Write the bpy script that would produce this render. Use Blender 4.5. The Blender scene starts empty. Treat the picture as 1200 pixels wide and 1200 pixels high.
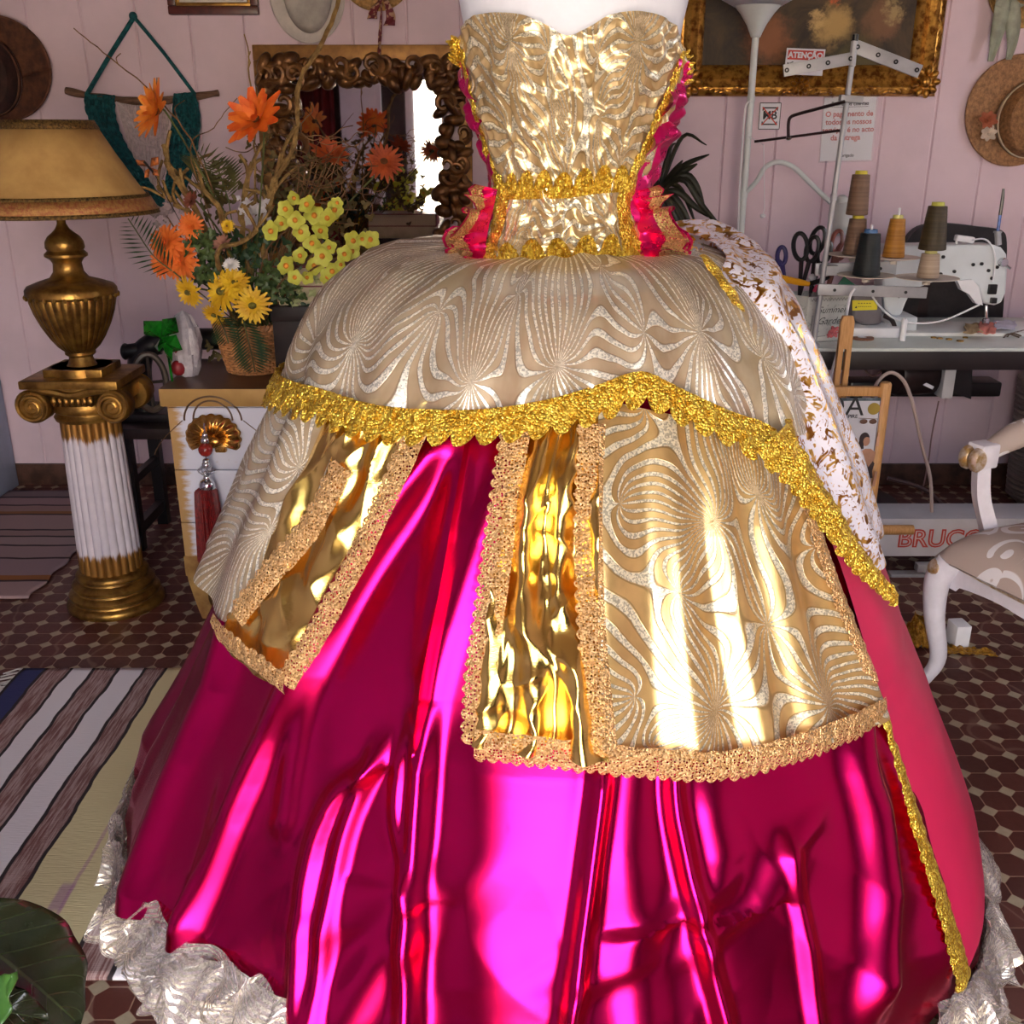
import bpy, bmesh, math, random
from math import sin, cos, pi, atan2, sqrt, radians as rad, exp
from mathutils import Vector as V, Matrix, noise as mn
SC = bpy.context.scene
COL = SC.collection
rng = random.Random(7)
# ---------------------------------------------------------------- camera
H = 1.45; TH = rad(20.3); F = 1200.0
CAM = V((0, 0, H)); FW = V((0, cos(TH), -sin(TH))); UP = V((0, sin(TH), cos(TH)))
cd = bpy.data.cameras.new('camera'); co = bpy.data.objects.new('camera', cd); COL.objects.link(co)
co.location = CAM; co.rotation_euler = (pi / 2 - TH, 0, 0)
cd.sensor_width = 36; cd.lens = 36 * F / 1200; cd.clip_start = .02
SC.camera = co
def ray(px, py): return FW + V(((px - 600) / F, 0, 0)) + UP * ((600 - py) / F)
def P(px, py, Y):            # point of the picture at the depth Y
    d = ray(px, py); return CAM + d * (Y / d.y)
def G(px, py, z=0.0):        # point of the picture at the height z
    d = ray(px, py); return CAM + d * ((z - H) / d.z)
def lin(c):
    return tuple(((x / 255) / 12.92 if x / 255 <= .04045 else ((x / 255 + .055) / 1.055) ** 2.4) for x in c[:3]) + (1,)
def lerp(a, b, t): return a + (b - a) * t
def interp(pts, x):          # piecewise linear
    if x <= pts[0][0]: return pts[0][1]
    for (x0, y0), (x1, y1) in zip(pts, pts[1:]):
        if x <= x1: return lerp(y0, y1, (x - x0) / (x1 - x0 + 1e-12))
    return pts[-1][1]
def N3(x, y, z): return mn.noise(V((x, y, z)))
def resample(pts, n):
    pts = [V(p) for p in pts]; L = [0]
    for a, b in zip(pts, pts[1:]): L.append(L[-1] + (b - a).length)
    out = []
    for i in range(n + 1):
        s = L[-1] * i / n
        for k in range(len(pts) - 1):
            if s <= L[k + 1] + 1e-9:
                out.append(pts[k].lerp(pts[k + 1], (s - L[k]) / max(1e-9, L[k + 1] - L[k]))); break
        else: out.append(pts[-1].copy())
    return out
def smooth(pts, sub=6):      # Catmull-Rom
    pts = [V(p) for p in pts]; q = [pts[0] * 2 - pts[1]] + pts + [pts[-1] * 2 - pts[-2]]; out = []
    for i in range(1, len(q) - 2):
        for k in range(sub):
            t = k / sub
            out.append(.5 * (2 * q[i] + (q[i + 1] - q[i - 1]) * t + (2 * q[i - 1] - 5 * q[i] + 4 * q[i + 1] - q[i + 2]) * t * t + (3 * q[i] - q[i - 1] - 3 * q[i + 1] + q[i + 2]) * t ** 3))
    out.append(pts[-1]); return out
# ---------------------------------------------------------------- mesh builder
ORG = {}
class MB:
    def __init__(s): s.v = []; s.f = []; s.uv = None
    def add(s, vs, fs):
        o = len(s.v); s.v += [V(p) for p in vs]; s.f += [tuple(i + o for i in f) for f in fs]; return s
    def box(s, c, size, rot=None, bev=0.0):
        bm = bmesh.new(); bmesh.ops.create_cube(bm, size=1)
        for v in bm.verts: v.co = V((v.co.x * size[0], v.co.y * size[1], v.co.z * size[2]))
        if bev > 0: bmesh.ops.bevel(bm, geom=bm.edges[:], offset=bev, segments=2, profile=.6, affect='EDGES')
        bm.verts.index_update()
        m = rot if rot is not None else Matrix.Identity(3)
        s.add([m @ v.co + V(c) for v in bm.verts], [[v.index for v in f.verts] for f in bm.faces]); bm.free(); return s
    def bb(s, lo, hi, bev=0.0):
        lo = V(lo); hi = V(hi); return s.box((lo + hi) / 2, hi - lo, None, bev)
    def tube(s, pts, r, seg=8, cap=True, flat=1.0):
        pts = [V(p) for p in pts]; n = len(pts)
        rs = r if isinstance(r, (list, tuple)) else [r] * n
        t0 = (pts[1] - pts[0]).normalized(); a = t0.orthogonal().normalized(); vs = []; fs = []
        for i in range(n):
            t = (pts[min(i + 1, n - 1)] - pts[max(i - 1, 0)])
            t = t.normalized() if t.length > 1e-9 else t0
            a = (a - t * a.dot(t)); a = a.normalized() if a.length > 1e-6 else t.orthogonal().normalized()
            b = t.cross(a)
            for k in range(seg):
                w = 2 * pi * k / seg; vs.append(pts[i] + a * cos(w) * rs[i] + b * sin(w) * rs[i] * flat)
        for i in range(n - 1):
            for k in range(seg):
                k2 = (k + 1) % seg; fs.append((i * seg + k, i * seg + k2, (i + 1) * seg + k2, (i + 1) * seg + k))
        if cap: fs.append(tuple(range(seg - 1, -1, -1))); fs.append(tuple((n - 1) * seg + k for k in range(seg)))
        return s.add(vs, fs)
    def lathe(s, prof, c, seg=32, ax=None, fn=None, sx=1.0, sy=1.0, cap=True):
        # prof = [(r, h)] about the direction ax (default +Z) through c
        c = V(c); z = V(ax).normalized() if ax is not None else V((0, 0, 1))
        x = V((1, 0, 0)) if abs(z.x) < .9 else V((0, 1, 0))
        x = (x - z * x.dot(z)).normalized(); y = z.cross(x); vs = []; fs = []; n = len(prof)
        for i, (r, h) in enumerate(prof):
            for k in range(seg):
                w = 2 * pi * k / seg; rr = r * (fn(w, i / (n - 1), r) if fn else 1)
                vs.append(c + x * cos(w) * rr * sx + y * sin(w) * rr * sy + z * h)
        for i in range(n - 1):
            for k in range(seg):
                k2 = (k + 1) % seg; fs.append((i * seg + k, i * seg + k2, (i + 1) * seg + k2, (i + 1) * seg + k))
        if cap:
            if prof[0][0] > 1e-5: fs.append(tuple(range(seg - 1, -1, -1)))
            if prof[-1][0] > 1e-5: fs.append(tuple((n - 1) * seg + k for k in range(seg)))
        return s.add(vs, fs)
    def ball(s, c, r, seg=12, rings=8, rot=None, fn=None):
        c = V(c); rx, ry, rz = r if isinstance(r, (list, tuple)) else (r, r, r); vs = []; fs = []
        m = rot if rot is not None else Matrix.Identity(3)
        for i in range(rings + 1):
            a = pi * i / rings
            for k in range(seg):
                w = 2 * pi * k / seg; d = V((sin(a) * cos(w), sin(a) * sin(w), cos(a))); q = fn(d) if fn else 1
                vs.append(c + m @ V((d.x * rx * q, d.y * ry * q, d.z * rz * q)))
        for i in range(rings):
            for k in range(seg):
                k2 = (k + 1) % seg; fs.append((i * seg + k, (i + 1) * seg + k, (i + 1) * seg + k2, i * seg + k2))
        return s.add(vs, fs)
    def grid(s, fn, nu, nv, uvfn=None):
        vs = []; fs = []
        for j in range(nv + 1):
            for i in range(nu + 1): vs.append(fn(i / nu, j / nv))
        for j in range(nv):
            for i in range(nu):
                a = j * (nu + 1) + i; fs.append((a, a + 1, a + nu + 2, a + nu + 1))
        return s.add(vs, fs)
    def prism(s, poly, o, ex, ey, depth):
        # outline poly [(a,b)] at o + a*ex + b*ey, extruded by the vector depth
        o = V(o); ex = V(ex); ey = V(ey); d = V(depth); n = len(poly)
        vs = [o + ex * a + ey * b for a, b in poly]; vs += [p + d for p in vs]
        fs = [tuple(range(n)), tuple(range(2 * n - 1, n - 1, -1))]
        fs += [(i, i + n, (i + 1) % n + n, (i + 1) % n) for i in range(n)]
        return s.add(vs, fs)
    def pxprism(s, poly, Y, depth):     # outline in the plane Y, going back by depth
        vs = [P(a, b, Y) for a, b in poly]; n = len(vs); d = V((0, depth, 0))
        vs2 = vs + [p + d for p in vs]
        fs = [tuple(range(n)), tuple(range(2 * n - 1, n - 1, -1))] + [(i, i + n, (i + 1) % n + n, (i + 1) % n) for i in range(n)]
        return s.add(vs2, fs)
    def build(s, name, mat, parent=None, flat=False, uvs=None, org=None, solid=0):
        lo = V((min(p[i] for p in s.v) for i in range(3))); hi = V((max(p[i] for p in s.v) for i in range(3)))
        if parent is not None: o = ORG[parent.name]
        else: o = V(org) if org is not None else V(((lo.x + hi.x) / 2, (lo.y + hi.y) / 2, lo.z))
        me = bpy.data.meshes.new(name); me.from_pydata([p - o for p in s.v], [], s.f); me.update()
        bm = bmesh.new(); bm.from_mesh(me)
        if uvs is None and len(bm.faces) < 60000: bmesh.ops.recalc_face_normals(bm, faces=bm.faces)
        bm.to_mesh(me); bm.free()
        if uvs is not None:
            ul = me.uv_layers.new(name='UVMap')
            for l in me.loops: ul.data[l.index].uv = uvs[l.vertex_index]
        if not flat:
            me.polygons.foreach_set('use_smooth', [True] * len(me.polygons))
            try: me.set_sharp_from_angle(angle=rad(40))
            except Exception: pass
        me.materials.append(mat)
        ob = bpy.data.objects.new(name, me); COL.objects.link(ob)
        if parent is not None: ob.parent = parent
        else: ob.location = o
        ORG[ob.name] = o
        if solid:
            m = ob.modifiers.new('thickness', 'SOLIDIFY'); m.thickness = solid; m.offset = 0
        return ob
def tag(o, label, cat, group=None, kind=None):
    if label: o['label'] = label
    if cat: o['category'] = cat
    if group: o['group'] = group
    if kind: o['kind'] = kind
    return o
def structure(o): o['kind'] = 'structure'; return o
def thing(name, loc, label, cat, group=None):
    o = bpy.data.objects.new(name, None); COL.objects.link(o); o.location = V(loc); o.empty_display_size = .05
    ORG[o.name] = V(loc); return tag(o, label, cat, group)
def dup(o, loc, rot=None, scale=None, label=None, parent=None):
    c = o.copy(); COL.objects.link(c)
    if parent is None:
        c.location = loc
        if rot is not None: c.rotation_euler = rot
        if scale is not None: c.scale = (scale, scale, scale)
        if label: c['label'] = label
    else: c.parent = parent
    for ch in o.children: dup(ch, None, parent=c)
    return c
def text_mb(mb, s, o, ex, ey, size, nrm, bold=0.0, align='CENTER', depth=.0006, shear=0.0):
    cu = bpy.data.curves.new('lettering', 'FONT'); cu.body = s; cu.size = size; cu.align_x = align; cu.align_y = 'CENTER'
    cu.offset = bold; cu.shear = shear; cu.extrude = 0; cu.resolution_u = 3
    ob = bpy.data.objects.new('lettering', cu); COL.objects.link(ob)
    dg = bpy.context.evaluated_depsgraph_get(); me = ob.evaluated_get(dg).to_mesh()
    o = V(o); ex = V(ex); ey = V(ey); nrm = V(nrm)
    mb.add([o + ex * v.co.x + ey * v.co.y + nrm * depth for v in me.vertices], [tuple(p.vertices) for p in me.polygons])
    ob.evaluated_get(dg).to_mesh_clear(); bpy.data.objects.remove(ob); bpy.data.curves.remove(cu); return mb
# ---------------------------------------------------------------- materials
class NT:
    def __init__(s, name):
        s.m = bpy.data.materials.new(name); s.m.use_nodes = True; s.t = s.m.node_tree; s.n = s.t.nodes; s.n.clear()
        s.out = s.n.new('ShaderNodeOutputMaterial')
    def node(s, kind, **kw):
        x = s.n.new('ShaderNode' + kind)
        for k, v in kw.items():
            if k.startswith('i_'):
                kk = k[2:].replace('_', ' ')
                s.set(x.inputs[kk], v)
            elif k.startswith('n_'): s.set(x.inputs[int(k[2:])], v)
            else: setattr(x, k, v)
        return x
    def set(s, inp, v):
        if hasattr(v, 'is_output') or isinstance(v, bpy.types.NodeSocket): s.t.links.new(v, inp)
        else: inp.default_value = v
    def math(s, op, a, b=0.0, c=0.0, clamp=False):
        x = s.n.new('ShaderNodeMath'); x.operation = op; x.use_clamp = clamp
        s.set(x.inputs[0], a); s.set(x.inputs[1], b); s.set(x.inputs[2], c); return x.outputs[0]
    def mix(s, f, a, b):
        x = s.n.new('ShaderNodeMix'); x.data_type = 'RGBA'; s.set(x.inputs[0], f); s.set(x.inputs[6], a); s.set(x.inputs[7], b); return x.outputs[2]
    def noise(s, vec, scale, detail=2.0, rough=.5, dist=0.0):
        x = s.n.new('ShaderNodeTexNoise'); s.set(x.inputs['Vector'], vec); x.inputs['Scale'].default_value = scale
        x.inputs['Detail'].default_value = detail; x.inputs['Roughness'].default_value = rough; x.inputs['Distortion'].default_value = dist; return x.outputs['Fac']
    def vor(s, vec, scale, out='Distance', feature='F1'):
        x = s.n.new('ShaderNodeTexVoronoi'); x.feature = feature; s.set(x.inputs['Vector'], vec); x.inputs['Scale'].default_value = scale; return x.outputs[out]
    def ramp(s, f, stops):
        x = s.n.new('ShaderNodeValToRGB'); e = x.color_ramp.elements
        while len(e) < len(stops): e.new(.5)
        for q, (p, c) in zip(e, stops): q.position = p; q.color = c
        s.set(x.inputs[0], f); return x.outputs[0]
    def step(s, x, e0, e1):
        y = s.n.new('ShaderNodeMapRange'); y.interpolation_type = 'SMOOTHSTEP'; s.set(y.inputs[0], x); y.inputs[1].default_value = e0; y.inputs[2].default_value = e1; return y.outputs[0]
    def co(s, which='Object'): return s.node('TexCoord').outputs[which]
    def pos(s): return s.node('NewGeometry').outputs['Position']
    def bump(s, h, strength=.3, dist=.01, nrm=None):
        x = s.n.new('ShaderNodeBump'); s.set(x.inputs['Height'], h); x.inputs['Strength'].default_value = strength; x.inputs['Distance'].default_value = dist
        if nrm is not None: s.set(x.inputs['Normal'], nrm)
        return x.outputs[0]
    def bsdf(s, **kw):
        b = s.n.new('ShaderNodeBsdfPrincipled')
        for k, v in kw.items(): s.set(b.inputs[k.replace('_', ' ')], v)
        return b
    def done(s, b, alpha=None):
        o = b.outputs[0]
        if alpha is not None:
            tr = s.n.new('ShaderNodeBsdfTransparent'); mx = s.n.new('ShaderNodeMixShader'); s.set(mx.inputs[0], alpha)
            s.t.links.new(tr.outputs[0], mx.inputs[1]); s.t.links.new(o, mx.inputs[2]); o = mx.outputs[0]
        s.t.links.new(o, s.out.inputs[0]); return s.m
MC = {}
def M(name, c, rough=.5, metal=0.0, var=.12, vs=9.0, bump=0.0, bs=60.0, stretch=None, c2=None, coat=0.0, emit=None, spec=.5, trans=0.0, sheen=0.0):
    if name in MC: return MC[name]
    t = NT(name); co_ = t.co()
    if stretch: mp = t.node('Mapping'); t.set(mp.inputs[0], co_); mp.inputs['Scale'].default_value = stretch; co_ = mp.outputs[0]
    A = lin(c); B = lin(c2) if c2 else tuple(x * (1 - 2 * var) for x in A[:3]) + (1,)
    A2 = A if c2 else tuple(min(1, x * (1 + var)) for x in A[:3]) + (1,)
    n = t.noise(co_, vs, 4, .6); n = t.step(n, .3, .7)
    b = t.bsdf(Base_Color=t.mix(n, B, A2), Roughness=rough, Metallic=metal)
    b.inputs['Specular IOR Level'].default_value = spec
    if coat: b.inputs['Coat Weight'].default_value = coat; b.inputs['Coat Roughness'].default_value = .1
    if trans: b.inputs['Transmission Weight'].default_value = trans
    if sheen: b.inputs['Sheen Weight'].default_value = sheen
    if bump: t.set(b.inputs['Normal'], t.bump(t.noise(co_, bs, 4, .6), bump, .01))
    MC[name] = t.done(b); return MC[name]
SKY = 7.0; SUN = 20.0; SUNROT = (rad(40), 0, rad(160)); EXPO = 1.15
# ================================================================ THE ROOM
YW = 4.28; XL = -2.2; XR = 2.75; YF = -1.5; ZC = 2.85
m_wall = M('pink_panelling', (218, 194, 205), .55, var=.04, vs=3, bump=.05, bs=40)
# ---- floor of small octagons and squares
t = NT('octagon_tiles'); p = t.pos(); sx = t.node('SeparateXYZ', i_Vector=p)
PT = .0735
def cell(v, off): 
    q = t.math('FRACT', t.math('ADD', t.math('DIVIDE', v, PT), off)); return t.math('ABSOLUTE', t.math('SUBTRACT', q, .5)), t.math('FLOOR', t.math('ADD', t.math('DIVIDE', v, PT), off))
ax, ix = cell(sx.outputs[0], .18); ay, iy = cell(sx.outputs[1], .4)
dsum = t.math('ADD', ax, ay); mx = t.math('MAXIMUM', ax, ay)
octm = t.math('MULTIPLY', t.step(dsum, .715, .700), t.step(mx, .487, .474))
sqm = t.step(dsum, .722, .737)
cid = t.node('CombineXYZ', i_X=ix, i_Y=iy)
wn = t.node('TexWhiteNoise', noise_dimensions='3D', i_Vector=cid.outputs[0]).outputs['Value']
nz = t.noise(p, 55, 5, .7); big = t.noise(p, 2.3, 3, .6)
red = t.mix(wn, lin((82, 40, 33)), lin((104, 54, 44))); red = t.mix(t.math('MULTIPLY', nz, .5), red, lin((66, 30, 26)))
scr = t.node('TexWave', wave_type='BANDS', i_Vector=p, i_Scale=1.7, i_Distortion=14.0, i_Detail=3.0).outputs['Fac']
red = t.mix(t.math('MULTIPLY', t.step(scr, .985, 1.0), .35), red, lin((150, 120, 105)))
bei = t.mix(nz, lin((186, 172, 145)), lin((150, 136, 112)))
base = t.mix(octm, lin((150, 118, 98)), red); base = t.mix(sqm, base, bei)
base = t.mix(t.math('MULTIPLY', t.step(big, .45, .75), .22), base, lin((70, 45, 36)))
hgt = t.math('MAXIMUM', octm, sqm)
b = t.bsdf(Base_Color=base, Roughness=t.math('ADD', .34, t.math('MULTIPLY', nz, .25)), Normal=t.bump(hgt, .25, .002))
m_floor = t.done(b)
mb = MB(); mb.bb((XL - .1, YF - .1, -.08), (XR + .1, YW + .1, 0)); structure(mb.build('floor', m_floor, flat=True))
mb = MB(); mb.bb((XL - .1, YF - .1, ZC), (XR + .1, YW + .1, ZC + .08)); structure(mb.build('ceiling', M('ceiling_paint', (150, 132, 124), .8, var=.03)))
# ---- grooved back wall
mb = MB(); sp = .205; prof = []; x = XL - .1 + .055
prof.append((XL - .12, YW))
while x < XR + .1:
    prof += [(x - .006, YW), (x - .002, YW + .007), (x + .002, YW + .007), (x + .006, YW)]; x += sp
prof += [(XR + .12, YW), (XR + .12, YW + .1), (XL - .12, YW + .1)]
n = len(prof); vs = [(a, c, -.02) for a, c in prof] + [(a, c, ZC + .02) for a, c in prof]
mb.add(vs, [(i, (i + 1) % n, (i + 1) % n + n, i + n) for i in range(n)]); structure(mb.build('wall_back', m_wall, flat=True))
m_wl = M('left_wall_paint', (150, 138, 158), .7, var=.05, vs=3); m_wr = M('right_wall_paint', (206, 184, 190), .7, var=.05, vs=3)
mb = MB(); mb.bb((XL - .1, YF - .1, -.02), (XL, YW + .1, ZC + .02)); structure(mb.build('wall_left', m_wl))
WY0, WY1, WZ0, WZ1 = 2.55, 3.05, 1.35, 2.0     # unseen opening added in the right wall to brighten the right side
mb = MB(); mb.bb((XR, YF - .1, -.02), (XR + .1, WY0, ZC + .02)); mb.bb((XR, WY1, -.02), (XR + .1, YW + .1, ZC + .02)); mb.bb((XR, WY0, -.02), (XR + .1, WY1, WZ0)); mb.bb((XR, WY0, WZ1), (XR + .1, WY1, ZC + .02)); structure(mb.build('wall_right', m_wr))
mb = MB()
for lo, hi in (((WY0, WZ0), (WY1, WZ0 + .05)), ((WY0, WZ1 - .05), (WY1, WZ1)), ((WY0, WZ0 + .05), (WY0 + .05, WZ1 - .05)), ((WY1 - .05, WZ0 + .05), (WY1, WZ1 - .05)), (((WY0 + WY1) / 2 - .02, WZ0 + .05), ((WY0 + WY1) / 2 + .02, WZ1 - .05))): mb.bb((XR + .02, lo[0], lo[1]), (XR + .07, hi[0], hi[1]))
structure(mb.build('added_window_1', M('added_window_paint', (226, 224, 228), .4, var=.03)))  # frame of the window added for side light
# street front: stained wall with the wide open shop doorway the daylight comes through
m_fw = M('stained_plaster', (74, 62, 58), .85, var=.3, vs=3, bump=.2, bs=12)
DX0, DX1, DZ = -.92, .92, 2.35
mb = MB(); mb.bb((XL - .1, YF - .15, -.02), (DX0, YF, ZC + .02)); mb.bb((DX1, YF - .15, -.02), (XR + .1, YF, ZC + .02)); mb.bb((DX0, YF - .15, DZ), (DX1, YF, ZC + .02))
structure(mb.build('wall_front', m_fw))
mb = MB(); m_fr = M('white_door_paint', (226, 224, 228), .4, var=.03)
for xx in (DX0, DX1): mb.bb((xx - .05, YF - .17, 0), (xx + .03, YF + .02, DZ), .004)
mb.bb((DX0 - .05, YF - .17, DZ - .03), (DX1 + .03, YF + .02, DZ + .05), .004); structure(mb.build('trim_1', m_fr))
# white door leaf folded back against the front wall and a dark red curtain (seen in the mirror)
mb = MB(); mb.bb((-1.55, YF + .05, .02), (-1.18, YF + .09, 1.98), .004)
for zz in (.15, .8, 1.4): mb.bb((-1.5, YF + .09, zz), (-1.23, YF + .1, zz + .5), .004)
structure(mb.build('door_1', m_fr))
mb = MB(); mb.grid(lambda u, v: V((-2.1 + .5 * u, YF + .1 + .025 * sin(u * 40), .1 + 1.75 * v)), 80, 4)
tag(mb.build('curtain', M('dark_red_cloth', (105, 22, 22), .8, var=.2), solid=.004), 'dark red curtain hanging beside the shop door behind the camera', 'curtain')
# baseboard and the painted casing in the left corner
m_bb = M('brown_baseboard', (84, 56, 45), .5, var=.3, vs=14, bump=.1)
mb = MB(); mb.bb((XL, YW - .018, 0), (XR, YW + .001, .095), .003); structure(mb.build('baseboard_back', m_bb))
mb = MB(); mb.bb((XL, 3.72, 0), (XL + .035, YW - .02, 2.3), .004); structure(mb.build('trim_2', M('blue_grey_casing', (150, 160, 182), .5, var=.06)))
mb = MB(); mb.bb((XR - .018, YF, 0), (XR + .001, YW - .02, .095), .003); structure(mb.build('baseboard_right', m_bb))
# ---- the street outside
mb = MB(); mb.bb((-9, -13, -.25), (9, YF - .16, -.1)); structure(mb.build('street_pavement', M('pale_paving', (176, 166, 152), .9, var=.12, vs=1.5)))
mb = MB(); mb.bb((-9, -13.3, -.25), (9, -13, 3.4)); structure(mb.build('street_facade', M('sunlit_render', (214, 196, 170), .9, var=.08, vs=1)))
# ---- daylight
w = bpy.data.worlds.new('daylight_sky'); SC.world = w; w.use_nodes = True
bg = w.node_tree.nodes['Background']; bg.inputs[0].default_value = (.93, .96, 1.06, 1); bg.inputs[1].default_value = SKY
pl = bpy.data.lights.new('doorway_portal', 'AREA'); pl.shape = 'RECTANGLE'; pl.size = DX1 - DX0 - .06; pl.size_y = DZ - .05
pl.cycles.is_portal = True
po = bpy.data.objects.new('doorway_portal', pl); COL.objects.link(po); po.location = (0, YF - .1, DZ / 2); po.rotation_euler = (pi / 2, 0, 0)
p2 = bpy.data.lights.new('added_window_portal', 'AREA'); p2.shape = 'RECTANGLE'; p2.size = WY1 - WY0; p2.size_y = WZ1 - WZ0; p2.cycles.is_portal = True  # sky portal for the added side window
p2o = bpy.data.objects.new('added_window_portal', p2); COL.objects.link(p2o); p2o.location = (XR + .09, (WY0 + WY1) / 2, (WZ0 + WZ1) / 2); p2o.rotation_euler = (pi / 2, 0, pi / 2)
sl = bpy.data.lights.new('sun', 'SUN'); sl.energy = SUN; sl.angle = rad(.6); sl.color = (1, .95, .86)
so = bpy.data.objects.new('sun', sl); COL.objects.link(so); so.rotation_euler = SUNROT
vs_ = SC.view_settings; vs_.view_transform = 'Standard'; vs_.look = 'None'; vs_.exposure = EXPO; vs_.gamma = 1; vs_.use_curve_mapping = False
# ================================================================ THE GOWN: surfaces
CX, CY = .09, 1.75
def closest(px, py):
    d = ray(px, py); h = d.x * d.x + d.y * d.y; t = (CX * d.x + CY * d.y) / h
    return abs(CX * d.y - CY * d.x) / sqrt(h), H + t * d.z
LEFT = [(592, 300), (560, 303), (510, 306), (470, 308), (438, 322), (405, 356), (372, 412), (347, 470), (318, 545), (283, 620), (255, 690), (238, 760), (205, 850), (172, 930), (148, 990), (140, 1040), (142, 1080)]
RIGHT = [(735, 300), (770, 300), (800, 303), (835, 316), (868, 345), (905, 400), (942, 470), (978, 545), (1010, 635), (1040, 725), (1062, 785), (1082, 840), (1107, 930), (1116, 962), (1135, 1037), (1142, 1090), (1143, 1130)]
def mkprof(pts):
    q = sorted([closest(*p)[::-1] for p in pts]); r = q[-1][1]; out = []
    for z, R in reversed(q): r = max(r, R); out.append((z, r))
    return sorted(out)
PL = mkprof(LEFT) + [(1.2635, .09)]; PR = mkprof(RIGHT) + [(1.2645, .09)]
ZT = max(PL[-1][0], PR[-1][0])
class Skirt:
    def R(s, th, z): l = interp(PL, z); r = interp(PR, z); return l + (r - l) * (.5 + .5 * sin(th))
    def pt(s, th, z, off=0.0):
        R = s.R(th, z); u = min(1, max(0, (z - 1.0) / .25)) ** 2
        k = off * sqrt(1 - .75 * u); return V((CX + (R + k) * sin(th), CY - (R + k) * cos(th), z + off * .8 * u))
    def f(s, p, off): th = atan2(p.x - CX, CY - p.y); return sqrt((p.x - CX) ** 2 + (p.y - CY) ** 2) - s.R(th, p.z) - off, th
    zr = (0, 9)
TROWS = [(-90, 520, 826), (-20, 530, 816), (20, 537, 806), (50, 543, 800), (85, 549, 794), (130, 560, 783), (170, 572, 770), (200, 580, 758), (230, 584, 750), (260, 579, 752), (290, 570, 758), (330, 556, 772)]
TP = []
for y_, a_, b_ in TROWS:
    A_ = P(a_, y_, CY); B_ = P(b_, y_, CY); TP.append((A_.z, (A_.x + B_.x) / 2, (B_.x - A_.x) / 2))
TP.sort(); TC = [(z, c) for z, c, _ in TP]; TA = [(z, a) for z, _, a in TP]
BUST = [(P(600, 70, 1.6)), (P(742, 66, 1.6))]
class Torso:
    def ab(s, th, z):
        c = interp(TC, z); a = interp(TA, z); b = a * .74; k = 0
        x = c + a * sin(th)
        if cos(th) > 0:
            for q in BUST: k += .034 * exp(-((x - q.x) / .052) ** 2 - ((z - q.z) / (.05 if z > q.z else .06)) ** 2) * min(1, cos(th) * 1.6)
        return c, a, b, k
    def pt(s, th, z, off=0.0):
        c, a, b, k = s.ab(th, z); return V((c + (a + off) * sin(th), CY - (b + off + k) * cos(th), z))
    def f(s, p, off):
        c, a, b, _ = s.ab(0, p.z); th = atan2((p.x - c) / a, (CY - p.y) / b); c, a, b, k = s.ab(th, p.z); b += k
        return (sqrt(((p.x - c) / (a + off)) ** 2 + ((CY - p.y) / (b + off)) ** 2) - 1) * a, th
SK = Skirt(); TO = Torso()
def hit(S, px, py, off=0.0):
    d = ray(px, py); best = None; t = .5; pf = None
    while t < 2.7:
        p = CAM + d * t; f, th = S.f(p, off)
        if best is None or f < best[0]: best = (f, th, p.z)
        if f < 0:
            a, b = t - .02, t
            for _ in range(18):
                m = (a + b) / 2
                if S.f(CAM + d * m, off)[0] < 0: b = m
                else: a = m
            p = CAM + d * b; return S.f(p, off)[1], p.z
        t += .02
    return best[1], best[2]
def tz(S, q, off):
    if q[0] == 't': return (rad(q[1]), q[2])
    return hit(S, q[0], q[1], off)
def path(S, pts, n, off=0.0, curve=True):
    w = [V(tz(S, q, off) + (0,)) for q in pts]
    return resample(smooth(w, 5) if curve and len(w) > 2 else w, n)
UK = .62
def patch(name, S, A, B, mat, parent, off, nu, nv, disp=None, curve=True, scallop=None, label=None, solid=0, offB=None):
    # cloth between two lines drawn over the surface S; u runs along the lines, v from A to B
    a = path(S, A, nu, off, curve); b = path(S, B, nu, off if offB is None else offB, curve); vs = []; uvs = []
    for j in range(nv + 1):
        for i in range(nu + 1):
            u = i / nu; v = j / nv; vv = v
            if scallop:
                vv = v * (1 + scallop(u) * v)
            th = lerp(a[i].x, b[i].x, vv); z = lerp(a[i].y, b[i].y, vv)
            o = lerp(off, off if offB is None else offB, v)
            if disp: o += disp(u, v, th, z)
            vs.append(S.pt(th, z, o)); uvs.append((th * UK, z))
    mb = MB(); mb.v = vs
    for j in range(nv):
        for i in range(nu):
            q = j * (nu + 1) + i; mb.f.append((q, q + nu + 1, q + nu + 2, q + 1))
    ob = mb.build(name, mat, parent, uvs=uvs, solid=solid)
    if label: ob['label'] = label
    return ob
def uvof(S, px, py, off=0.0): th, z = hit(S, px, py, off); return th * UK, z
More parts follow.
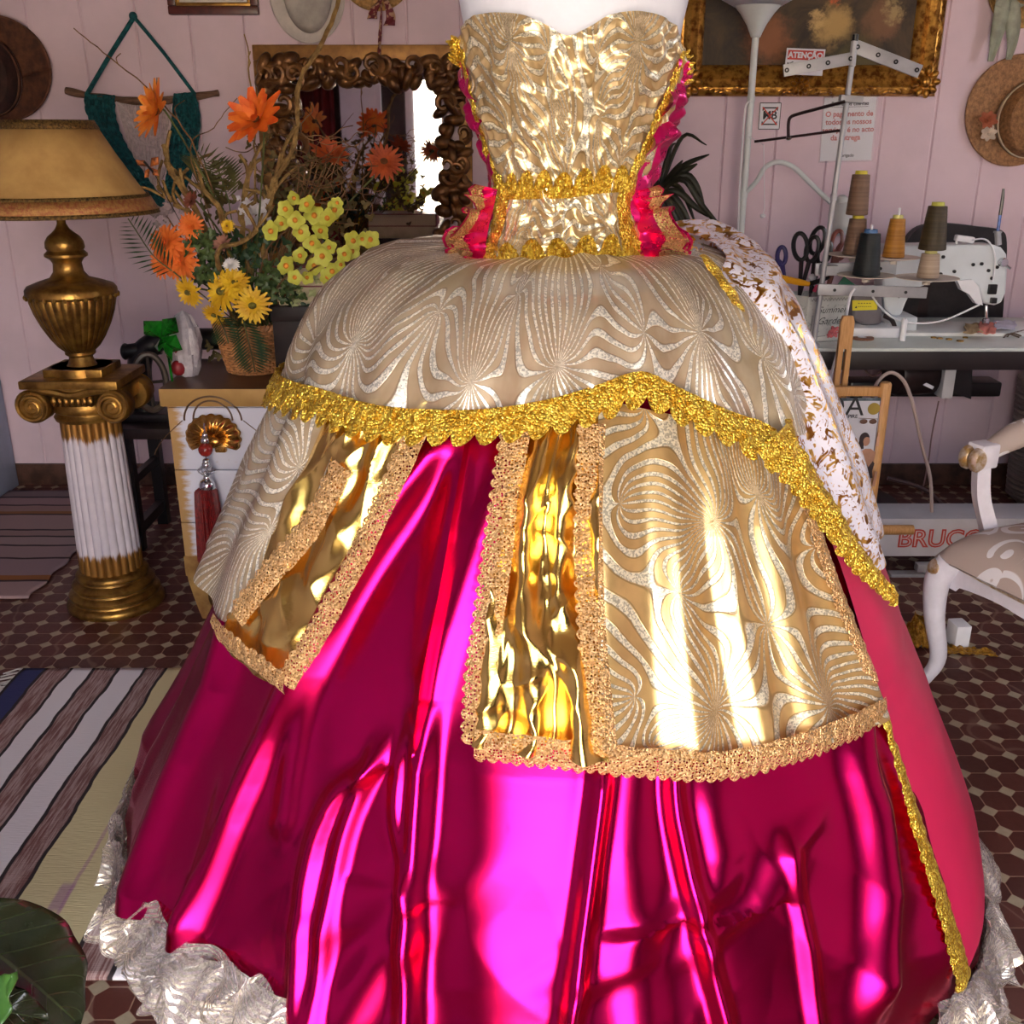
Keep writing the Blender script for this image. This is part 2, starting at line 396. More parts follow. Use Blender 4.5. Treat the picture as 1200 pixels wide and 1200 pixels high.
# ---------------------------------------------------------------- cloth materials
def swirl(name, centres, base, base2, stripe, alpha, metal=.75, warp=.05, rough=.42, thr=.25, twist=0.0):
    t = NT(name); uv = t.node('UVMap').outputs[0]; pos = t.co()
    nz = t.node('TexNoise', i_Vector=uv, i_Scale=6.0, i_Detail=1.5); d = t.node('VectorMath', operation='SUBTRACT', n_0=nz.outputs['Color'], n_1=(.5, .5, .5))
    d2 = t.node('VectorMath', operation='SCALE', n_0=d.outputs[0]); d2.inputs['Scale'].default_value = warp
    q = t.node('VectorMath', operation='ADD', n_0=uv, n_1=d2.outputs[0]); sp_ = t.node('SeparateXYZ', i_Vector=q.outputs[0]); ph = None; near = None
    for (cu, cv, n) in centres:
        du = t.math('SUBTRACT', sp_.outputs[0], cu); dv = t.math('SUBTRACT', sp_.outputs[1], cv)
        a = t.math('MULTIPLY', t.math('ARCTAN2', dv, du), n); ph = a if ph is None else t.math('ADD', ph, a)
        r2 = t.math('ADD', t.math('MULTIPLY', du, du), t.math('MULTIPLY', dv, dv)); near = r2 if near is None else t.math('MINIMUM', near, r2)
    s_ = t.math('ADD', t.math('SINE', ph), t.math('MULTIPLY', t.math('SUBTRACT', t.noise(uv, 11, 3, .6), .5), 1.5)); st = t.step(s_, thr - .14, thr + .14)
    edge = t.math('MULTIPLY', t.step(s_, thr - .5, thr - .2), t.step(s_, thr, thr - .15))
    gl = t.node('TexVoronoi', i_Vector=pos, i_Scale=420.0); gl2 = t.vor(pos, 900)
    glc = t.node('SeparateColor', i_Color=gl.outputs['Color']).outputs[0]
    base_c = t.mix(t.step(t.noise(uv, 14, 3, .6), .35, .65), lin(base), lin(base2))
    sc_ = t.mix(t.step(glc, .2, .7), tuple(x * .5 for x in lin(stripe)[:3]) + (1,), lin(stripe))
    col = t.mix(st, t.mix(t.math('MULTIPLY', edge, .45), base_c, lin((96, 74, 46))), sc_)
    weave = t.noise(pos, 500, 1)
    hh = t.math('ADD', t.math('MULTIPLY', st, t.math('ADD', .8, t.math('MULTIPLY', glc, .55))), t.math('MULTIPLY', t.math('SUBTRACT', 1, st), t.math('MULTIPLY', weave, .12)))
    b = t.bsdf(Base_Color=col, Metallic=t.math('ADD', metal, t.math('MULTIPLY', st, max(.4, metal - .3) - metal)), Roughness=t.math('ADD', rough, t.math('MULTIPLY', st, .30 - rough)), Normal=t.bump(hh, .5, .0022))
    if alpha < 1: return t.done(b, t.math('ADD', alpha, t.math('MULTIPLY', st, 1 - alpha)))
    return t.done(b)
def foil(name, c, rough=.16, ns=.0, metal=1.0):
    t = NT(name); pos = t.co(); n = t.noise(pos, 30, 4, .65); fine = t.node('Mapping'); t.set(fine.inputs[0], pos); fine.inputs['Scale'].default_value = (30, 30, 260)
    n2 = t.noise(fine.outputs[0], 5, 2)
    if ns is None: return t.done(t.bsdf(Base_Color=lin(c), Metallic=metal, Roughness=rough))
    b = t.bsdf(Base_Color=lin(c), Metallic=metal, Roughness=t.math('ADD', rough, t.math('MULTIPLY', n, .12)), Normal=t.bump(t.math('ADD', n, t.math('MULTIPLY', n2, .35)), .10 + ns, .004))
    return t.done(b)
def glitter(name, c, c2, scale=330, rough=.3, holes=None, metal=.88):
    t = NT(name); pos = t.co(); v = t.node('TexVoronoi', i_Vector=pos, i_Scale=float(scale)); g = t.node('SeparateColor', i_Color=v.outputs['Color']).outputs[0]
    n = t.noise(pos, 60, 3)
    col = t.mix(t.step(g, .2, .9), lin(c2), lin(c))
    h = t.math('ADD', t.math('MULTIPLY', g, .8), t.math('MULTIPLY', v.outputs['Distance'], -.6))
    b = t.bsdf(Base_Color=col, Metallic=metal, Roughness=rough, Normal=t.bump(t.math('ADD', h, n), 1.0, .0045))
    if holes:
        vd = t.node('TexVoronoi', i_Vector=pos, i_Scale=float(holes)); vd.inputs['Randomness'].default_value = .55
        return t.done(b, t.step(vd.outputs['Distance'], .26, .34))
    return t.done(b)
# ================================================================ THE GOWN: parts
form = thing('dress_form', (CX, CY, 0), 'white padded dress form inside the ball gown, bare chest above the neckline', 'dress form')
mb = MB(); NTH = 72
def form_pt(u, v):
    z = lerp(1.14, 1.80, v); th = 2 * pi * u; p = TO.pt(th, z, -.006)
    if z > 1.68:
        k = (z - 1.68) / .12; c = interp(TC, z); s_ = sqrt(max(0, 1 - k * k)) * .72 + .28
        p.x = c + (p.x - c) * s_; p.y = CY + (p.y - CY) * s_
    return p
mb.grid(form_pt, NTH, 50); c_ = interp(TC, 1.8); 
mb.lathe([(.058, 1.785), (.052, 1.83), (.055, 1.9), (.05, 1.915), (0, 1.917)], (c_, CY, 0), 32)
for s_ in (-1, 1): mb.ball((c_ + s_ * .185, CY + .005, 1.725), (.05, .062, .075), 20, 12)
mb.build('torso', M('white_form_cloth', (232, 234, 244), .6, var=.02, vs=20, bump=.06, bs=30), form)
mb = MB(); mb.tube([(CX, CY, .03), (CX, CY, 1.16)], .018, 12); mb.build('pole', M('steel_pole', (120, 120, 124), .35, .9), form)
mb = MB(); mb.lathe([(0, 0), (.22, 0), (.22, .012), (.05, .03), (0, .032)], (CX, CY, 0), 40); mb.build('base', M('dark_metal', (40, 40, 44), .4, .8), form)

gown = thing('ball_gown', (CX, CY, 0), 'metallic pink and gold ball gown with puffed overskirt on the white dress form', 'gown')
# ---- skirt of pink foil: pleats follow the creases of the cloth
CRESTS = [  # crest drawn down the cloth, half width (m), height (m)
    ([(272, 740), (220, 880), (184, 980), (164, 1060)], .040, .036),
    ([(505, 530), (435, 640), (352, 780), (292, 910), (212, 1110)], .026, .036),
    ([(470, 560), (420, 660), (380, 760), (345, 860), (330, 960)], .022, .012),
    ([(600, 520), (556, 640), (520, 760), (497, 870), (487, 1000), (478, 1200)], .017, .030),
    ([(545, 510), (532, 590), (512, 690), (500, 780)], .026, .014),
    ([(482, 850), (466, 900), (462, 960), (476, 1025)], .012, .012),
    ([(440, 895), (395, 930), (364, 1000), (352, 1100), (352, 1200)], .018, .020),
    ([(432, 905), (410, 955), (395, 1010), (380, 1100), (368, 1200)], .013, .015),
    ([(622, 700), (622, 890), (622, 1040), (630, 1200)], .105, .022),
    ([(712, 700), (705, 890), (692, 1000), (664, 1200)], .014, .026),
    ([(752, 700), (742, 900), (738, 1010), (752, 1200)], .034, .016),
    ([(790, 700), (788, 900), (802, 1000), (820, 1080), (850, 1200)], .015, .026),
    ([(842, 960), (850, 1000), (846, 1020)], .03, .012),
    ([(925, 1000), (900, 1060), (858, 1080)], .02, .012),
    ([(925, 1000), (945, 1100), (960, 1200)], .014, .012),
    ([(995, 700), (1002, 870), (1020, 950), (1028, 1040), (1024, 1130)], .036, .038),
    ([(1060, 900), (1085, 1000), (1105, 1100)], .05, .012),
    ([(720, 1125), (740, 1090), (790, 1075)], .02, .012),
    ([(400, 1080), (440, 1050), (475, 1045)], .03, .010),
    ([(405, 1190), (440, 1130), (470, 1100)], .03, .012),
    ([(250, 950), (238, 1000), (225, 1060)], .02, .010)]
CR = []
for pts, w_, a_ in CRESTS:
    pl_ = path(SK, pts, 40, 0); q = sorted((p.y, p.x) for p in pl_); sl = (pl_[-1].x - pl_[0].x) / ((pl_[-1].y - pl_[0].y) or 1e-6)
    CR.append((q, w_, a_, q[0][0], q[-1][0], sl))
def folds(th, z):
    o = 0; R = SK.R(th, z)
    for q, w_, a_, z0, z1, sl in CR:
        fade = 1.0
        if z > z1: fade = exp(-((z - z1) / (w_ * 1.6)) ** 2)
        elif z < z0: fade = exp(-((z - z0) / (w_ * 1.6)) ** 2)
        if fade < .02: continue
        c = interp(q, z) + (sl * (z - z1) if z > z1 else sl * (z - z0) if z < z0 else 0)
        dd = (th - c) * R / sqrt(1 + (sl * R) ** 2) / w_
        if abs(dd) < 3: o += fade * a_ * exp(-abs(dd) ** (4.0 if w_ > .08 else 2.2))
    if th > -.36: o *= 1 - .8 * min(1, max(0, (z - .66) / .08))
    # gathered pleats elsewhere (back and sides)
    bk = min(1, max(0, (abs(th) - 1.25) / .4)); dn = min(1, max(.1, (1.2 - z) / .8))
    o += bk * .022 * dn * sin(th * 22 + 1.5 * sin(th * 5))
    x, y = th * .62, z
    o += dn * (.010 * N3(x * 5, y * 1.2, 3) + .005 * (1 - abs(N3(x * 7 + .4 * y, y * 2.0, 7)) * 2.2))
    low = min(1, max(0, (.62 - z) / .35))
    o += low * (.008 * (1 - 2 * abs(N3(x * 6 + y * 3, y * 5, 11))) + .004 * (1 - 2 * abs(N3(x * 10 - y * 6, y * 8, 13))))
    return o
HP = [tz(SK, q, 0) for q in ((140, 985), (152, 1040), (180, 1075), (222, 1105), (268, 1140), (312, 1172), (345, 1200))]
HP2 = [tz(SK, q, 0) for q in ((1096, 1200), (1122, 1165), (1146, 1120))]
HZP = sorted([(-3.2, .20), (-1.7, HP[0][1] - .02)] + [(t_, z_) for t_, z_ in HP] + [(-.35, HP[-1][1] - .05), (.35, .20)] + [(t_, z_) for t_, z_ in HP2] + [(1.6, .15), (1.9, .12), (3.2, .16)])
def hemz(th): return interp(HZP, th) + .008 * sin(th * 9)
mb = MB(); THS = [-pi + (pi - 1.65) * i / 90 for i in range(90)] + [-1.65 + 3.3 * i / 760 for i in range(760)] + [1.65 + (pi - 1.65) * i / 90 for i in range(91)]
NU = len(THS) - 1; NV = 230
def skirt_pt(u, v):
    th = THS[int(round(u * NU))]; z = lerp(1.24, hemz(th), v); return SK.pt(th, z, folds(th, z) - .012)
mb.grid(skirt_pt, NU, NV)
m_pink = foil('pink_foil', (222, 20, 98), .25, None)
mb.build('skirt', m_pink, gown, uvs=[(0, 0)] * len(mb.v))
# ---- gold foil panels
m_gold = foil('gold_foil', (255, 214, 118), .14, .05)
def gd(u, v, th, z): x = th * .62; return min(1, v * 4) * .010 * (1 - 2.2 * abs(N3(x * 13 + z * 3, z * 5, 21))) + min(1, v * 4) * (.007 * N3(x * 30, z * 9, 5) + .006 * (1 - 2 * abs(N3(x * 16, z * 14, 9))))
patch('gold_panel', SK, [(400, 470), (395, 475), (385, 484), (340, 570), (290, 660), (258, 742)], [(505, 465), (498, 480), (488, 505), (440, 600), (385, 710), (335, 806)], m_gold, gown, .018, 150, 90, lambda u, v, th, z: gd(u, v, th, z) * 1.3 * min(1, 5 * (1 - v) + .25) * min(1, u * 6 + .2) * min(1, (1 - u) * 6 + .2) + .010 * min(1, v * 4) * min(1, 5 * (1 - v) + .1) * (1 - 2 * abs(N3(u * 4 + v * 3, v * 2, 41))))
patch('gold_panel', SK, [(612, 450), (608, 480), (604, 510), (590, 600), (570, 740), (556, 868)], [(706, 450), (702, 480), (700, 500), (698, 620), (700, 760), (712, 884)], m_gold, gown, .026, 180, 80, lambda u, v, th, z: min(1, u * 4) * (gd(u, v, th, z) * 1.2 + .010 * sin(v * 17 + 2.4 * sin(u * 5) + u * 3) + .008 * (1 - 2 * abs(N3(u * 9, v * 3 + u * 2, 43)))))
# ---- swirl lace overskirts
def cen(S, pts): return [uvof(S, x, y) + (n,) for x, y, n in pts]
m_lace = swirl('champagne_swirl_lamee', cen(SK, [(822, 612, 28), (872, 572, 22), (830, 815, 26), (945, 800, 26), (790, 700, -14), (885, 720, -12), (750, 480, 13), (940, 640, 12), (725, 590, -9), (1010, 760, -8), (735, 800, 9), (900, 900, 7), (850, 500, -10), (760, 870, -8)]), (228, 190, 124), (204, 166, 108), (236, 224, 194), 1, .66, .08, .30, .4)
m_gauze = swirl('champagne_swirl_gauze', cen(SK, [(660, 430, 25), (560, 455, 22), (440, 420, 25), (408, 390, 12), (792, 400, 27), (705, 345, 12), (480, 335, 10), (610, 360, -12), (862, 420, 15), (880, 360, 12), (520, 395, -11), (742, 410, -10), (900, 470, 10), (340, 620, 19), (300, 560, 13), (290, 650, 16), (370, 540, 14), (620, 330, 9), (830, 330, -8), (350, 440, -9)]), (222, 202, 168), (194, 172, 136), (246, 240, 224), .58, .15, .10, .45, .42)
def pl2(u, v, th, z): x = th * .62; return .012 * sin(th * 26 + 2 * sin(z * 5)) * (.3 + v) + .008 * N3(x * 6, z * 5, 2)
patch('overskirt', SK, [(700, 470), (698, 560), (699, 640), (700, 760), (712, 884)], [(915, 505), (948, 590), (978, 680), (1008, 765), (1036, 838)], m_lace, gown, .026, 120, 90, lambda u, v, th, z: (.011 * sin(th * 34 + 3 * N3(th * 2, z * 2, 8)) * min(1, u * 2 + .2) + .008 * N3(th * 5, z * 4, 4)), label='right front overskirt panel of swirl patterned gold lame')
patch('overskirt', SK, [('t', -135, 1.08), ('t', -130, .95), ('t', -125, .80), ('t', -118, .72)], [(420, 470), (398, 540), (345, 640), (318, 670), (280, 725)], m_gauze, gown, .022, 80, 60, lambda u, v, th, z: .014 + .012 * sin(th * 20 + 3 * z) + .012 * N3(th * 5, z * 6, 6), label='left overskirt panel of swirl patterned gauze')
# peplum
WA = [('t', -170, 1.259), ('t', -110, 1.259), (530, 319), (590, 322), (660, 322), (730, 320), (790, 318), ('t', 100, 1.25)]
WB = [('t', -170, 1.06), ('t', -115, 1.05), (352, 468), (385, 484), (440, 500), (505, 506), (570, 504), (640, 495), (700, 480), (750, 466), (800, 484), (860, 505), (908, 510), ('t', 82, 1.0)]
def pepd(u, v, th, z): return .004 * (1 - 2 * abs(N3(th * 7 + z * 4, z * 11, 22))) * min(1, v * 5) + .020 * sin(pi * min(1, v)) + .008 * sin(th * 24 + 2 * sin(th * 3)) * (.25 + .75 * v) + .008 * N3(th * 5, z * 7, 12)
patch('peplum', SK, WA, WB, m_gauze, gown, .030, 240, 50, pepd)
# ---- trims
m_gt = glitter('gold_lace_trim', (255, 226, 96), (206, 152, 36), 300, .32, metal=.7)
m_bl = glitter('beige_lace', (250, 208, 150), (206, 156, 98), 330, .42, holes=210, metal=.55)
def td(a=.006): return lambda u, v, th, z: a * N3(th * 60, z * 60, 1) + a * .7 * N3(th * 130, z * 130, 5) + .003
def sc(n, a): return lambda u: a * (abs(sin(u * n * pi)) ** .6 - .5)
patch('gold_trim', SK, [('t', -150, 1.075), ('t', -105, 1.065), (348, 452), (385, 463), (440, 479), (505, 485), (570, 485), (640, 476), (700, 461), (752, 447), (800, 464), (860, 487), (900, 500), (930, 530)],
      [('t', -150, 1.03), ('t', -105, 1.02), (342, 484), (380, 496), (440, 513), (505, 517), (570, 516), (640, 508), (700, 494), (752, 478), (800, 496), (860, 520), (895, 540), (935, 560)], m_gt, gown, .050, 420, 8, td(), scallop=sc(46, .5), label='scalloped bright gold lace around the peplum hem')
def band(name, pts, w, mat, off, n, w2=None, lab=None, S=None, a=.004, scn=0, sca=0.3):
    S = S or SK; c = path(S, pts, n, off); vs = []; mb = MB(); K = 6; uvs = []
    P0 = [S.pt(p.x, p.y, off) for p in c]
    for i, p in enumerate(c):
        t_ = (P0[min(i + 1, n)] - P0[max(i - 1, 0)]).normalized(); q = P0[i]; nn = V((S.pt(p.x, p.y, off + .02) - q)).normalized(); s_ = t_.cross(nn).normalized()
        ww = w if w2 is None else lerp(w, w2, i / n)
        e = (1 + sca * (abs(sin(i / n * scn * pi)) - .5)) if scn else 1
        for k in range(K + 1):
            f = (k / K - .5) * 2; x = q + s_ * (f * ww / 2 * (e if f > 0 else 1))
            x += nn * (a * N3(x.x * 70, x.z * 70, x.y * 70) + .004 * (1 - f * f)); vs.append(x); uvs.append((0, 0))
    mb.v = vs
    for i in range(n):
        for k in range(K): o = i * (K + 1) + k; mb.f.append((o, o + 1, o + K + 2, o + K + 1))
    ob = mb.build(name, mat, gown, uvs=uvs)
    if lab: ob['label'] = lab
    return ob
band('beige_lace', [(604, 506), (590, 600), (572, 730), (562, 800), (560, 872)], .040, m_bl, .034, 160, lab='beige lace edging with eyelets', scn=26)
band('beige_lace', [(694, 500), (690, 600), (694, 740), (708, 882)], .036, m_bl, .044, 160, lab='beige lace edging with eyelets', scn=26)
band('beige_lace', [(556, 872), (610, 878), (680, 886), (760, 894), (850, 897), (930, 878), (990, 856), (1036, 832)], .044, m_bl, .036, 240, lab='beige lace edging with eyelets', scn=40)
band('beige_lace', [(488, 506), (452, 585), (410, 672), (372, 742), (334, 800)], .034, m_bl, .046, 160, lab='beige lace edging with eyelets', scn=24)
band('beige_lace', [(334, 802), (300, 776), (265, 748), (250, 728)], .034, m_bl, .048, 80, lab='beige lace edging with eyelets', scn=10)
band('beige_lace', [(402, 545), (362, 620), (320, 668), (278, 722)], .040, m_bl, .050, 120, lab='beige lace edging with eyelets', scn=14)
band('beige_lace', [(945, 588), (976, 680), (1000, 740), (1024, 800)], .026, m_bl, .036, 120, scn=16)
# ---- matte pink satin on the right side, its gold edging
m_satin = M('pink_satin', (214, 36, 88), .42, 0, var=.05, vs=4, spec=.3)
patch('satin_side_panel', SK, [(938, 560), (985, 660), (1022, 780), (1046, 860), (1085, 975), (1110, 1075), (1128, 1150)], [('t', 150, .95), ('t', 150, .8), ('t', 150, .6), ('t', 150, .45), ('t', 150, .3), ('t', 150, .2), ('t', 150, .16)], m_satin, gown, .012, 60, 60, lambda u, v, th, z: .008 * N3(th * 4, z * 4, 5) - .012 * exp(-((z - .64 - .05 * v) / .012) ** 2) * .35, label='smooth matte pink satin panel on the right side')
band('gold_trim', [(1038, 842), (1058, 910), (1080, 980), (1102, 1050), (1118, 1105), (1130, 1152)], .020, m_gt, .016, 140, .05, lab='gold lace edging beside the pink satin', scn=24)
# ---- white satin bustle with gold leaf print
t = NT('white_satin_gold_leaves'); uv = t.node('UVMap').outputs[0]; pos = t.co()
uv = pos; wv = t.node('TexNoise', i_Vector=uv, i_Scale=14.0, i_Detail=2.0)
dv = t.node('VectorMath', operation='SUBTRACT', n_0=wv.outputs['Color'], n_1=(.5, .5, .5)); ds = t.node('VectorMath', operation='SCALE', n_0=dv.outputs[0]); ds.inputs['Scale'].default_value = .045
q = t.node('VectorMath', operation='ADD', n_0=uv, n_1=ds.outputs[0])
a_ = t.noise(q.outputs[0], 40, 2, .5, 1.2); b_ = t.noise(q.outputs[0], 80, 1, .5, 2.0)
leaf = t.math('MAXIMUM', t.step(a_, .55, .58), t.math('MULTIPLY', t.step(b_, .58, .62), .9))
br = t.step(t.noise(uv, 45, 2), .42, .58)
col = t.mix(leaf, lin((240, 236, 246)), t.mix(br, lin((176, 116, 40)), lin((255, 204, 96))))
b = t.bsdf(Base_Color=col, Metallic=t.math('MULTIPLY', leaf, .9), Roughness=t.math('SUBTRACT', .34, t.math('MULTIPLY', leaf, .06)), Normal=t.bump(t.math('MULTIPLY', leaf, -1.0), .2, .001)); m_wsat = t.done(b)
patch('bustle_drape', SK, [(786, 292), (806, 297), (850, 345), (890, 405), (925, 470), (945, 520), (985, 610), (1030, 690)], [('t', 160, 1.262), ('t', 160, 1.24), ('t', 158, 1.2), ('t', 156, 1.12), ('t', 154, 1.05), ('t', 152, 1.0), ('t', 150, .92), ('t', 148, .84)], m_wsat, gown, .034, 130, 110,
      lambda u, v, th, z: .045 * sin(pi * min(1, v * 2.4)) ** .7 * min(1, u * 5) * (1 - .7 * max(0, (u - .6) / .4)) - .022 * max(0, (u - .68) / .32) + .008 * sin(v * 40 + u * 4) + .006 * N3(th * 9, z * 9, 3), label='white satin bustle with gold leaf print')
band('gold_trim', [(905, 512), (940, 560), (975, 610), (1005, 655), (1050, 704)], .062, m_gt, .064, 170, .022, lab='gold lace along the white bustle', scn=16, a=.008)
band('gold_trim', [(835, 330), (880, 395), (915, 455), (930, 520)], .022, m_gt, .046, 120, .03, scn=12)
# ---- organza ruffle at the hem
t = NT('white_organza_silver'); uv = t.node('UVMap').outputs[0]
wv = t.node('TexWave', wave_type='BANDS', bands_direction='Y', i_Vector=uv, i_Scale=22.0, i_Distortion=6.0, i_Detail=2.0, i_Detail_Scale=1.5).outputs['Fac']
st = t.step(wv, .45, .6); g = t.node('SeparateColor', i_Color=t.node('TexVoronoi', i_Vector=t.co(), i_Scale=380.0).outputs['Color']).outputs[0]
b = t.bsdf(Base_Color=t.mix(st, lin((216, 200, 202)), t.mix(g, lin((168, 158, 140)), lin((250, 244, 230)))), Metallic=t.math('MULTIPLY', st, .7), Roughness=.3, Normal=t.bump(t.math('MULTIPLY', st, t.math('ADD', .6, g)), .4, .002))
m_org = t.done(b, t.math('ADD', .30, t.math('MULTIPLY', st, .62)))
for ly, (dz0, dz1, am, ex, ph) in enumerate(((.005, -.13, .020, .026, 0), (.02, -.06, .018, .020, 2.1), (-.01, -.18, .018, .022, 4.0), (.012, -.10, .020, .030, 5.2))):
    mb = MB(); NU, NV = 1500, 12; uvs = []
    for j in range(NV + 1):
        for i in range(NU + 1):
            th = pi * (2 * i / NU - 1); v = j / NV; hz_ = hemz(th)
            k = th * 34 + ph + 2.6 * sin(th * 9 + ph) + 1.5 * sin(th * 17 + ph * 2) + 1.2 * N3(th * 8, ph, 2)
            z = max(.006, lerp(hz_ + dz0 + .02 * N3(th * 6, ph, 1), hz_ + dz1 + .05 * N3(th * 11, ph, 4) + .022 * cos(k), v))
            o = ex * v ** .7 + am * (.3 + v) * sin(k) + .016 * v * sin(2.3 * k + 1 + 3 * v) + .03 * (v + .2) * N3(th * 16, z * 12, ph)
            o -= max(0, .27 - z) * .32 * (1 if th < 0 else -.25); mb.v.append(SK.pt(th + .026 * v * cos(k) + .01 * sin(v * 7 + k), z, o + .006)); uvs.append((th * .8 + .02 * sin(k), v * .16 + .05 * sin(k * .5) + .03 * N3(th * 20, v * 3, ph)))
    for j in range(NV):
        for i in range(NU): o = j * (NU + 1) + i; mb.f.append((o, o + 1, o + NU + 2, o + NU + 1))
    mb.build('hem_ruffle', m_org, gown, uvs=uvs)
# ---- bodice
m_bod = swirl('champagne_swirl_bodice', cen(TO, [(592, 50, 30), (752, 46, 30), (650, 110, 12), (700, 140, -13), (606, 175, 16), (722, 195, 16), (660, 215, -12), (662, 150, -10), (565, 120, -9), (785, 115, -9), (620, 270, 16), (705, 265, 16), (660, 292, -12), (640, 60, -8), (700, 70, -8)]), (230, 200, 146), (206, 174, 120), (232, 220, 190), 1, .60, .05, .30, .35)
def bd(u, v, th, z): x = th * .15; return .0035 * (1 - 2.4 * abs(N3(x * 40 + z * 22, z * 34 - x * 8, 51))) + .005 * (1 - 2.2 * abs(N3(x * 24 + z * 8, z * 20, 31))) + .004 * N3(x * 50, z * 16, 33) + (.004 * (1 - 2 * abs(N3(x * 20, z * 60, 35))) * min(1, max(0, (v - .62) * 5)))
TOPL = [(541, 62), (543, 35), (556, 20), (580, 15), (612, 18), (640, 30), (664, 42), (690, 32), (718, 17), (755, 14), (785, 26), (799, 48), (801, 70)]
BOT = [(566, 304), (580, 310), (600, 314), (640, 318), (665, 318), (690, 318), (725, 316), (748, 310)]
patch('bodice', TO, TOPL, BOT, m_bod, gown, .006, 200, 200, bd)
def sd(u, v, th, z): return .010 + .010 * sin(z * 120 + 3 * sin(th * 4)) * (.5 + .5 * sin(z * 31)) + .008 * N3(th * 4, z * 24, 4) + .006 * N3(th * 8, z * 50, 9)
m_ps = foil('pink_foil_gathered', (236, 30, 120), .22, .03, metal=.72)
patch('side_gathers', TO, [('t', -70, 1.555), ('t', -66, 1.45), ('t', -66, 1.30), ('t', -66, 1.20)], [('t', -180, 1.54), ('t', -180, 1.45), ('t', -180, 1.30), ('t', -180, 1.20)], m_ps, gown, .002, 90, 40, sd, label='gathered pink foil on the left side of the bodice')
patch('side_gathers', TO, [('t', 58, 1.555), ('t', 48, 1.45), ('t', 44, 1.30), ('t', 48, 1.20)], [('t', 180, 1.54), ('t', 180, 1.45), ('t', 180, 1.30), ('t', 180, 1.20)], m_ps, gown, .003, 90, 40, lambda u, v, th, z: sd(u, v, th, z) * 1.3, label='gathered pink foil on the right side of the bodice')
ES, EW, EN = 1, 1, 1
band('gold_trim', [(541, 58), (546, 90), (556, 130), (566, 165), (576, 195), (583, 222)], .016, m_gt, .012, 90, .022, S=TO, scn=14)
band('gold_trim', [(802, 62), (790, 100), (775, 135), (760, 170), (746, 200), (738, 225)], .018, m_gt, .014, 90, .024, S=TO, scn=14)
band('gold_trim', [(584, 215), (586, 240), (580, 268), (574, 290), (570, 306)], .036, m_gt, .014, 70, .044, S=TO)
band('gold_trim', [(737, 222), (734, 240), (736, 268), (742, 290), (748, 308)], .034, m_gt, .014, 70, .044, S=TO)
patch('gold_trim', TO, [(578, 236), (600, 234), (630, 233), (665, 232), (700, 227), (738, 224)], [(580, 214), (600, 212), (630, 209), (665, 211), (700, 204), (738, 203)], m_gt, gown, .014, 160, 7, td(.005), scallop=sc(8, .9), label='scalloped gold lace at the waist')
patch('gold_trim', TO, [(566, 315), (600, 318), (640, 319), (665, 319), (700, 318), (752, 313)], [(566, 294), (600, 294), (640, 290), (665, 292), (700, 287), (752, 288)], m_gt, gown, .018, 160, 7, td(.006), scallop=sc(7, .9), label='scalloped gold lace at the lower edge of the bodice')
# gold tassels of trim sticking out at the underarms
for xs, lab in (((538, 58, -1)), ''), ((803, 76, 1), ''):
    pass
for (x0, y0, sgn) in ((540, 64, -1), (800, 82, 1)):
    mb = MB()
    for k in range(16):
        p = P(x0 + sgn * rng.uniform(-4, 2), y0 + rng.uniform(-14, 20), CY - .03); d = V((sgn * rng.uniform(.006, .022), rng.uniform(-.02, .01), rng.uniform(.0, .02)))
        mb.tube([p, p + d * .6, p + d], [.003, .004, .0015], 5)
    mb.build('gold_tassel', m_gt, gown)
# flared side ruffles of pink foil with beige lace edges
def wing(pts_in, pts_out, sgn):
    a = resample(smooth([P(x, y, CY - .06) for x, y in pts_in], 5), 60); b = resample(smooth([P(x, y, CY - .10) for x, y in pts_out], 5), 60); mb = MB(); lc = MB()
    def fn(u, v):
        i = int(round(u * 60)); p = a[i].lerp(b[i], v); k = u * 30 + 2 * sin(u * 9)
        return p + V((sgn * .010 * v * sin(k * 1.7), .030 * v * sin(k) + .01 * N3(p.x * 40, p.z * 40, 1), .012 * v * cos(k * 1.3)))
    mb.grid(lambda u, v: fn(u, v), 60, 12); mb.build('side_ruffle', m_ps, gown, uvs=[(0, 0)] * len(mb.v))
    lc.grid(lambda u, v: fn(u, .52 + .40 * v) + V((0, -.010, 0)), 60, 6); lc.build('beige_lace', m_bl, gown, uvs=[(0, 0)] * len(lc.v))
wing([(583, 222), (578, 245), (572, 270), (570, 295), (585, 314)], [(556, 225), (548, 245), (536, 265), (524, 285), (545, 316)], -1)
wing([(744, 225), (742, 250), (745, 275), (750, 296), (752, 314)], [(772, 226), (786, 244), (796, 268), (806, 290), (778, 314)], 1)
# ================================================================ LEFT SIDE
def R3(ax, a): return Matrix.Rotation(a, 3, ax)
def px(Y, z): return (Y * cos(TH) + (H - z) * sin(TH)) / F      # metres per pixel there
m_ag = M('antique_gold', (176, 134, 66), .36, .85, var=.3, vs=18, bump=.12, bs=90, c2=(112, 78, 36))
m_ag2 = M('worn_gold_paint', (186, 146, 84), .48, .35, vs=14, bump=.08, bs=70, c2=(140, 100, 54))
m_dkw = M('dark_wood', (34, 22, 20), .4, var=.3, vs=12)
m_blk = M('black_enamel', (18, 16, 18), .35, var=.2)
m_brass = M('polished_brass', (214, 172, 92), .24, .95, var=.15, vs=20)
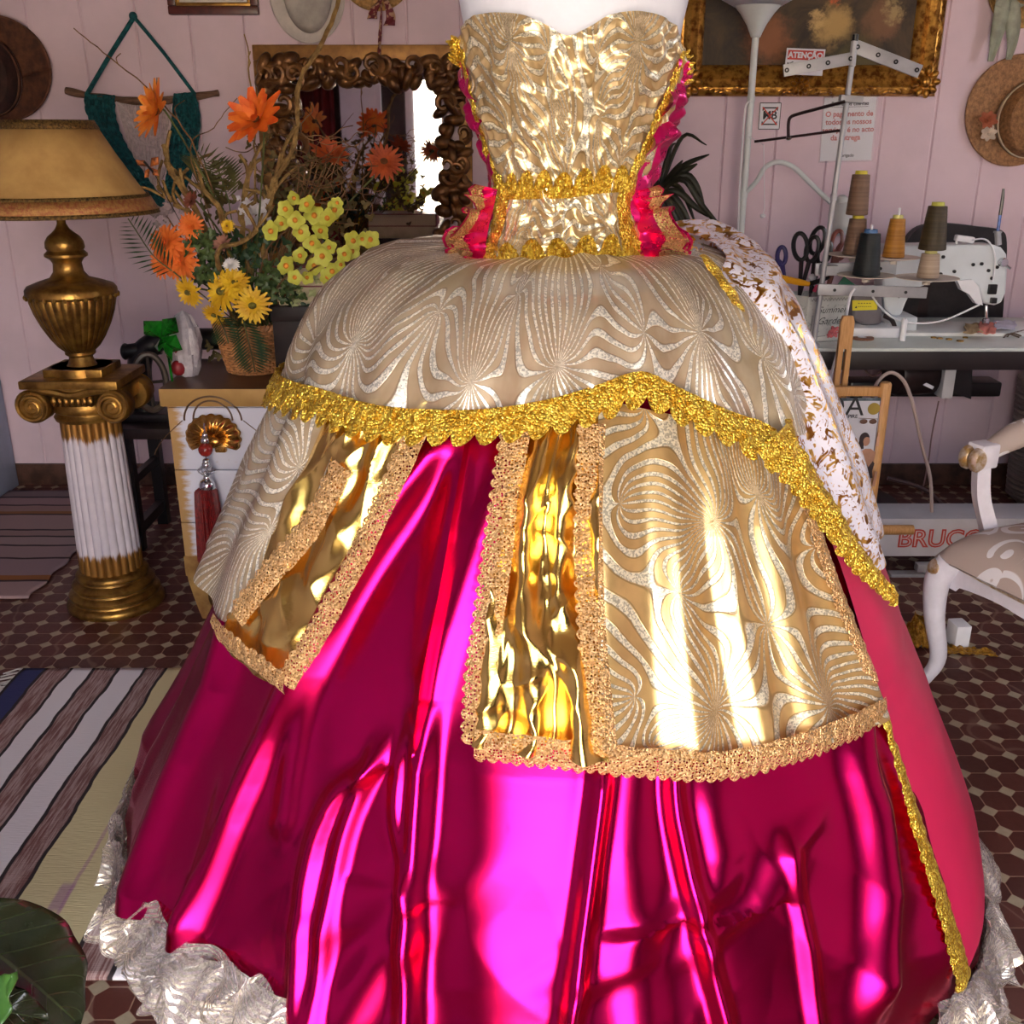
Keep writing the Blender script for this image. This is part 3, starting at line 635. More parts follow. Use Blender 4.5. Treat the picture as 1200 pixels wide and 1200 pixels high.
# ---- pedestal column
KX, KY = -1.30, 3.06
col = thing('pedestal_column', (KX, KY, 0), 'fluted white column pedestal with gold scroll capital carrying the lamp', 'pedestal')
mb = MB(); mb.lathe([(0, 0), (.146, 0), (.152, .008), (.152, .020), (.146, .028), (.136, .031), (.134, .036), (.141, .042), (.142, .052), (.136, .060), (.124, .064), (.121, .070), (.128, .076), (.129, .086), (.122, .094), (.108, .098), (.105, .104), (.112, .109), (.113, .118), (.107, .127), (.096, .132), (0, .132)], (KX, KY, 0), 56)
mb.build('base', m_ag, col)
t = NT('fluted_shaft_paint'); po_ = t.pos(); sz = t.node('SeparateXYZ', i_Vector=po_).outputs[2]; mp = t.node('Mapping'); t.set(mp.inputs[0], po_); mp.inputs['Scale'].default_value = (60, 60, 6)
nn = t.noise(mp.outputs[0], 1.0, 3, .7); dd = t.math('MINIMUM', t.math('SUBTRACT', sz, .13), t.math('SUBTRACT', .64, sz)); gm = t.step(t.math('ADD', dd, t.math('MULTIPLY', nn, -.09)), .012, .03)
b = t.bsdf(Base_Color=t.mix(gm, lin((150, 106, 50)), t.mix(t.noise(po_, 30, 3), lin((184, 176, 186)), lin((206, 198, 206)))), Metallic=t.math('MULTIPLY', t.math('SUBTRACT', 1, gm), .7), Roughness=.45); m_shaft = t.done(b)
mb = MB(); flu = lambda w, v, r: 1 - .075 * (1 - abs(sin(w * 11)) ** .7)
mb.lathe([(.098, .13)] + [(lerp(.098, .088, k / 10), lerp(.135, .635, k / 10)) for k in range(11)] + [(.088, .64)], (KX, KY, 0), 176, fn=flu); mb.build('shaft', m_shaft, col)
mb = MB(); mb.lathe([(.090, .63), (.099, .632), (.102, .642), (.096, .65), (.094, .656), (.104, .662), (.108, .674), (.104, .688), (.094, .694), (.10, .715), (.11, .73), (0, .735)], (KX, KY, 0), 56)
# volutes: spiral rolls at the four corners (front pair in sight)
for sy in (-1, 1):
    for sx_ in (-1, 1):
        c = V((KX + sx_ * .118, KY + sy * .085, .69))
        mb.lathe([(0, -.03), (.045, -.03), (.050, -.024), (.050, .024), (.045, .03), (0, .03)], c, 28, ax=(0, 1, 0))
        sp_ = []
        for k in range(60):
            a = k / 59 * 2 * pi * 2.6; r = .047 * (1 - k / 66); sp_.append(c + V((sx_ * r * cos(a + pi / 2 * 1) * -1, sy * .031, r * sin(a + pi / 2))))
        mb.tube(sp_, [lerp(.0075, .004, k / 59) for k in range(60)], 6)
    mb.tube(smooth([(KX - .118, KY + sy * .105, .742), (KX - .06, KY + sy * .11, .735), (KX, KY + sy * .108, .722), (KX + .06, KY + sy * .11, .735), (KX + .118, KY + sy * .105, .742)]), .012, 8)
    mb.box((KX, KY + sy * .085, .735), (.25, .05, .018), bev=.006)
    for k in range(7): mb.ball((KX - .054 + .018 * k, KY + sy * .105, .706), (.010, .012, .018), 8, 6)
for sx_ in (-1, 1): mb.box((KX + sx_ * .118, KY, .715), (.05, .17, .05), bev=.012)
mb.build('capital', m_ag, col)
mb = MB(); mb.box((KX, KY, .757), (.29, .25, .026), bev=.006); mb.build('top_slab', m_ag, col)
CT = .770
# ---- table lamp
lamp = thing('table_lamp', (KX, KY, CT), 'antique gold urn table lamp with a wide tan shade on the column', 'lamp')
mb = MB(); mb.box((KX, KY, CT + .012), (.175, .16, .024), bev=.004); mb.build('plinth', m_ag, lamp)
def zpx(y): return P(93, y, KY).z
def wpx(w, y): return w * px(KY, zpx(y)) / 2
fl = lambda w, v, r: 1 + (.035 * (abs(sin(w * 15)) ** .6 - .6) if .38 < v < .98 else 0)
prof = [(0, CT + .024), (wpx(68, 455), CT + .024), (wpx(70, 448), zpx(447)), (wpx(62, 440), zpx(440)), (wpx(44, 433), zpx(433)), (wpx(30, 426), zpx(425)), (wpx(26, 418), zpx(417)), (wpx(34, 414), zpx(414)), (wpx(34, 410), zpx(411))]
mb = MB(); mb.lathe(prof, (KX, KY, 0), 64)
mb.lathe([(wpx(w_, y_), zpx(y_)) for w_, y_ in ((30, 412), (46, 405), (60, 395), (76, 380), (88, 365), (95, 352), (95, 346))], (KX, KY, 0), 180, fn=lambda w, v, r: 1 + .035 * (abs(sin(w * 15)) ** .6 - .6), cap=False)
mb.lathe([(wpx(w_, y_), zpx(y_)) for w_, y_ in ((96, 347), (102, 344), (102, 338), (96, 334), (70, 329), (44, 325), (34, 318), (32, 308), (38, 303), (48, 300), (48, 297), (42, 294), (34, 290))], (KX, KY, 0), 64)
mb.lathe([(wpx(w_, y_), zpx(y_)) for w_, y_ in ((36, 296), (44, 290), (43, 283), (36, 277), (24, 272), (16, 268), (10, 262), (10, 238), (0, 238))], (KX, KY, 0), 40)
for k in range(28): a = 2 * pi * k / 28; r = wpx(102, 341); mb.ball((KX + r * cos(a), KY + r * sin(a), zpx(346)), (.006, .006, .007), 6, 5)
mb.build('urn_body', m_ag, lamp)
zb = P(75, 249, KY).z; zt = P(60, 142, KY).z; rb = 111 * px(KY, zb); rt = 50 * px(KY, zt)
mb = MB(); mb.lathe([(rt * 1.02, zt), (lerp(rt, rb, .35) * .985, lerp(zt, zb, .35)), (lerp(rt, rb, .7) * .985, lerp(zt, zb, .7)), (rb, zb)], (KX, KY, 0), 72, cap=False)
shade = mb.build('lamp_shade', M('tan_shade_cloth', (196, 156, 92), .8, var=.12, vs=10, bump=.05, bs=120, c2=(172, 132, 74)), lamp, solid=.003)
m_braid = M('dark_gold_braid', (150, 116, 60), .45, .6, vs=160, c2=(56, 38, 22), bump=.5, bs=260)
m_band = M('rose_brocade_band', (168, 96, 62), .4, .4, vs=90, c2=(196, 150, 84), bump=.4, bs=200)
ORG[shade.name] = ORG[lamp.name]
def ringband(name, f0, f1, mat, o):
    mb = MB(); mb.lathe([(lerp(rt, rb, f) + o + .002 * (f in (f0,)), lerp(zt, zb, f)) for f in (f0, (f0 + f1) / 2, f1)], (KX, KY, 0), 72, cap=False); mb.build(name, mat, shade, solid=.004)
ringband('braid', -.01, .085, m_braid, .004); ringband('braid', .79, .84, m_braid, .004); ringband('brocade_band', .83, .97, m_band, .003); ringband('braid', .965, 1.005, m_braid, .005)
mb = MB(); mb.tube([(KX, KY, zpx(240)), (KX, KY, zt)], .004, 8); mb.tube([(KX - rt, KY, zt - .004), (KX + rt, KY, zt - .004)], .002, 6); mb.build('harp', m_brass, lamp)
# ---- chest of drawers
CZ = .75; CYF = 2.93; CX0, CX1 = -1.035, -.27; CYB = 3.36
ch = thing('chest_of_drawers', ((CX0 + CX1) / 2, (CYF + CYB) / 2, 0), 'distressed white chest with gold painted top edge and curved feet', 'chest')
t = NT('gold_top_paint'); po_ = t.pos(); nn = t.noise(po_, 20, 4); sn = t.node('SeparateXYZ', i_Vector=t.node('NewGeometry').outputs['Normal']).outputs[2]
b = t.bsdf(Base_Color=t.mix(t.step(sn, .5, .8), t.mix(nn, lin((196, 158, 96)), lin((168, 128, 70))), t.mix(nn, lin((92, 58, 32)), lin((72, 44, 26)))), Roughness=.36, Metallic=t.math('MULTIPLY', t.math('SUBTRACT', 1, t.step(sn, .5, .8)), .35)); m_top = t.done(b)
mb = MB(); mb.bb((CX0, CYF, CZ - .055), (CX1, CYB, CZ), .006); mb.build('top', m_top, ch)
t = NT('distressed_white_paint'); po_ = t.pos(); s3 = t.node('SeparateXYZ', i_Vector=po_); mp = t.node('Mapping'); t.set(mp.inputs[0], po_); mp.inputs['Scale'].default_value = (14, 14, 60)
dx_ = t.math('MINIMUM', t.math('SUBTRACT', s3.outputs[0], CX0 + .012), t.math('SUBTRACT', CX1 - .012, s3.outputs[0])); nz_ = t.noise(mp.outputs[0], 1.0, 4, .7)
ed = t.math('MINIMUM', dx_, t.math('MULTIPLY', t.math('SUBTRACT', s3.outputs[2], .20), 1.6)); wm = t.step(t.math('ADD', ed, t.math('MULTIPLY', nz_, -.07)), -.012, .016); wear = t.step(t.noise(po_, 9, 5, .7), .62, .72)
cc = t.mix(wm, lin((178, 140, 88)), t.mix(t.math('MULTIPLY', wear, .5), lin((212, 212, 224)), lin((170, 150, 130))))
b = t.bsdf(Base_Color=cc, Roughness=.55, Normal=t.bump(nz_, .1, .002)); m_dist = t.done(b)
mb = MB(); mb.bb((CX0 + .015, CYF + .02, .185), (CX1 - .015, CYB - .01, CZ - .055), .003); mb.build('body', m_dist, ch)
for z0, z1 in ((.50, .69), (.33, .497), (.215, .327)):
    mb = MB(); mb.bb((CX0 + .018, CYF + .008, z0), (CX1 - .018, CYF + .03, z1), .003); mb.build('drawer', m_dist, ch)
for sx_, xx in ((1, CX0 + .015), (-1, CX1 - .015)):
    for yy in (CYF + .012, CYB - .06):
        mb = MB(); mb.prism([(0, .19), (.10, .19), (.085, .16), (.065, .12), (.06, .07), (.072, .02), (.066, 0), (.034, 0), (.026, .03), (.014, .08), (.004, .13)], (xx, yy, 0), (sx_, 0, 0), (0, 0, 1), (0, .045, 0)); mb.build('foot', m_ag2, ch)
mb = MB(); mb.bb((CX0 + .014, CYF + .005, .15), (CX1 - .014, CYF + .03, .217), .003); mb.build('apron', m_ag2, ch)
m_line = M('brown_painted_line', (96, 66, 40), .5, .2)
def arc(cx_, cz, rx, rz, a0, a1): return [V((cx_ + rx * cos(rad(a)), CYF + (.008 if cz + rz * sin(rad(a)) < CZ - .056 else -.0005), cz + rz * sin(rad(a)))) for a in range(a0, a1 + 1, 6)]
hx = P(250, 505, CYF).x; hz = P(250, 505, CYF).z
mb = MB()
for rx, rz in ((.085, .075), (.058, .062)): mb.tube(arc(hx, hz + .03, rx, rz, 0, 180), .003, 5)
for sx_ in (-1, 1): mb.tube([V((hx + sx_ * .09 + sx_ * .10 * sin(k / 12), CYF + .006, hz + .03 - k * .007 )) for k in range(16)], .0015, 5)
mb.build('painted_scroll', m_line, ch)
# shell drawer pull (part of the chest)
mb = MB(); sc_ = V((hx, CYF - .002, hz - .03)); n_ = 90
def shell(u, v):
    a = rad(lerp(-35, 215, u)); r = .078 * v * (1 + .06 * abs(sin(u * 13 * pi))); return sc_ + V((r * cos(a), -.030 * sin(pi * min(1, v * .55 + .1)) * (1 - .25 * abs(sin(u * 13 * pi))) + .02 * v ** 3, .012 + r * sin(a) * .86))
mb.grid(shell, n_, 12); mb.ball(sc_ + V((0, -.012, 0)), (.03, .014, .018), 14, 8); mb.bb((hx + .004, CYF - .014, hz - .062), (hx + .034, CYF + .004, hz - .028), .004)
mb.build('shell_pull', M('bright_gold_metal', (226, 176, 96), .26, .95, vs=30, c2=(160, 110, 50)), ch, solid=.004)
# tassel hanging from the shell pull
tx = P(240, 520, CYF - .045); tas = thing('tassel', (tx.x, tx.y, P(245, 655, CYF - .04).z), 'dark red silk tassel with bead and crystal hanging from the shell pull', 'tassel')
def tp(y): return P(240 + (y - 510) * .05, y, CYF - .045)
mb = MB(); mb.tube([tp(496), tp(600)], .0025, 6); mb.build('cord', M('silver_cord', (200, 200, 205), .25, .9), tas)
mb = MB()
for y_, r_ in ((516, 6), (510, 4), (541, 5), (545, 6), (560, 5), (565, 7), (569, 11)): mb.ball(tp(y_), r_ * .00225, 10, 7)
mb.build('silver_beads', M('silver_metal', (215, 215, 220), .18, 1.0), tas)
mb = MB(); mb.ball(tp(527), .021, 18, 12); mb.build('red_bead', M('red_marbled_bead', (160, 44, 34), .25, vs=60, c2=(110, 24, 20)), tas)
mb = MB(); mb.lathe([(0, -.018), (.016, -.012), (.028, 0), (.016, .012), (0, .018)], tp(551), 8); mb.build('crystal', M('clear_crystal', (235, 235, 245), .03, trans=.85), tas, flat=True)
mb = MB(); z0 = tp(572).z; z1 = tp(655).z; mb.lathe([(.020, z0), (.032, z0 - .01), (.036, lerp(z0, z1, .3)), (.041, lerp(z0, z1, .7)), (.044, z1), (0, z1 + .004)], (tp(610).x, tp(610).y, 0), 200, fn=lambda w, v, r: 1 + .05 * sin(w * 40) + .03 * sin(w * 17))
mb.build('fringe', M('dark_red_silk', (128, 16, 15), .55, vs=80, c2=(84, 6, 8)), tas)
# ---- things on the chest
def wrapped():
    c = G(222, 440, CZ); o = thing('wrapped_ornament', c, 'clear plastic wrapped ornament with a red bottom on the chest', 'ornament')
    mb = MB(); k = px(c.y, .85)
    mb.lathe([(0, .001), (10 * k, .001), (14 * k, .03), (16 * k, .07), (17 * k, .11), (15 * k, .15), (9 * k, .185), (0, .20)], c, 26, fn=lambda w, v, r: 1 + .12 * sin(w * 7 + v * 9) + .08 * sin(w * 13 - v * 14))
    mb.build('plastic_wrap', M('crinkled_clear_plastic', (214, 206, 212), .15, trans=.35, var=.1, vs=30, bump=.4, bs=60), o)
    mb = MB(); mb.ball(c + V((-.022, -.03, .03)), (.022, .02, .024), 12, 8); mb.ball(c + V((-.02, -.03, .10)), (.014, .012, .03), 12, 8); mb.build('red_filling', M('red_paper', (130, 24, 30), .5), o)
wrapped()
m_gr = M('green_foil', (42, 150, 44), .25, .45, vs=20, c2=(8, 44, 14))
mb = MB(); c = P(188, 396, 2.98)
for k, (x_, y_, l_, w_) in enumerate(((168, 376, 1, 14), (206, 372, 1, 12), (214, 410, 1, 12), (202, 424, 1, 7), (186, 412, 1, 10))):
    tip = P(x_, y_, 2.96 - .01 * k); d = (tip - c); n_ = V((0, -1, 0)).cross(d).normalized(); ww = w_ * .0024
    mb.add([c, c + d * .55 + n_ * ww + V((0, .012, 0)), tip, c + d * .55 - n_ * ww + V((0, .02, 0)), c + d * .5 + V((0, -.018, 0)), c + d * .4 + V((0, .03, 0))], [(0, 1, 4), (1, 2, 4), (2, 3, 4), (3, 0, 4), (0, 5, 1), (1, 5, 2), (2, 5, 3), (3, 5, 0)])
mb.tube([c, c + V((.01, .02, -.05)), V((-1.02, 3.02, CZ + .002))], .004, 6)
tag(mb.build('foil_star', m_gr, flat=True), 'shiny green foil star ornament at the left edge of the chest top', 'ornament')
# books behind the flowers
def book(name, x0, x1, y0, y1, z0, z1, cm, lab, pages=True):
    o = thing(name, ((x0 + x1) / 2, (y0 + y1) / 2, z0), lab, 'book' if pages else 'box', None)
    if pages:
        mb = MB(); mb.bb((x0, y0, z0), (x1, y1, z0 + .004)); mb.bb((x0, y0, z1 - .004), (x1, y1, z1)); mb.bb((x1 - .004, y0, z0), (x1, y1, z1), 0); mb.build('cover', cm, o)
        mb = MB(); mb.bb((x0 + .006, y0 + .006, z0 + .004), (x1 - .004, y1 - .006, z1 - .004)); mb.build('pages', M('cream_pages', (206, 190, 156), .8, vs=200, stretch=(1, 1, 40)), o)
    else:
        mb = MB(); mb.bb((x0, y0, z0), (x1, y1, z1 - .04), .004); mb.build('box_body', cm, o); mb = MB(); mb.bb((x0 - .004, y0 - .004, z1 - .045), (x1 + .004, y1 + .004, z1), .004); mb.build('lid', cm, o)
zq = lambda y: P(410, y, 3.10).z
book('storage_box', -.72, -.36, 3.08, 3.33, CZ, zq(358), m_dkw, 'dark storage box under the cream box behind the flower basket', False)
book('storage_box', -.70, -.38, 3.10, 3.32, zq(358), zq(336), M('cream_card', (196, 182, 146), .7), 'cream box under the dark red book behind the flower basket', False)
book('red_book', -.71, -.37, 3.09, 3.32, zq(336), zq(312), M('dark_red_cover', (112, 16, 28), .4), 'dark red book on the boxes behind the flower basket')
# ---- old black sewing machine on its stand between column and chest
om = thing('treadle_machine', (-1.20, 3.62, 0), 'black vintage treadle machine in the shade between column and chest', 'sewing machine')
mb = MB(); mb.bb((-1.42, 3.46, .44), (-.72, 3.86, .48), .006); mb.build('table_top', m_dkw, om)
for xx in (-1.38, -.78):
    mb = MB(); mb.bb((xx - .02, 3.50, 0), (xx + .02, 3.54, .44)); mb.bb((xx - .02, 3.78, 0), (xx + .02, 3.82, .44)); mb.bb((xx - .015, 3.5, .06), (xx + .015, 3.82, .1)); mb.bb((xx - .012, 3.52, .25), (xx + .012, 3.8, .28)); mb.build('stand', m_blk, om)
mb = MB(); q0 = P(175, 470, 3.62); za = P(200, 398, 3.62).z; mb.tube(smooth([(q0.x - .02, 3.62, .48), (q0.x - .025, 3.62, .60), (q0.x - .01, 3.62, za - .06), (q0.x + .05, 3.62, za - .01), (q0.x + .10, 3.62, za), (q0.x + .3, 3.62, za), (q0.x + .4, 3.62, za - .03)]), [.042] * 18 + [.038] * 12 + [.034] * 7, 12); mb.bb((q0.x - .1, 3.54, .48), (q0.x + .45, 3.7, .51), .006); mb.build('machine_head', m_blk, om)
mb = MB(); a0 = P(147, 412, 3.6); mb.tube([a0, a0 + V((.12, .02, .012))], .026, 14); mb.ball(a0, (.016, .03, .03), 12, 8); mb.build('winder_knob', m_blk, om)
mb = MB(); w0 = P(176, 448, 3.55); ring = [w0 + V((.05 * cos(a * pi / 16), .02 * cos(a * pi / 16), .10 * sin(a * pi / 16))) for a in range(33)]; mb.tube(ring, .012, 8); mb.tube([w0 - V((.05, .02, 0)), w0 + V((.05, .02, 0))], .006, 6); mb.tube([w0 - V((0, 0, .1)), w0 + V((0, 0, .1))], .006, 6); mb.build('hand_wheel', M('grey_iron', (92, 82, 74), .4, .6), om)
# ---- wall hangings
WY = YW - .0004
def pw(x, y, d=0.0): return P(x, y, WY - d)
def hat(name, cx_, cy_, rx, ry, crx, cry, mb_, mc_, label, ccx=None, ccy=None, brimcurl=.03, depth=.09, band=None):
    c = pw(cx_, cy_); kx = px(WY, c.z); o = thing(name, V((c.x, WY, c.z - ry * kx)), label, 'hat'); b_ = MB()
    cc = pw(ccx if ccx is not None else cx_, ccy if ccy is not None else cy_)
    def brim(u, v):
        a = 2 * pi * u; f = v
        p = V((lerp(cc.x + crx * kx * cos(a), c.x + rx * kx * cos(a), f), 0, lerp(cc.z + cry * kx * sin(a), c.z + ry * kx * sin(a), f)))
        p.y = WY - .0024 - brimcurl * f * f + .004 * sin(3 * a) * f * f; return p
    b_.grid(brim, 72, 10); b_.build('brim', mb_, o, solid=.005)
    k_ = MB(); pr = [(1.0, 0.0), (.985, .35), (.95, .7), (.86, .92), (.70, 1.0), (.45, .97), (.2, .93), (0, .92)]
    k_.lathe([(r * crx * kx, WY - .012 - depth * h) if 0 else (r, h * depth) for r, h in [(r * crx * kx, h) for r, h in pr]], (cc.x, WY - .012, cc.z), 48, ax=(0, -1, 0), sx=1, sy=cry / crx)
    k_.build('crown', mc_, o)
    if band:
        r_ = MB(); r_.lathe([(crx * kx * 1.015, .004), (crx * kx * 1.012, .026)], (cc.x, WY - .012, cc.z), 48, ax=(0, -1, 0), sy=cry / crx, cap=False); r_.build('ribbon_band', band, o, solid=.003)
    return o
m_bh = M('brown_felt', (92, 54, 36), .85, var=.25, vs=30, bump=.2, bs=200); m_bh2 = M('dark_brown_felt', (58, 30, 22), .85, var=.3, vs=20, bump=.2, bs=200)
hat('brown_hat', 2, 81, 62, 57, 34, 42, m_bh, m_bh2, 'dark brown straw hat on the wall above the lamp', ccx=-8, ccy=90, band=m_bh)
m_wf = M('off_white_felt', (204, 196, 190), .8, var=.08, vs=14, bump=.1); m_wf2 = M('grey_white_felt', (176, 170, 162), .85, var=.12, vs=14)
hat('white_hat', 361, -8, 44, 54, 28, 43, m_wf, m_wf2, 'off white hat on the wall above the carved mirror', brimcurl=.02, depth=.05)
m_st = M('straw_weave', (184, 142, 84), .7, var=.25, vs=60, bump=.5, bs=160); m_st2 = M('tan_straw_weave', (168, 124, 86), .7, var=.2, vs=70, bump=.5, bs=190)
h3 = hat('straw_hat', 441, -34, 44, 43, 24, 24, m_st, m_st, 'straw hat with hanging red print ribbon above the carved mirror', brimcurl=.02)
t = NT('red_print_ribbon'); nz_ = t.step(t.noise(t.pos(), 60, 1), .5, .56); b = t.bsdf(Base_Color=t.mix(nz_, lin((112, 34, 44)), lin((188, 150, 120))), Roughness=.6); m_rr = t.done(b)
mb = MB()
for pts, w_ in (([(446, 0), (438, 12), (436, 22)], 8), ([(452, 0), (458, 18), (456, 30)], 9), ([(447, 4), (446, 30), (444, 66)], 3)):
    q = resample(smooth([pw(x, y, .06) for x, y in pts]), 16)
    mb.grid(lambda u, v: q[int(round(v * 16))] + V(((u - .5) * w_ * .0034 * (.6 + v * .8), .008 * sin(v * 9 + u * 4), 0)), 4, 16)
mb.build('ribbon', m_rr, h3, solid=.002)
# framed picture top left
def frame(name, x0, y0, x1, y1, w_, mf, mi, label, cat, d=.03):
    a = pw(x0, y1); c = pw(x1, y1); e = pw((x0 + x1) / 2, y0); z0, z1 = a.z, e.z; X0, X1 = a.x, c.x
    o = thing(name, V(((X0 + X1) / 2, WY, z0)), label, cat); mb = MB()
    for lo, hi in (((X0, z0), (X1, z0 + w_)), ((X0, z1 - w_), (X1, z1)), ((X0, z0 + w_), (X0 + w_, z1 - w_)), ((X1 - w_, z0 + w_), (X1, z1 - w_))): mb.bb((lo[0], WY - d, lo[1]), (hi[0], WY, hi[1]), .005)
    mb.build('frame', mf, o)
    mb = MB(); mb.bb((X0 + w_, WY - .012, z0 + w_), (X1 - w_, WY - .002, z1 - w_)); mb.build('picture', mi, o, flat=True)
    return o, X0, X1, z0, z1
o, X0, X1, z0, z1 = frame('framed_picture', 200, -110, 305, 18, .03, M('mahogany_frame', (82, 36, 28), .35, var=.2, vs=30), M('pale_print', (214, 208, 196), .6), 'dark wooden framed picture at the top left of the wall', 'picture', .03)
mb = MB()
for lo, hi in (((X0 + .03, z0 + .03), (X1 - .03, z0 + .042)), ((X0 + .03, z0 + .042), (X0 + .042, z1 - .03)), ((X1 - .042, z0 + .042), (X1 - .03, z1 - .03)), ((X0 + .042, z1 - .042), (X1 - .042, z1 - .03))): mb.bb((lo[0], WY - .022, lo[1]), (hi[0], WY - .01, hi[1]), .002)
mb.build('gilt_liner', m_ag, o)
# macrame hanging
mac = thing('macrame_hanging', pw(165, 110), 'teal and white macrame hanging on a driftwood stick behind the lamp', 'wall hanging')
m_teal = M('teal_yarn', (14, 98, 100), .8, vs=60, c2=(4, 62, 66), bump=.8, bs=170)
mb = MB(); mb.tube(resample(smooth([pw(77, 106, .03), pw(110, 113, .03), (pw(170, 119, .035)), pw(215, 115, .03), pw(256, 109, .03)]), 24), [.013 + .002 * sin(k * 1.3) for k in range(25)], 10); mb.build('driftwood_stick', M('driftwood', (128, 94, 72), .8, vs=20, c2=(90, 62, 46), bump=.3, stretch=(1, 8, 8)), mac)
mb = MB(); mb.tube([pw(101, 112, .04), pw(128, 66, .03), pw(157, 20, .012)], .009, 8); mb.tube([pw(157, 20, .012), pw(192, 62, .03), pw(228, 110, .04)], .007, 8); mb.ball(pw(156, 19, .012), .016, 10, 8); mb.build('hanging_cord', m_teal, mac)
def yarnband(L, R_, amp):
    mb = MB(); a = resample(smooth([pw(x, y, .03) for x, y in L]), 60); b_ = resample(smooth([pw(x, y, .03) for x, y in R_]), 60)
    def fn(u, v):
        i = int(round(v * 60)); p = a[i].lerp(b_[i], u); d_ = abs(((u * 2 + v * 8) % 1) - .5) + abs(((u * 2 - v * 8) % 1) - .5)
        return p + V((0, -amp * (.4 + abs(sin(d_ * 9))), 0))
    mb.grid(fn, 28, 60); return mb
yarnband([(101, 110), (103, 132), (122, 170), (150, 212), (178, 243)], [(136, 112), (138, 140), (150, 170), (172, 205), (195, 236)], .014).build('teal_knotted_band', m_teal, mac, solid=.006)
yarnband([(205, 110), (203, 140), (200, 175), (195, 212), (186, 245)], [(230, 108), (236, 140), (232, 180), (222, 215), (196, 246)], .014).build('teal_knotted_band', m_teal, mac, solid=.006)
mb = MB()
for k in range(26): 
    u = k / 25; a = pw(lerp(136, 206, u), 114 + 2 * sin(u * 3), .02); e = pw(lerp(160, 192, u), 205 + 20 * sin(u * pi), .02); mb.tube([a, a.lerp(e, .5) + V((0, .004 * (-1) ** k, 0)), e], .0035, 5)
for k in range(3):
    mb.tube(smooth([pw(136 + 3 * k, 118 + 8 * k, .035), pw(160, 142 + 10 * k, .038), pw(182 + 3 * k, 152 + 12 * k, .035)]), .006, 6)
mb.build('white_fringe', M('white_yarn', (206, 188, 188), .85, vs=60, bump=.4), mac)
# ---- carved mirror
m_carv = M('bronzed_carving', (138, 94, 50), .36, .5, vs=22, c2=(70, 42, 22), bump=.15, bs=60)
mir = thing('carved_mirror', pw(425, 350), 'wall mirror in a heavy carved bronze frame with a gold outer edge', 'mirror')
A0 = pw(297, 53); A1 = pw(552, 53); zT = A0.z; xL = A0.x; xR = A1.x; zB = pw(425, 345).z
mb = MB(); w_ = .045
for lo, hi in (((xL, zT - .055), (xR, zT)), ((xL, zB), (xR, zB + w_)), ((xL, zB + w_), (xL + .05, zT - .055)), ((xR - .05, zB + w_), (xR, zT - .055))): mb.bb((lo[0], WY - .03, lo[1]), (hi[0], WY, hi[1]), .004)
mb.build('outer_moulding', M('dull_gold_moulding', (156, 112, 58), .45, .5, vs=20, c2=(120, 82, 40)), mir)
G0 = pw(352, 104); G1 = pw(508, 104); gz1 = G0.z; gx0, gx1 = G0.x, G1.x; gz0 = zB + .15
mb = MB(); mb.bb((gx0 - .03, WY - .020, gz0 - .03), (gx1 + .03, WY - .012, gz1 + .03)); t = NT('mirror_glass'); m_mir = t.done(t.bsdf(Base_Color=(.86, .86, .86, 1), Metallic=1.0, Roughness=.02)); mb.build('mirror_glass', m_mir, mir, flat=True)
mb = MB(); rg = random.Random(3)
def lump(x, z, s):
    k = rg.random(); c = V((x, WY - .035, z)); rot = Matrix.Rotation(rg.uniform(0, pi), 3, 'Y')
    if k < .78: mb.ball(c, (s * rg.uniform(.7, 1.1), s * .75, s * rg.uniform(.4, .7)), 12, 8, rot=rot)
    else:
        q = [c + rot @ V((s * .85 * (1 - i / 14) * cos(i * .55), -.012 - s * .25, s * .85 * (1 - i / 14) * sin(i * .55))) for i in range(11)]; mb.tube(q, [lerp(s * .34, s * .16, i / 10) for i in range(11)], 8)
xs0, xs1 = xL + .012, xR - .012; zt_ = zT - .045
def strip(x0_, z0_, x1_, z1_):
    n_ = int(max(abs(x1_ - x0_), abs(z1_ - z0_)) / .044); hor = abs(x1_ - x0_) > abs(z1_ - z0_)
    for i in range(n_ + 1):
        for row in range(3):
            f = (i + rg.uniform(-.4, .4)) / n_; g = (row + rg.uniform(.1, .9)) / 3
            x = lerp(x0_, x1_, f if hor else g); z = lerp(z0_, z1_, g if hor else f); lump(x, z, rg.uniform(.034, .052))
strip(xL + .03, gz1 + .015, xR - .03, zt_ - .01); strip(gx1 + .015, zB + .06, xR - .022, zt_ - .03); strip(xL + .03, zB + .06, gx0 - .012, zt_ - .03); strip(xL + .03, zB + .06, xR - .03, gz0)
mb.build('carved_scrolls', m_carv, mir)
# ---- rugs
YN0, YN1 = 1.45, 2.60
t = NT('striped_rag_rug'); po_ = t.pos(); s3 = t.node('SeparateXYZ', i_Vector=po_); wob = t.math('MULTIPLY', t.math('SUBTRACT', t.noise(po_, 7, 3), .5), .022); xx = t.math('ADD', s3.outputs[0], wob)
mp = t.node('Mapping'); t.set(mp.inputs[0], po_); mp.inputs['Scale'].default_value = (160, 9, 1); st_ = t.noise(mp.outputs[0], 1.0, 4, .7)
brown = t.mix(t.step(st_, .4, .62), lin((122, 82, 78)), lin((176, 150, 146))); white = lin((226, 220, 224)); cream = lin((214, 202, 156)); navy = lin((44, 48, 96)); blk = lin((44, 34, 36))
seq = [(-1.60, white), (-1.40, navy), (-1.335, brown), (-1.262, white), (-1.196, brown), (-1.127, white), (-1.053, brown), (-.992, cream), (-.815, brown), (-.728, white), (-.60, brown), (-.53, white), (-.42, cream), (-.2, brown), (-.12, white)]
cc = seq[0][1]; lines = None
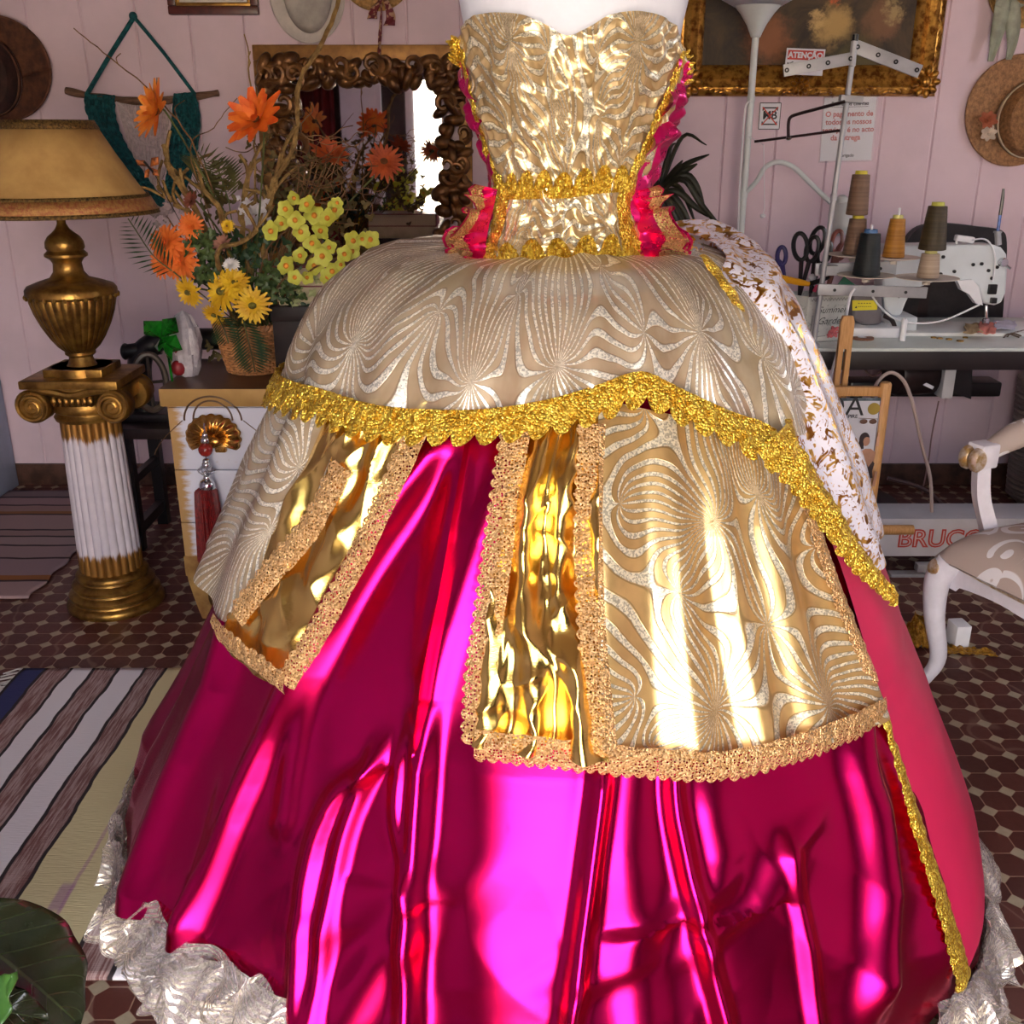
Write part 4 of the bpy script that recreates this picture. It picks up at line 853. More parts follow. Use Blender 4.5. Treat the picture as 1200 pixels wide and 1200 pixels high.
for x_, c_ in seq[1:]:
    cc = t.mix(t.math('GREATER_THAN', xx, x_), cc, c_); l_ = t.step(t.math('ABSOLUTE', t.math('SUBTRACT', xx, x_)), .0055, .0035); lines = l_ if lines is None else t.math('MAXIMUM', lines, l_)
cc = t.mix(lines, cc, blk); pk = t.step(t.math('ABSOLUTE', t.math('SUBTRACT', xx, t.math('ADD', -.905, t.math('MULTIPLY', t.noise(po_, 3, 1), .02)))), .006, .002); cc = t.mix(t.math('MULTIPLY', pk, .55), cc, lin((172, 120, 150)))
pb = t.math('MULTIPLY', t.step(t.math('ABSOLUTE', t.math('ADD', s3.outputs[0], .905)), .018, .01), t.step(t.math('ABSOLUTE', t.math('SUBTRACT', s3.outputs[1], 1.66)), .05, .03)); cc = t.mix(t.math('MULTIPLY', pb, .6), cc, lin((150, 100, 150)))
mp2 = t.node('Mapping'); t.set(mp2.inputs[0], po_); mp2.inputs['Scale'].default_value = (30, 320, 1)
b = t.bsdf(Base_Color=cc, Roughness=.9, Normal=t.bump(t.noise(mp2.outputs[0], 1.0, 2), .5, .003)); m_rug = t.done(b)
rug = thing('striped_rug', (-.85, 2.0, 0), 'flat woven rug with brown white and cream stripes left of the gown', 'rug')
mb = MB(); mb.grid(lambda u, v: V((lerp(-1.405, -.25, u), lerp(YN0, YN1, v), .008 + .002 * N3(u * 6, v * 6, 0))), 60, 60); mb.build('woven_field', m_rug, rug, solid=.006)
mb = MB()
for k in range(120):
    y_ = lerp(YN0, YN1, (k + rng.random()) / 120); x_ = -1.40; mb.tube([(x_, y_, .008), (x_ - .02, y_ + rng.uniform(-.006, .006), .006), (x_ - rng.uniform(.035, .055), y_ + rng.uniform(-.02, .02), .003)], .0022, 4)
mb.build('fringe', M('rug_fringe_yarn', (206, 196, 188), .9), rug)
t = NT('dark_striped_rug'); po_ = t.pos(); s3 = t.node('SeparateXYZ', i_Vector=po_); yy = t.math('ADD', s3.outputs[1], t.math('MULTIPLY', t.math('SUBTRACT', t.noise(po_, 6, 2), .5), .02))
cc = lin((150, 124, 126))
for y0_, c_ in ((4.16, (120, 100, 106)), (4.08, (58, 48, 52)), (4.06, (150, 120, 124)), (3.98, (60, 44, 46)), (3.965, (150, 118, 116)), (3.90, (140, 92, 58)), (3.87, (56, 42, 42)), (3.855, (158, 130, 130)), (3.70, (52, 40, 42)), (3.685, (150, 122, 122)), (3.63, (56, 44, 46)), (3.615, (158, 134, 134)), (3.54, (60, 48, 50)), (3.525, (154, 128, 130)), (3.42, (60, 44, 46)), (3.405, (150, 124, 130)), (3.26, (150, 92, 48)), (3.22, (60, 44, 46)), (3.205, (160, 132, 132))):
    cc = t.mix(t.math('LESS_THAN', yy, y0_), cc, lin(c_))
m_rug2 = t.done(t.bsdf(Base_Color=cc, Roughness=.9, Normal=t.bump(t.noise(po_, 120, 2), .3, .003)))
mb = MB(); mb.grid(lambda u, v: V((lerp(XL + .04, -1.60 - .008 * sin(v * 40), u), lerp(3.08, 4.16, v), .008 + .002 * N3(u * 5, v * 9, 3))), 30, 60)
tag(mb.build('dark_rug', m_rug2, solid=.006), 'dim striped rug with dark and orange lines behind the column', 'rug')
# ================================================================ BASKET OF FLOWERS
BX, BY = -.805, 3.17
bk = thing('wicker_basket', (BX, BY, CZ), 'light brown wicker basket holding the dried and artificial flowers on the chest', 'basket')
m_wick = M('wicker', (186, 128, 78), .6, var=.25, vs=60, bump=.2, bs=120)
mb = MB(); nst = 22; bh = .135
def brad(h): return lerp(.078, .108, h / bh)
for k in range(16):
    z = CZ + .008 + bh * k / 16; pts = []
    for i in range(nst * 4 + 1):
        a = 2 * pi * i / (nst * 4); r = brad(z - CZ) + .0045 * cos(a * nst / 1 + pi * (k % 2)); pts.append((BX + r * cos(a), BY + r * sin(a), z))
    mb.tube(pts, .0048, 5, cap=False)
mb.build('woven_wall', m_wick, bk)
mb = MB()
for i in range(nst): a = 2 * pi * i / nst; mb.tube([(BX + brad(0) * cos(a), BY + brad(0) * sin(a), CZ + .004), (BX + brad(bh) * cos(a), BY + brad(bh) * sin(a), CZ + bh + .01)], .0035, 5)
mb.lathe([(0, .002), (.079, .002), (.079, .008), (0, .008)], (BX, BY, CZ), 32); mb.build('stakes', m_wick, bk)
mb = MB()
for ph in (0, pi): mb.tube([(BX + (brad(bh) + .005 * cos(a_ * 24 + ph)) * cos(a_), BY + (brad(bh) + .005 * cos(a_ * 24 + ph)) * sin(a_), CZ + bh + .012 + .006 * sin(a_ * 24 + ph)) for a_ in [2 * pi * i / 144 for i in range(145)]], .0065, 5, cap=False)
mb.build('rim', m_wick, bk)
mb = MB(); mb.lathe([(0, .10), (.09, .10), (.085, .125), (0, .13)], (BX, BY, CZ), 24); mb.build('floral_foam', M('dark_moss', (44, 44, 26), .95, var=.4, vs=60, bump=.5), bk)
ROOT = V((BX, BY, CZ + .125))
def root(): a = rng.uniform(0, 2 * pi); r = .06 * sqrt(rng.random()); return ROOT + V((r * cos(a), r * sin(a), 0))
m_stem = M('flower_stem', (84, 92, 40), .6, var=.25, c2=(66, 58, 28)); m_twig = M('dry_twig', (132, 96, 58), .85, vs=50, c2=(84, 56, 34), bump=.3); m_lich = M('lichen_branch', (156, 124, 70), .9, vs=40, c2=(104, 76, 38), bump=.6, bs=140)
def frame3(n):
    n = V(n).normalized(); a = V((0, 0, 1)).cross(n); a = a.normalized() if a.length > .01 else V((1, 0, 0)); return a, n.cross(a), n
def petalring(mb, c, n, R, cnt, w, lift, droop, ph=0, seg=5):
    a, b, n = frame3(n)
    for k in range(cnt):
        t = 2 * pi * (k + rng.uniform(-.15, .15)) / cnt + ph; d = a * cos(t) + b * sin(t); s_ = n.cross(d); RR = R * rng.uniform(.88, 1.06); lf = lift + rng.uniform(-.1, .1); vs = []
        for i in range(seg + 1):
            f = i / seg; hw = w * R * (sin(pi * min(1, .12 + .80 * f)) ** .8) * (1 - .25 * f); p = c + d * (RR * f * cos(lf)) + n * (RR * (f * sin(lf) - droop * f * f))
            vs += [p - s_ * hw, p + n * (hw * -.28), p + s_ * hw]
        mb.add(vs, [q for i in range(seg) for q in ((i * 3, i * 3 + 1, i * 3 + 4, i * 3 + 3), (i * 3 + 1, i * 3 + 2, i * 3 + 5, i * 3 + 4))])
def stem_to(mb, c, bend=.03, r=.0025):
    a = root(); m_ = a.lerp(c, .5) + V((rng.uniform(-bend, bend), rng.uniform(-bend, bend), .02)); mb.tube(smooth([a, m_, c], 6), r, 5)
m_or = M('orange_petals', (242, 128, 40), .6, vs=26, c2=(226, 86, 26)); m_or2 = M('amber_petals', (240, 156, 56), .6, vs=26, c2=(226, 108, 34)); m_mum = M('deep_orange_petals', (238, 130, 50), .65, vs=30, c2=(220, 100, 34)); m_ye = M('yellow_petals', (236, 196, 40), .6, vs=26, c2=(214, 160, 26)); m_ry = M('reflected_orange_petals', (190, 84, 30), .65, vs=26, c2=(150, 60, 22))  # last one: orange darkened for the blooms reflected in the mirror
m_wh = M('white_petals', (224, 220, 216), .7, var=.05); m_ctr = M('flower_disc', (120, 116, 40), .8, vs=90, c2=(84, 70, 26), bump=.6); m_ctr2 = M('dark_flower_disc', (104, 60, 22), .8, vs=90, bump=.6)
def flower(name, px_, py_, Y, Rpx, n, mp_, label, grp, layers=((1.0, 18, .17, .15, .12), (.72, 14, .18, .5, .1)), ctr=(.22, None), cat='flower'):
    c = P(px_, py_, Y); R = Rpx * px(Y, c.z); o = thing(name, root(), label, cat, grp); mb = MB(); ph = rng.random() * 6
    for (f, cnt, w_, lf, dr) in layers: petalring(mb, c + V(n).normalized() * .004, n, R * f, cnt, w_, lf, dr, ph); ph += .4
    mb.build('petals', mp_, o, flat=False)
    if ctr: mb = MB(); a, b, nn = frame3(n); mb.ball(c + nn * (R * .10), (R * ctr[0], R * ctr[0], R * ctr[0] * .75), 14, 8); mb.build('flower_centre', ctr[1] or m_ctr, o)
    mb = MB(); nn = V(n).normalized(); a = root(); mb.tube(smooth([a, a.lerp(c - nn * .05, .6) + V((0, .01, .02)), c - nn * .03, c - nn * .002], 6), .003, 6); mb.build('stem', m_stem, o)
    return o
LIL = ((1.0, 12, .20, .30, .05), (.86, 10, .20, .62, .04), (.6, 8, .2, 1.0, 0)); DAI = ((1.0, 20, .13, .12, .14), (.86, 18, .13, .3, .12), (.6, 14, .13, .62, .05)); MUM = ((1.0, 20, .15, .15, .3), (.88, 18, .16, .45, .2), (.7, 16, .17, .75, .1), (.45, 10, .2, 1.1, 0))
flower('orange_dahlia', 186, 132, 3.06, 38, (-.75, -.65, .35), m_or2, 'amber and orange flower at the upper left of the bouquet, below the long twig tip', 'orange flowers', LIL, (.16, m_ctr2))
flower('orange_dahlia', 302, 142, 3.00, 42, (-.35, -.75, .55), m_or, 'large bright orange flower at the top of the bouquet in front of the mirror frame', 'orange flowers', LIL, (.14, m_ctr2))
flower('orange_dahlia', 386, 184, 3.24, 26, (.35, -.55, .75), m_ry, 'darkened orange flower among the tangled twigs, added for a bloom reflected in the mirror', 'orange flowers', LIL, (.16, m_ctr2))  # this and the next stand in for blooms reflected in the mirror
flower('orange_dahlia', 450, 190, 3.28, 24, (.1, -.9, .35), m_ry, 'darkened orange flower furthest right before the mirror glass, standing in for a reflection', 'orange flowers', DAI, (.22, m_ctr2))
for x, y, r, lab in ((196, 285, 25, 'deep orange mum, uppermost of the cluster at the left of the bouquet'), (212, 305, 27, 'deep orange mum at the right of the left cluster, above the yellow daisies'), (224, 265, 17, 'small deep orange mum tucked above the left cluster'), (192, 308, 20, 'deep orange mum at the lower left of the left cluster')):
    flower('orange_chrysanthemum', x, y, 3.02 + .001 * r, r, (rng.uniform(-.4, .1), -.9, rng.uniform(0, .4)), m_mum, lab, 'deep orange mums', MUM, (.12, m_mum))
for x, y, r, n, lab in ((262, 342, 28, (-.5, -.75, .3), 'yellow daisy in the middle of the row above the basket, facing left'), (296, 358, 23, (.15, -.95, .1), 'yellow daisy with green centre facing forward over the basket rim'), (275, 332, 20, (.3, -.8, .5), 'yellow daisy below the small white flower'), (222, 342, 20, (-.4, -.8, -.2), 'shaded yellow daisy at the left, under the orange mums'), (252, 368, 17, (-.3, -.8, -.5), 'drooping yellow daisy over the left of the basket')):
    flower('yellow_daisy', x, y, 2.99, r, n, m_ye, lab, 'yellow daisies', DAI, (.24, None))
flower('white_flower', 271, 311, 3.02, 11, (0, -.8, .6), m_wh, 'small white flower above the yellow daisies', 'small flowers', MUM, (.1, m_wh))
flower('yellow_rose', 267, 265, 3.06, 9, (-.2, -.9, .2), m_ye, 'small yellow rose in the middle of the bouquet', 'small flowers', MUM, (.3, m_ctr2))
flower('pink_dried_flower', 262, 288, 3.03, 14, (-.3, -.7, .6), M('dusty_pink_petals', (166, 116, 96), .8, vs=30), 'dusty pink dried flower left of the lichen stem', 'small flowers', LIL, None)
flower('pink_dried_flower', 226, 236, 3.08, 12, (-.4, -.7, .4), M('dusky_red_petals', (140, 74, 54), .8, vs=30), 'dusky red dried flower behind the orange mums', 'small flowers', LIL, None)
# grey white dried hydrangea
def cluster(name, spots, mp_, label, cat, grp, pet=4, w=.42, Y=3.1, jit=.02):
    o = thing(name, root(), label, cat, grp); mb = MB(); st = MB()
    for x, y, r in spots:
        c = P(x, y, Y + rng.uniform(-jit, jit)); petalring(mb, c, (rng.uniform(-.6, .6), -1, rng.uniform(-.3, .9)), r * px(Y, c.z), pet, w, .35, .05, rng.random() * 6, 3)
    mb.build('florets', mp_, o, flat=False)
    cx_ = sum(q[0] for q in spots) / len(spots); cy_ = sum(q[1] for q in spots) / len(spots); e = P(cx_, cy_, Y + .02); stem_to(st, e); st.build('stem', m_twig, o); return o
cluster('dried_hydrangea', [(rng.gauss(300, 9), rng.gauss(247, 9), rng.uniform(4, 7)) for _ in range(46)], M('grey_white_petals', (190, 184, 186), .8, var=.1), 'grey white dried hydrangea head in the centre of the bouquet', 'flower', 'small flowers')
cluster('dried_hydrangea', [(rng.gauss(190, 9), rng.gauss(247, 6), rng.uniform(3, 6)) for _ in range(30)], M('grey_lilac_petals', (132, 116, 118), .85, var=.15), 'grey lilac dried hydrangea behind the lamp shade edge', 'flower', 'small flowers')
cluster('dried_hydrangea', [(rng.gauss(360, 12), rng.gauss(336, 10), rng.uniform(4, 7)) for _ in range(20)], M('pale_green_petals', (160, 164, 112), .8, var=.15), 'pale green dried hydrangea at the lower right of the bouquet', 'flower', 'small flowers')
# yellow green orchid sprays: each blossom is a part
m_orch = M('lime_petals', (214, 218, 92), .6, vs=24, c2=(188, 186, 64)); m_oc = M('orange_throat', (236, 150, 50), .6)
def spray(spots, label, stempts, Y=3.03):
    o = thing('orchid_spray', root(), label, 'flower', 'yellow green orchid sprays')
    for x, y, r in spots:
        yy = Y + rng.uniform(-.05, .04); c = P(x, y, yy); R = r * px(yy, c.z); n = V((rng.uniform(-.6, .6), -1, rng.uniform(-.3, .6))); mb = MB(); petalring(mb, c, n, R, 5, .60, .28, .1, rng.random() * 6, 4); bl = mb.build('blossom', m_orch, o)
        ORG[bl.name] = ORG[o.name]
        mb = MB(); mb.ball(c + n.normalized() * R * .12, (R * .26, R * .26, R * .26), 8, 6); mb.build('throat', m_oc, bl)
    mb = MB(); mb.tube(smooth([ROOT] + [P(x, y, Y + .02) for x, y in stempts], 6), .0028, 5); mb.build('stem', m_twig, o)
spray([(345, 232, 10), (360, 240, 12), (335, 245, 12), (346, 258, 12), (368, 252, 13), (352, 272, 12), (318, 271, 13), (330, 262, 10), (384, 256, 12), (392, 246, 12), (395, 238, 8)], 'topmost orchid spray with lime yellow blossoms right of the hydrangea', [(310, 300), (340, 265), (360, 235)])
spray([(376, 270, 12), (366, 285, 12), (378, 300, 13), (386, 290, 10), (336, 312, 13), (352, 300, 11), (390, 318, 12), (384, 325, 11), (345, 325, 10), (368, 312, 12), (360, 325, 9)], 'lower orchid spray of lime yellow blossoms above the dried hydrangea', [(330, 330), (365, 300), (380, 275)])
spray([(404, 298, 11), (414, 282, 12), (412, 294, 12), (424, 280, 9), (434, 281, 12), (400, 310, 9)], 'short orchid spray of lime yellow blossoms pointing right towards the peplum', [(360, 320), (400, 300), (432, 282)])
# green leaf bunches
m_box = M('boxwood_leaf', (84, 104, 52), .5, vs=30, c2=(48, 66, 32)); m_fern = M('fern_leaf', (46, 74, 42), .5, vs=20, c2=(28, 48, 28)); m_dryl = M('dry_leaf', (112, 94, 46), .7, vs=20, c2=(70, 62, 32))
def bunch(spots, label, mat, n, r=6, Y=3.06):
    o = thing('leaf_bunch', root(), label, 'foliage', 'green foliage'); mb = MB(); st = MB()
    for cx_, cy_, sx_, sy_ in spots:
        for _ in range(n):
            x, y = rng.gauss(cx_, sx_), rng.gauss(cy_, sy_); c = P(x, y, Y + rng.uniform(-.06, .06)); petalring(mb, c, (rng.uniform(-1, 1), -1, rng.uniform(-.5, 1)), r * px(Y, c.z), 3, .42, .3, .1, rng.random() * 6, 3)
        stem_to(st, P(cx_, cy_, Y))
    mb.build('leaves', mat, o, flat=False); st.build('stems', m_stem, o)
bunch([(244, 300, 9, 12), (232, 282, 7, 8), (240, 322, 12, 8)], 'bright green boxwood bunch between the mums and the daisies', m_box, 34)
bunch([(310, 325, 12, 14), (326, 340, 14, 8), (330, 318, 9, 12)], 'green boxwood bunch right of the yellow daisies', m_box, 34)
bunch([(350, 355, 14, 8), (270, 300, 16, 16), (300, 290, 16, 14)], 'dark green filler leaves deep inside the bouquet', m_fern, 40, 8, 3.14)
bunch([(330, 210, 26, 24), (360, 235, 22, 20), (395, 275, 20, 24), (250, 220, 20, 16)], 'olive brown dried filler leaves behind the twigs', m_dryl, 46, 7, 3.26)
bunch([(300, 405, 40, 9), (345, 395, 22, 12)], 'dim olive dried flowers lying behind the basket', m_dryl, 50, 6, 3.30)
def fern(pts, w, label, mat=m_fern, Y=3.0, n=15, dense=1.0):
    o = thing('fern_frond', root(), label, 'foliage', 'fern fronds'); sp_ = resample(smooth([P(x, y, Y + dz) for x, y, dz in pts]), n * 2); mb = MB()
    for i in range(2, n * 2, 2):
        c = sp_[i]; d = (sp_[min(i + 1, n * 2)] - sp_[i - 1]).normalized(); s_ = d.cross(V((0, -1, .3))).normalized(); L = w * px(Y, c.z) * (sin(pi * (.12 + .85 * i / (n * 2))) ** .7)
        for sg in (-1, 1):
            e = c + s_ * sg * L + d * L * .55; m_ = c.lerp(e, .5); q = d * L * .07 * dense
            mb.add([c, m_ - q, e, m_ + q + V((0, -.004, 0))], [(0, 1, 2, 3)])
    mb.build('leaflets', mat, o, flat=False); st = MB(); st.tube([ROOT + V((0, -.03, 0))] + sp_, .002, 5); st.build('stem', m_stem, o)
fern([(205, 320, .02), (180, 300, 0), (158, 268, 0), (150, 256, 0)], 26, 'dark fern frond sticking out left below the lamp shade', dense=.7)
fern([(285, 375, -.04), (290, 395, -.06), (296, 420, -.07), (299, 436, -.07)], 24, 'fern frond hanging over the front of the basket', n=18)
fern([(255, 370, -.04), (262, 385, -.06), (268, 402, -.06)], 20, 'short fern frond hanging at the front left of the basket', n=12)
fern([(235, 235, .05), (242, 215, .03), (240, 190, .02), (232, 178, .02)], 32, 'olive fern frond standing up below the amber flower', M('olive_fern_leaf', (92, 88, 44), .6, vs=20, c2=(54, 56, 28)), 3.1, dense=.8)
fern([(268, 235, .05), (258, 205, .03), (252, 188, .02)], 30, 'olive fern frond standing up beside the white hydrangea', M('olive_fern_leaf', (92, 88, 44), .6), 3.12, dense=.8)
# twigs and branches
def twig(pts, r0, r1, label, mat=m_twig, Y=3.12, sub=6, side=0, knob=0):
    o = None; mb = MB(); q = smooth([ROOT + V((rng.uniform(-.04, .04), rng.uniform(-.03, .03), 0))] + [P(x, y, Y) for x, y in pts], sub); q = [p + V((rng.uniform(-.003, .003), rng.uniform(-.004, .004), 0)) for p in q]
    mb.tube(q, [lerp(r0, r1, k / (len(q) - 1)) * (1 + knob * rng.random()) for k in range(len(q))], 6)
    for _ in range(side):
        i = rng.randint(len(q) // 3, len(q) - 2); d = (q[i + 1] - q[i]).normalized(); s_ = V((rng.uniform(-1, 1), rng.uniform(-.6, .6), rng.uniform(-.2, 1))).normalized(); L = rng.uniform(.03, .09)
        mb.tube(smooth([q[i], q[i] + (d + s_ * .7) * L * .5, q[i] + (d * .7 + s_) * L]), r1 * .9, 5)
    return tag(mb.build('dry_twig' if mat is m_twig else 'lichen_branch', mat, org=ROOT), label, 'twig', 'twigs in the bouquet')
twig([(240, 200), (190, 120), (130, 68), (86, 33)], .003, .0016, 'long thin bare twig reaching up left over the macrame cord', side=3)
twig([(225, 190), (250, 150), (278, 115)], .002, .0012, 'thin twig pointing up between the two big orange flowers')
twig([(310, 240), (345, 170), (350, 98), (375, 55), (398, 0), (400, -40)], .007, .004, 'thick branch rising past the carved mirror to the top of the picture', m_lich, knob=.5)
twig([(300, 230), (298, 160), (292, 80), (293, 60)], .004, .002, 'upright thin branch in front of the left edge of the mirror frame', m_lich, side=2)
twig([(330, 245), (395, 236), (425, 172)], .003, .0015, 'thin twig bending up right in front of the mirror glass', side=2)
twig([(340, 260), (400, 262), (420, 262)], .0025, .0012, 'thin twig pointing level to the right above the orchid tip')
twig([(220, 230), (200, 200), (192, 170)], .008, .006, 'crusty lichen stem under the amber flower', m_lich, side=4, knob=.6)
twig([(240, 270), (205, 240), (185, 218)], .007, .005, 'crusty lichen stem slanting left beside the lamp shade', m_lich, side=5, knob=.6)
twig([(262, 260), (240, 222), (228, 185)], .007, .005, 'crusty lichen stem left of the hydrangea', m_lich, side=5, knob=.6)
twig([(285, 275), (284, 240), (296, 190)], .008, .006, 'crusty lichen stem below the large orange flower', m_lich, side=5, knob=.6)
twig([(310, 270), (320, 225), (330, 180)], .009, .006, 'crusty lichen stem right of the hydrangea', m_lich, side=5, knob=.6)
twig([(255, 300), (280, 285), (300, 270), (285, 240)], .006, .004, 'crooked lichen stem in front of the boxwood', m_lich, Y=3.0, side=4, knob=.6)
o = thing('tangled_twigs', ROOT, 'tangle of thin curly twigs in front of the mirror left edge', 'twig', 'twigs in the bouquet'); mb = MB()
for k in range(34):
    x, y = rng.gauss(368, 22), rng.gauss(190, 22); p = [P(x, y, 3.16)]; a = rng.uniform(0, 6)
    for _ in range(6): a += rng.uniform(-.9, .9); x += 13 * cos(a); y += 11 * sin(a); p.append(P(x, y, 3.16 + rng.uniform(-.03, .03)))
    mb.tube(smooth(p, 4), .0016, 4)
for k in range(6): mb.tube(smooth([ROOT, P(345 + 4 * k, 240, 3.16), P(350 + 8 * k, 190, 3.16)], 5), .0022, 5)
mb.build('curly_branches', m_twig, o)
# butterfly ornament
bf = thing('butterfly_ornament', P(176, 196, 3.05), 'small orange butterfly ornament left of the lichen stems', 'ornament'); c = P(176, 196, 3.05); mb = MB(); k = px(3.05, c.z)
for sx_, sz_, L in ((-1, .6, 14), (1, .9, 13), (-.5, -1, 12), (.9, -.8, 12)): mb.add([c, c + V((sx_ * L * k * .9, -.01, sz_ * L * k * .3)), c + V((sx_ * L * k, -.016, sz_ * L * k)), c + V((sx_ * L * k * .3, -.008, sz_ * L * k * .9))], [(0, 1, 2, 3)])
mb.build('wings', M('orange_wing', (206, 112, 44), .6, vs=60, c2=(70, 34, 20)), bf, solid=.002); mb = MB(); mb.tube([c + V((-.012, -.012, .016)), c + V((.01, -.006, -.014))], .0035, 6); mb.tube([c + V((.01, -.006, -.014)), ROOT + V((-.04, 0, 0))], .0012, 5); mb.build('body', m_blk, bf)
# ================================================================ RIGHT SIDE
m_grey = M('light_grey_enamel', (206, 212, 216), .35, var=.05, vs=6); m_grey2 = M('grey_painted_metal', (172, 172, 176), .4, .2, var=.1); m_beech = M('beech_wood', (208, 158, 100), .5, vs=6, stretch=(30, 30, 3), c2=(186, 134, 78)); m_blkp = M('black_plastic', (20, 19, 21), .3, var=.1); m_wpl = M('white_plastic', (226, 226, 230), .35, var=.03); m_chr = M('chrome', (210, 212, 216), .12, 1.0, var=.02); m_mot = M('dark_brown_metal', (40, 26, 24), .4, .3, var=.2)
# ---- painting in gilt frame (an abstract dark canvas)
t = NT('gilt_frame'); po_ = t.pos(); n_ = t.noise(po_, 34, 4, .6); b = t.bsdf(Base_Color=t.mix(t.step(n_, .35, .6), lin((120, 72, 24)), lin((206, 154, 70))), Metallic=.8, Roughness=.3, Normal=t.bump(n_, .25, .006)); m_gilt = t.done(b)
a = pw(786, 113); e = pw(1092, 113); top = pw(940, -150); X0, X1, Z0, Z1 = a.x, e.x, a.z, top.z
pt_ = thing('gilt_framed_painting', V(((X0 + X1) / 2, WY, Z0)), 'large dark brown painting in a heavy gilt frame at the top right', 'painting')
mb = MB()
PRO = [(0, 0), (0, .03), (.012, .045), (.03, .05), (.045, .036), (.06, .03), (.085, .045), (.10, .036), (.112, .020), (.115, 0)]   # inset, height off wall
vs = []; 
for d_, h_ in PRO:
    for x_, z_ in ((X0 + d_, Z0 + d_), (X1 - d_, Z0 + d_), (X1 - d_, Z1 - d_), (X0 + d_, Z1 - d_)): vs.append((x_, WY - h_, z_))
mb.add(vs, [(4 * i + k, 4 * i + (k + 1) % 4, 4 * i + 4 + (k + 1) % 4, 4 * i + 4 + k) for i in range(len(PRO) - 1) for k in range(4)]); mb.build('frame', m_gilt, pt_)
mb = MB()
for cx_, cz_, rr in ((X1 - .05, Z0 + .05, .055), (X0 + .05, Z0 + .05, .055), (lerp(X0, X1, .48), Z0 + .035, .035)):
    for k in range(9): a_ = k * 2 * pi / 9; mb.ball((cx_ + rr * .75 * cos(a_), WY - .045, cz_ + rr * .75 * sin(a_)), (rr * .34, .016, rr * .24), 10, 6, rot=R3('Y', -a_))
    mb.ball((cx_, WY - .045, cz_), (rr * .4, .02, rr * .4), 12, 8)
for k in range(40):
    f = (k + .5) / 40; mb.ball((lerp(X0 + .1, X1 - .1, f), WY - .042, Z0 + .022 + .008 * sin(f * 40)), (.018, .010, .006), 8, 5, rot=R3('Y', .5 * cos(f * 40)))
    mb.ball((X1 - .022 - .008 * sin(f * 30), WY - .042, lerp(Z0 + .1, Z1 - .1, f)), (.006, .010, .018), 8, 5, rot=R3('Y', .5 * cos(f * 30)))
mb.build('frame_ornament', m_gilt, pt_)
t = NT('dark_oil_painting'); po_ = t.pos(); n_ = t.noise(po_, 5, 5, .7, 1.0); col = t.mix(t.step(n_, .3, .7), lin((38, 28, 18)), lin((84, 64, 38)))
for x_, y_, r_, c_ in ((897, 45, .12, (150, 92, 54)), (975, 30, .10, (196, 160, 96)), (958, 22, .05, (206, 170, 110)), (1030, 25, .10, (130, 90, 60)), (1046, 12, .05, (176, 150, 100)), (978, 3, .035, (214, 92, 40)), (1000, 70, .12, (84, 76, 36))):
    c = pw(x_, y_); d_ = t.node('VectorMath', operation='DISTANCE', n_0=po_, n_1=tuple(c)).outputs['Value']; f_ = t.step(t.math('ADD', d_, t.math('MULTIPLY', t.math('SUBTRACT', t.noise(po_, 22, 4, .7), .5), .12)), r_, r_ * .35); col = t.mix(t.math('MULTIPLY', f_, .85), col, lin(c_))
b = t.bsdf(Base_Color=col, Roughness=.6, Normal=t.bump(t.noise(po_, 120, 3), .15, .002)); m_oil = t.done(b)
mb = MB(); mb.bb((X0 + .11, WY - .022, Z0 + .11), (X1 - .11, WY - .004, Z1 - .11)); mb.build('canvas', m_oil, pt_, flat=True)
# ---- signs on the wall
EXu, EZu = V((1, 0, 0)), V((0, 0, 1)); m_sr = M('sign_red', (196, 66, 56), .5, var=.03); m_sk = M('sign_black', (36, 34, 38), .5, var=.03); m_sw = M('sign_white', (222, 222, 228), .35, var=.02); m_sred = M('notice_red', (176, 66, 56), .6, var=.03)
def sign(name, x0, y0, x1, y1, d, label, tilt=0):
    a = pw(x0, y1, d); e = pw(x1, y0, d); c = (a + e) / 2; o = thing(name, V((c.x, WY - d, min(a.z, e.z))), label, 'sign'); mb = MB(); w_ = e.x - a.x; h_ = e.z - a.z; r = R3('Y', tilt); mb.box((c.x, WY - d, c.z), (w_, .003, h_), r)
    mb.build('panel', m_sw, o, flat=True); return o, V((c.x, WY - d - .0016, c.z)), w_, h_, r
NB = V((0, -1, 0))
o, c, w_, h_, r = sign('warning_sign', 919, 57, 967, 88, .06, 'red and white warning sign at the bottom edge of the painting', rad(2))
ex, ez = r @ EXu, r @ EZu
mb = MB(); mb.box(c + ez * h_ * .25, (w_ * .92, .0012, h_ * .36), r); mb.build('red_band', m_sr, o, flat=True)
mb = MB(); text_mb(mb, 'ATENÇÃO', c + ez * h_ * .24, ex, ez, h_ * .30, NB, .0012, depth=.0012); mb.build('white_lettering', m_sw, o, flat=True)
mb = MB(); text_mb(mb, 'NÃO VENDEMOS', c - ez * h_ * .12, ex, ez, h_ * .185, NB, .0012); mb.build('black_lettering', m_sk, o, flat=True)
o, c, w_, h_, r = sign('crossed_out_sign', 888, 120, 916, 152, .003, 'small square sign with black letters crossed out in red, right of the floor lamp pole')
mb = MB(); f = .42; 
for sx_, sz_ in ((0, 1), (0, -1)): mb.box(c + EZu * h_ * f * .72 * sz_, (w_ * .62, .001, h_ * .05))
for sx_ in (-1, 1):
    mb.box(c + EXu * sx_ * w_ * .33 + EZu * h_ * .26, (w_ * .05, .001, h_ * .12)); mb.box(c + EXu * sx_ * w_ * .33 - EZu * h_ * .26, (w_ * .05, .001, h_ * .12))
    mb.box(c + EXu * sx_ * w_ * .48, (w_ * .03, .001, h_ * .96))
for sz_ in (-1, 1): mb.box(c + EZu * sz_ * h_ * .48, (w_ * .96, .001, h_ * .03))
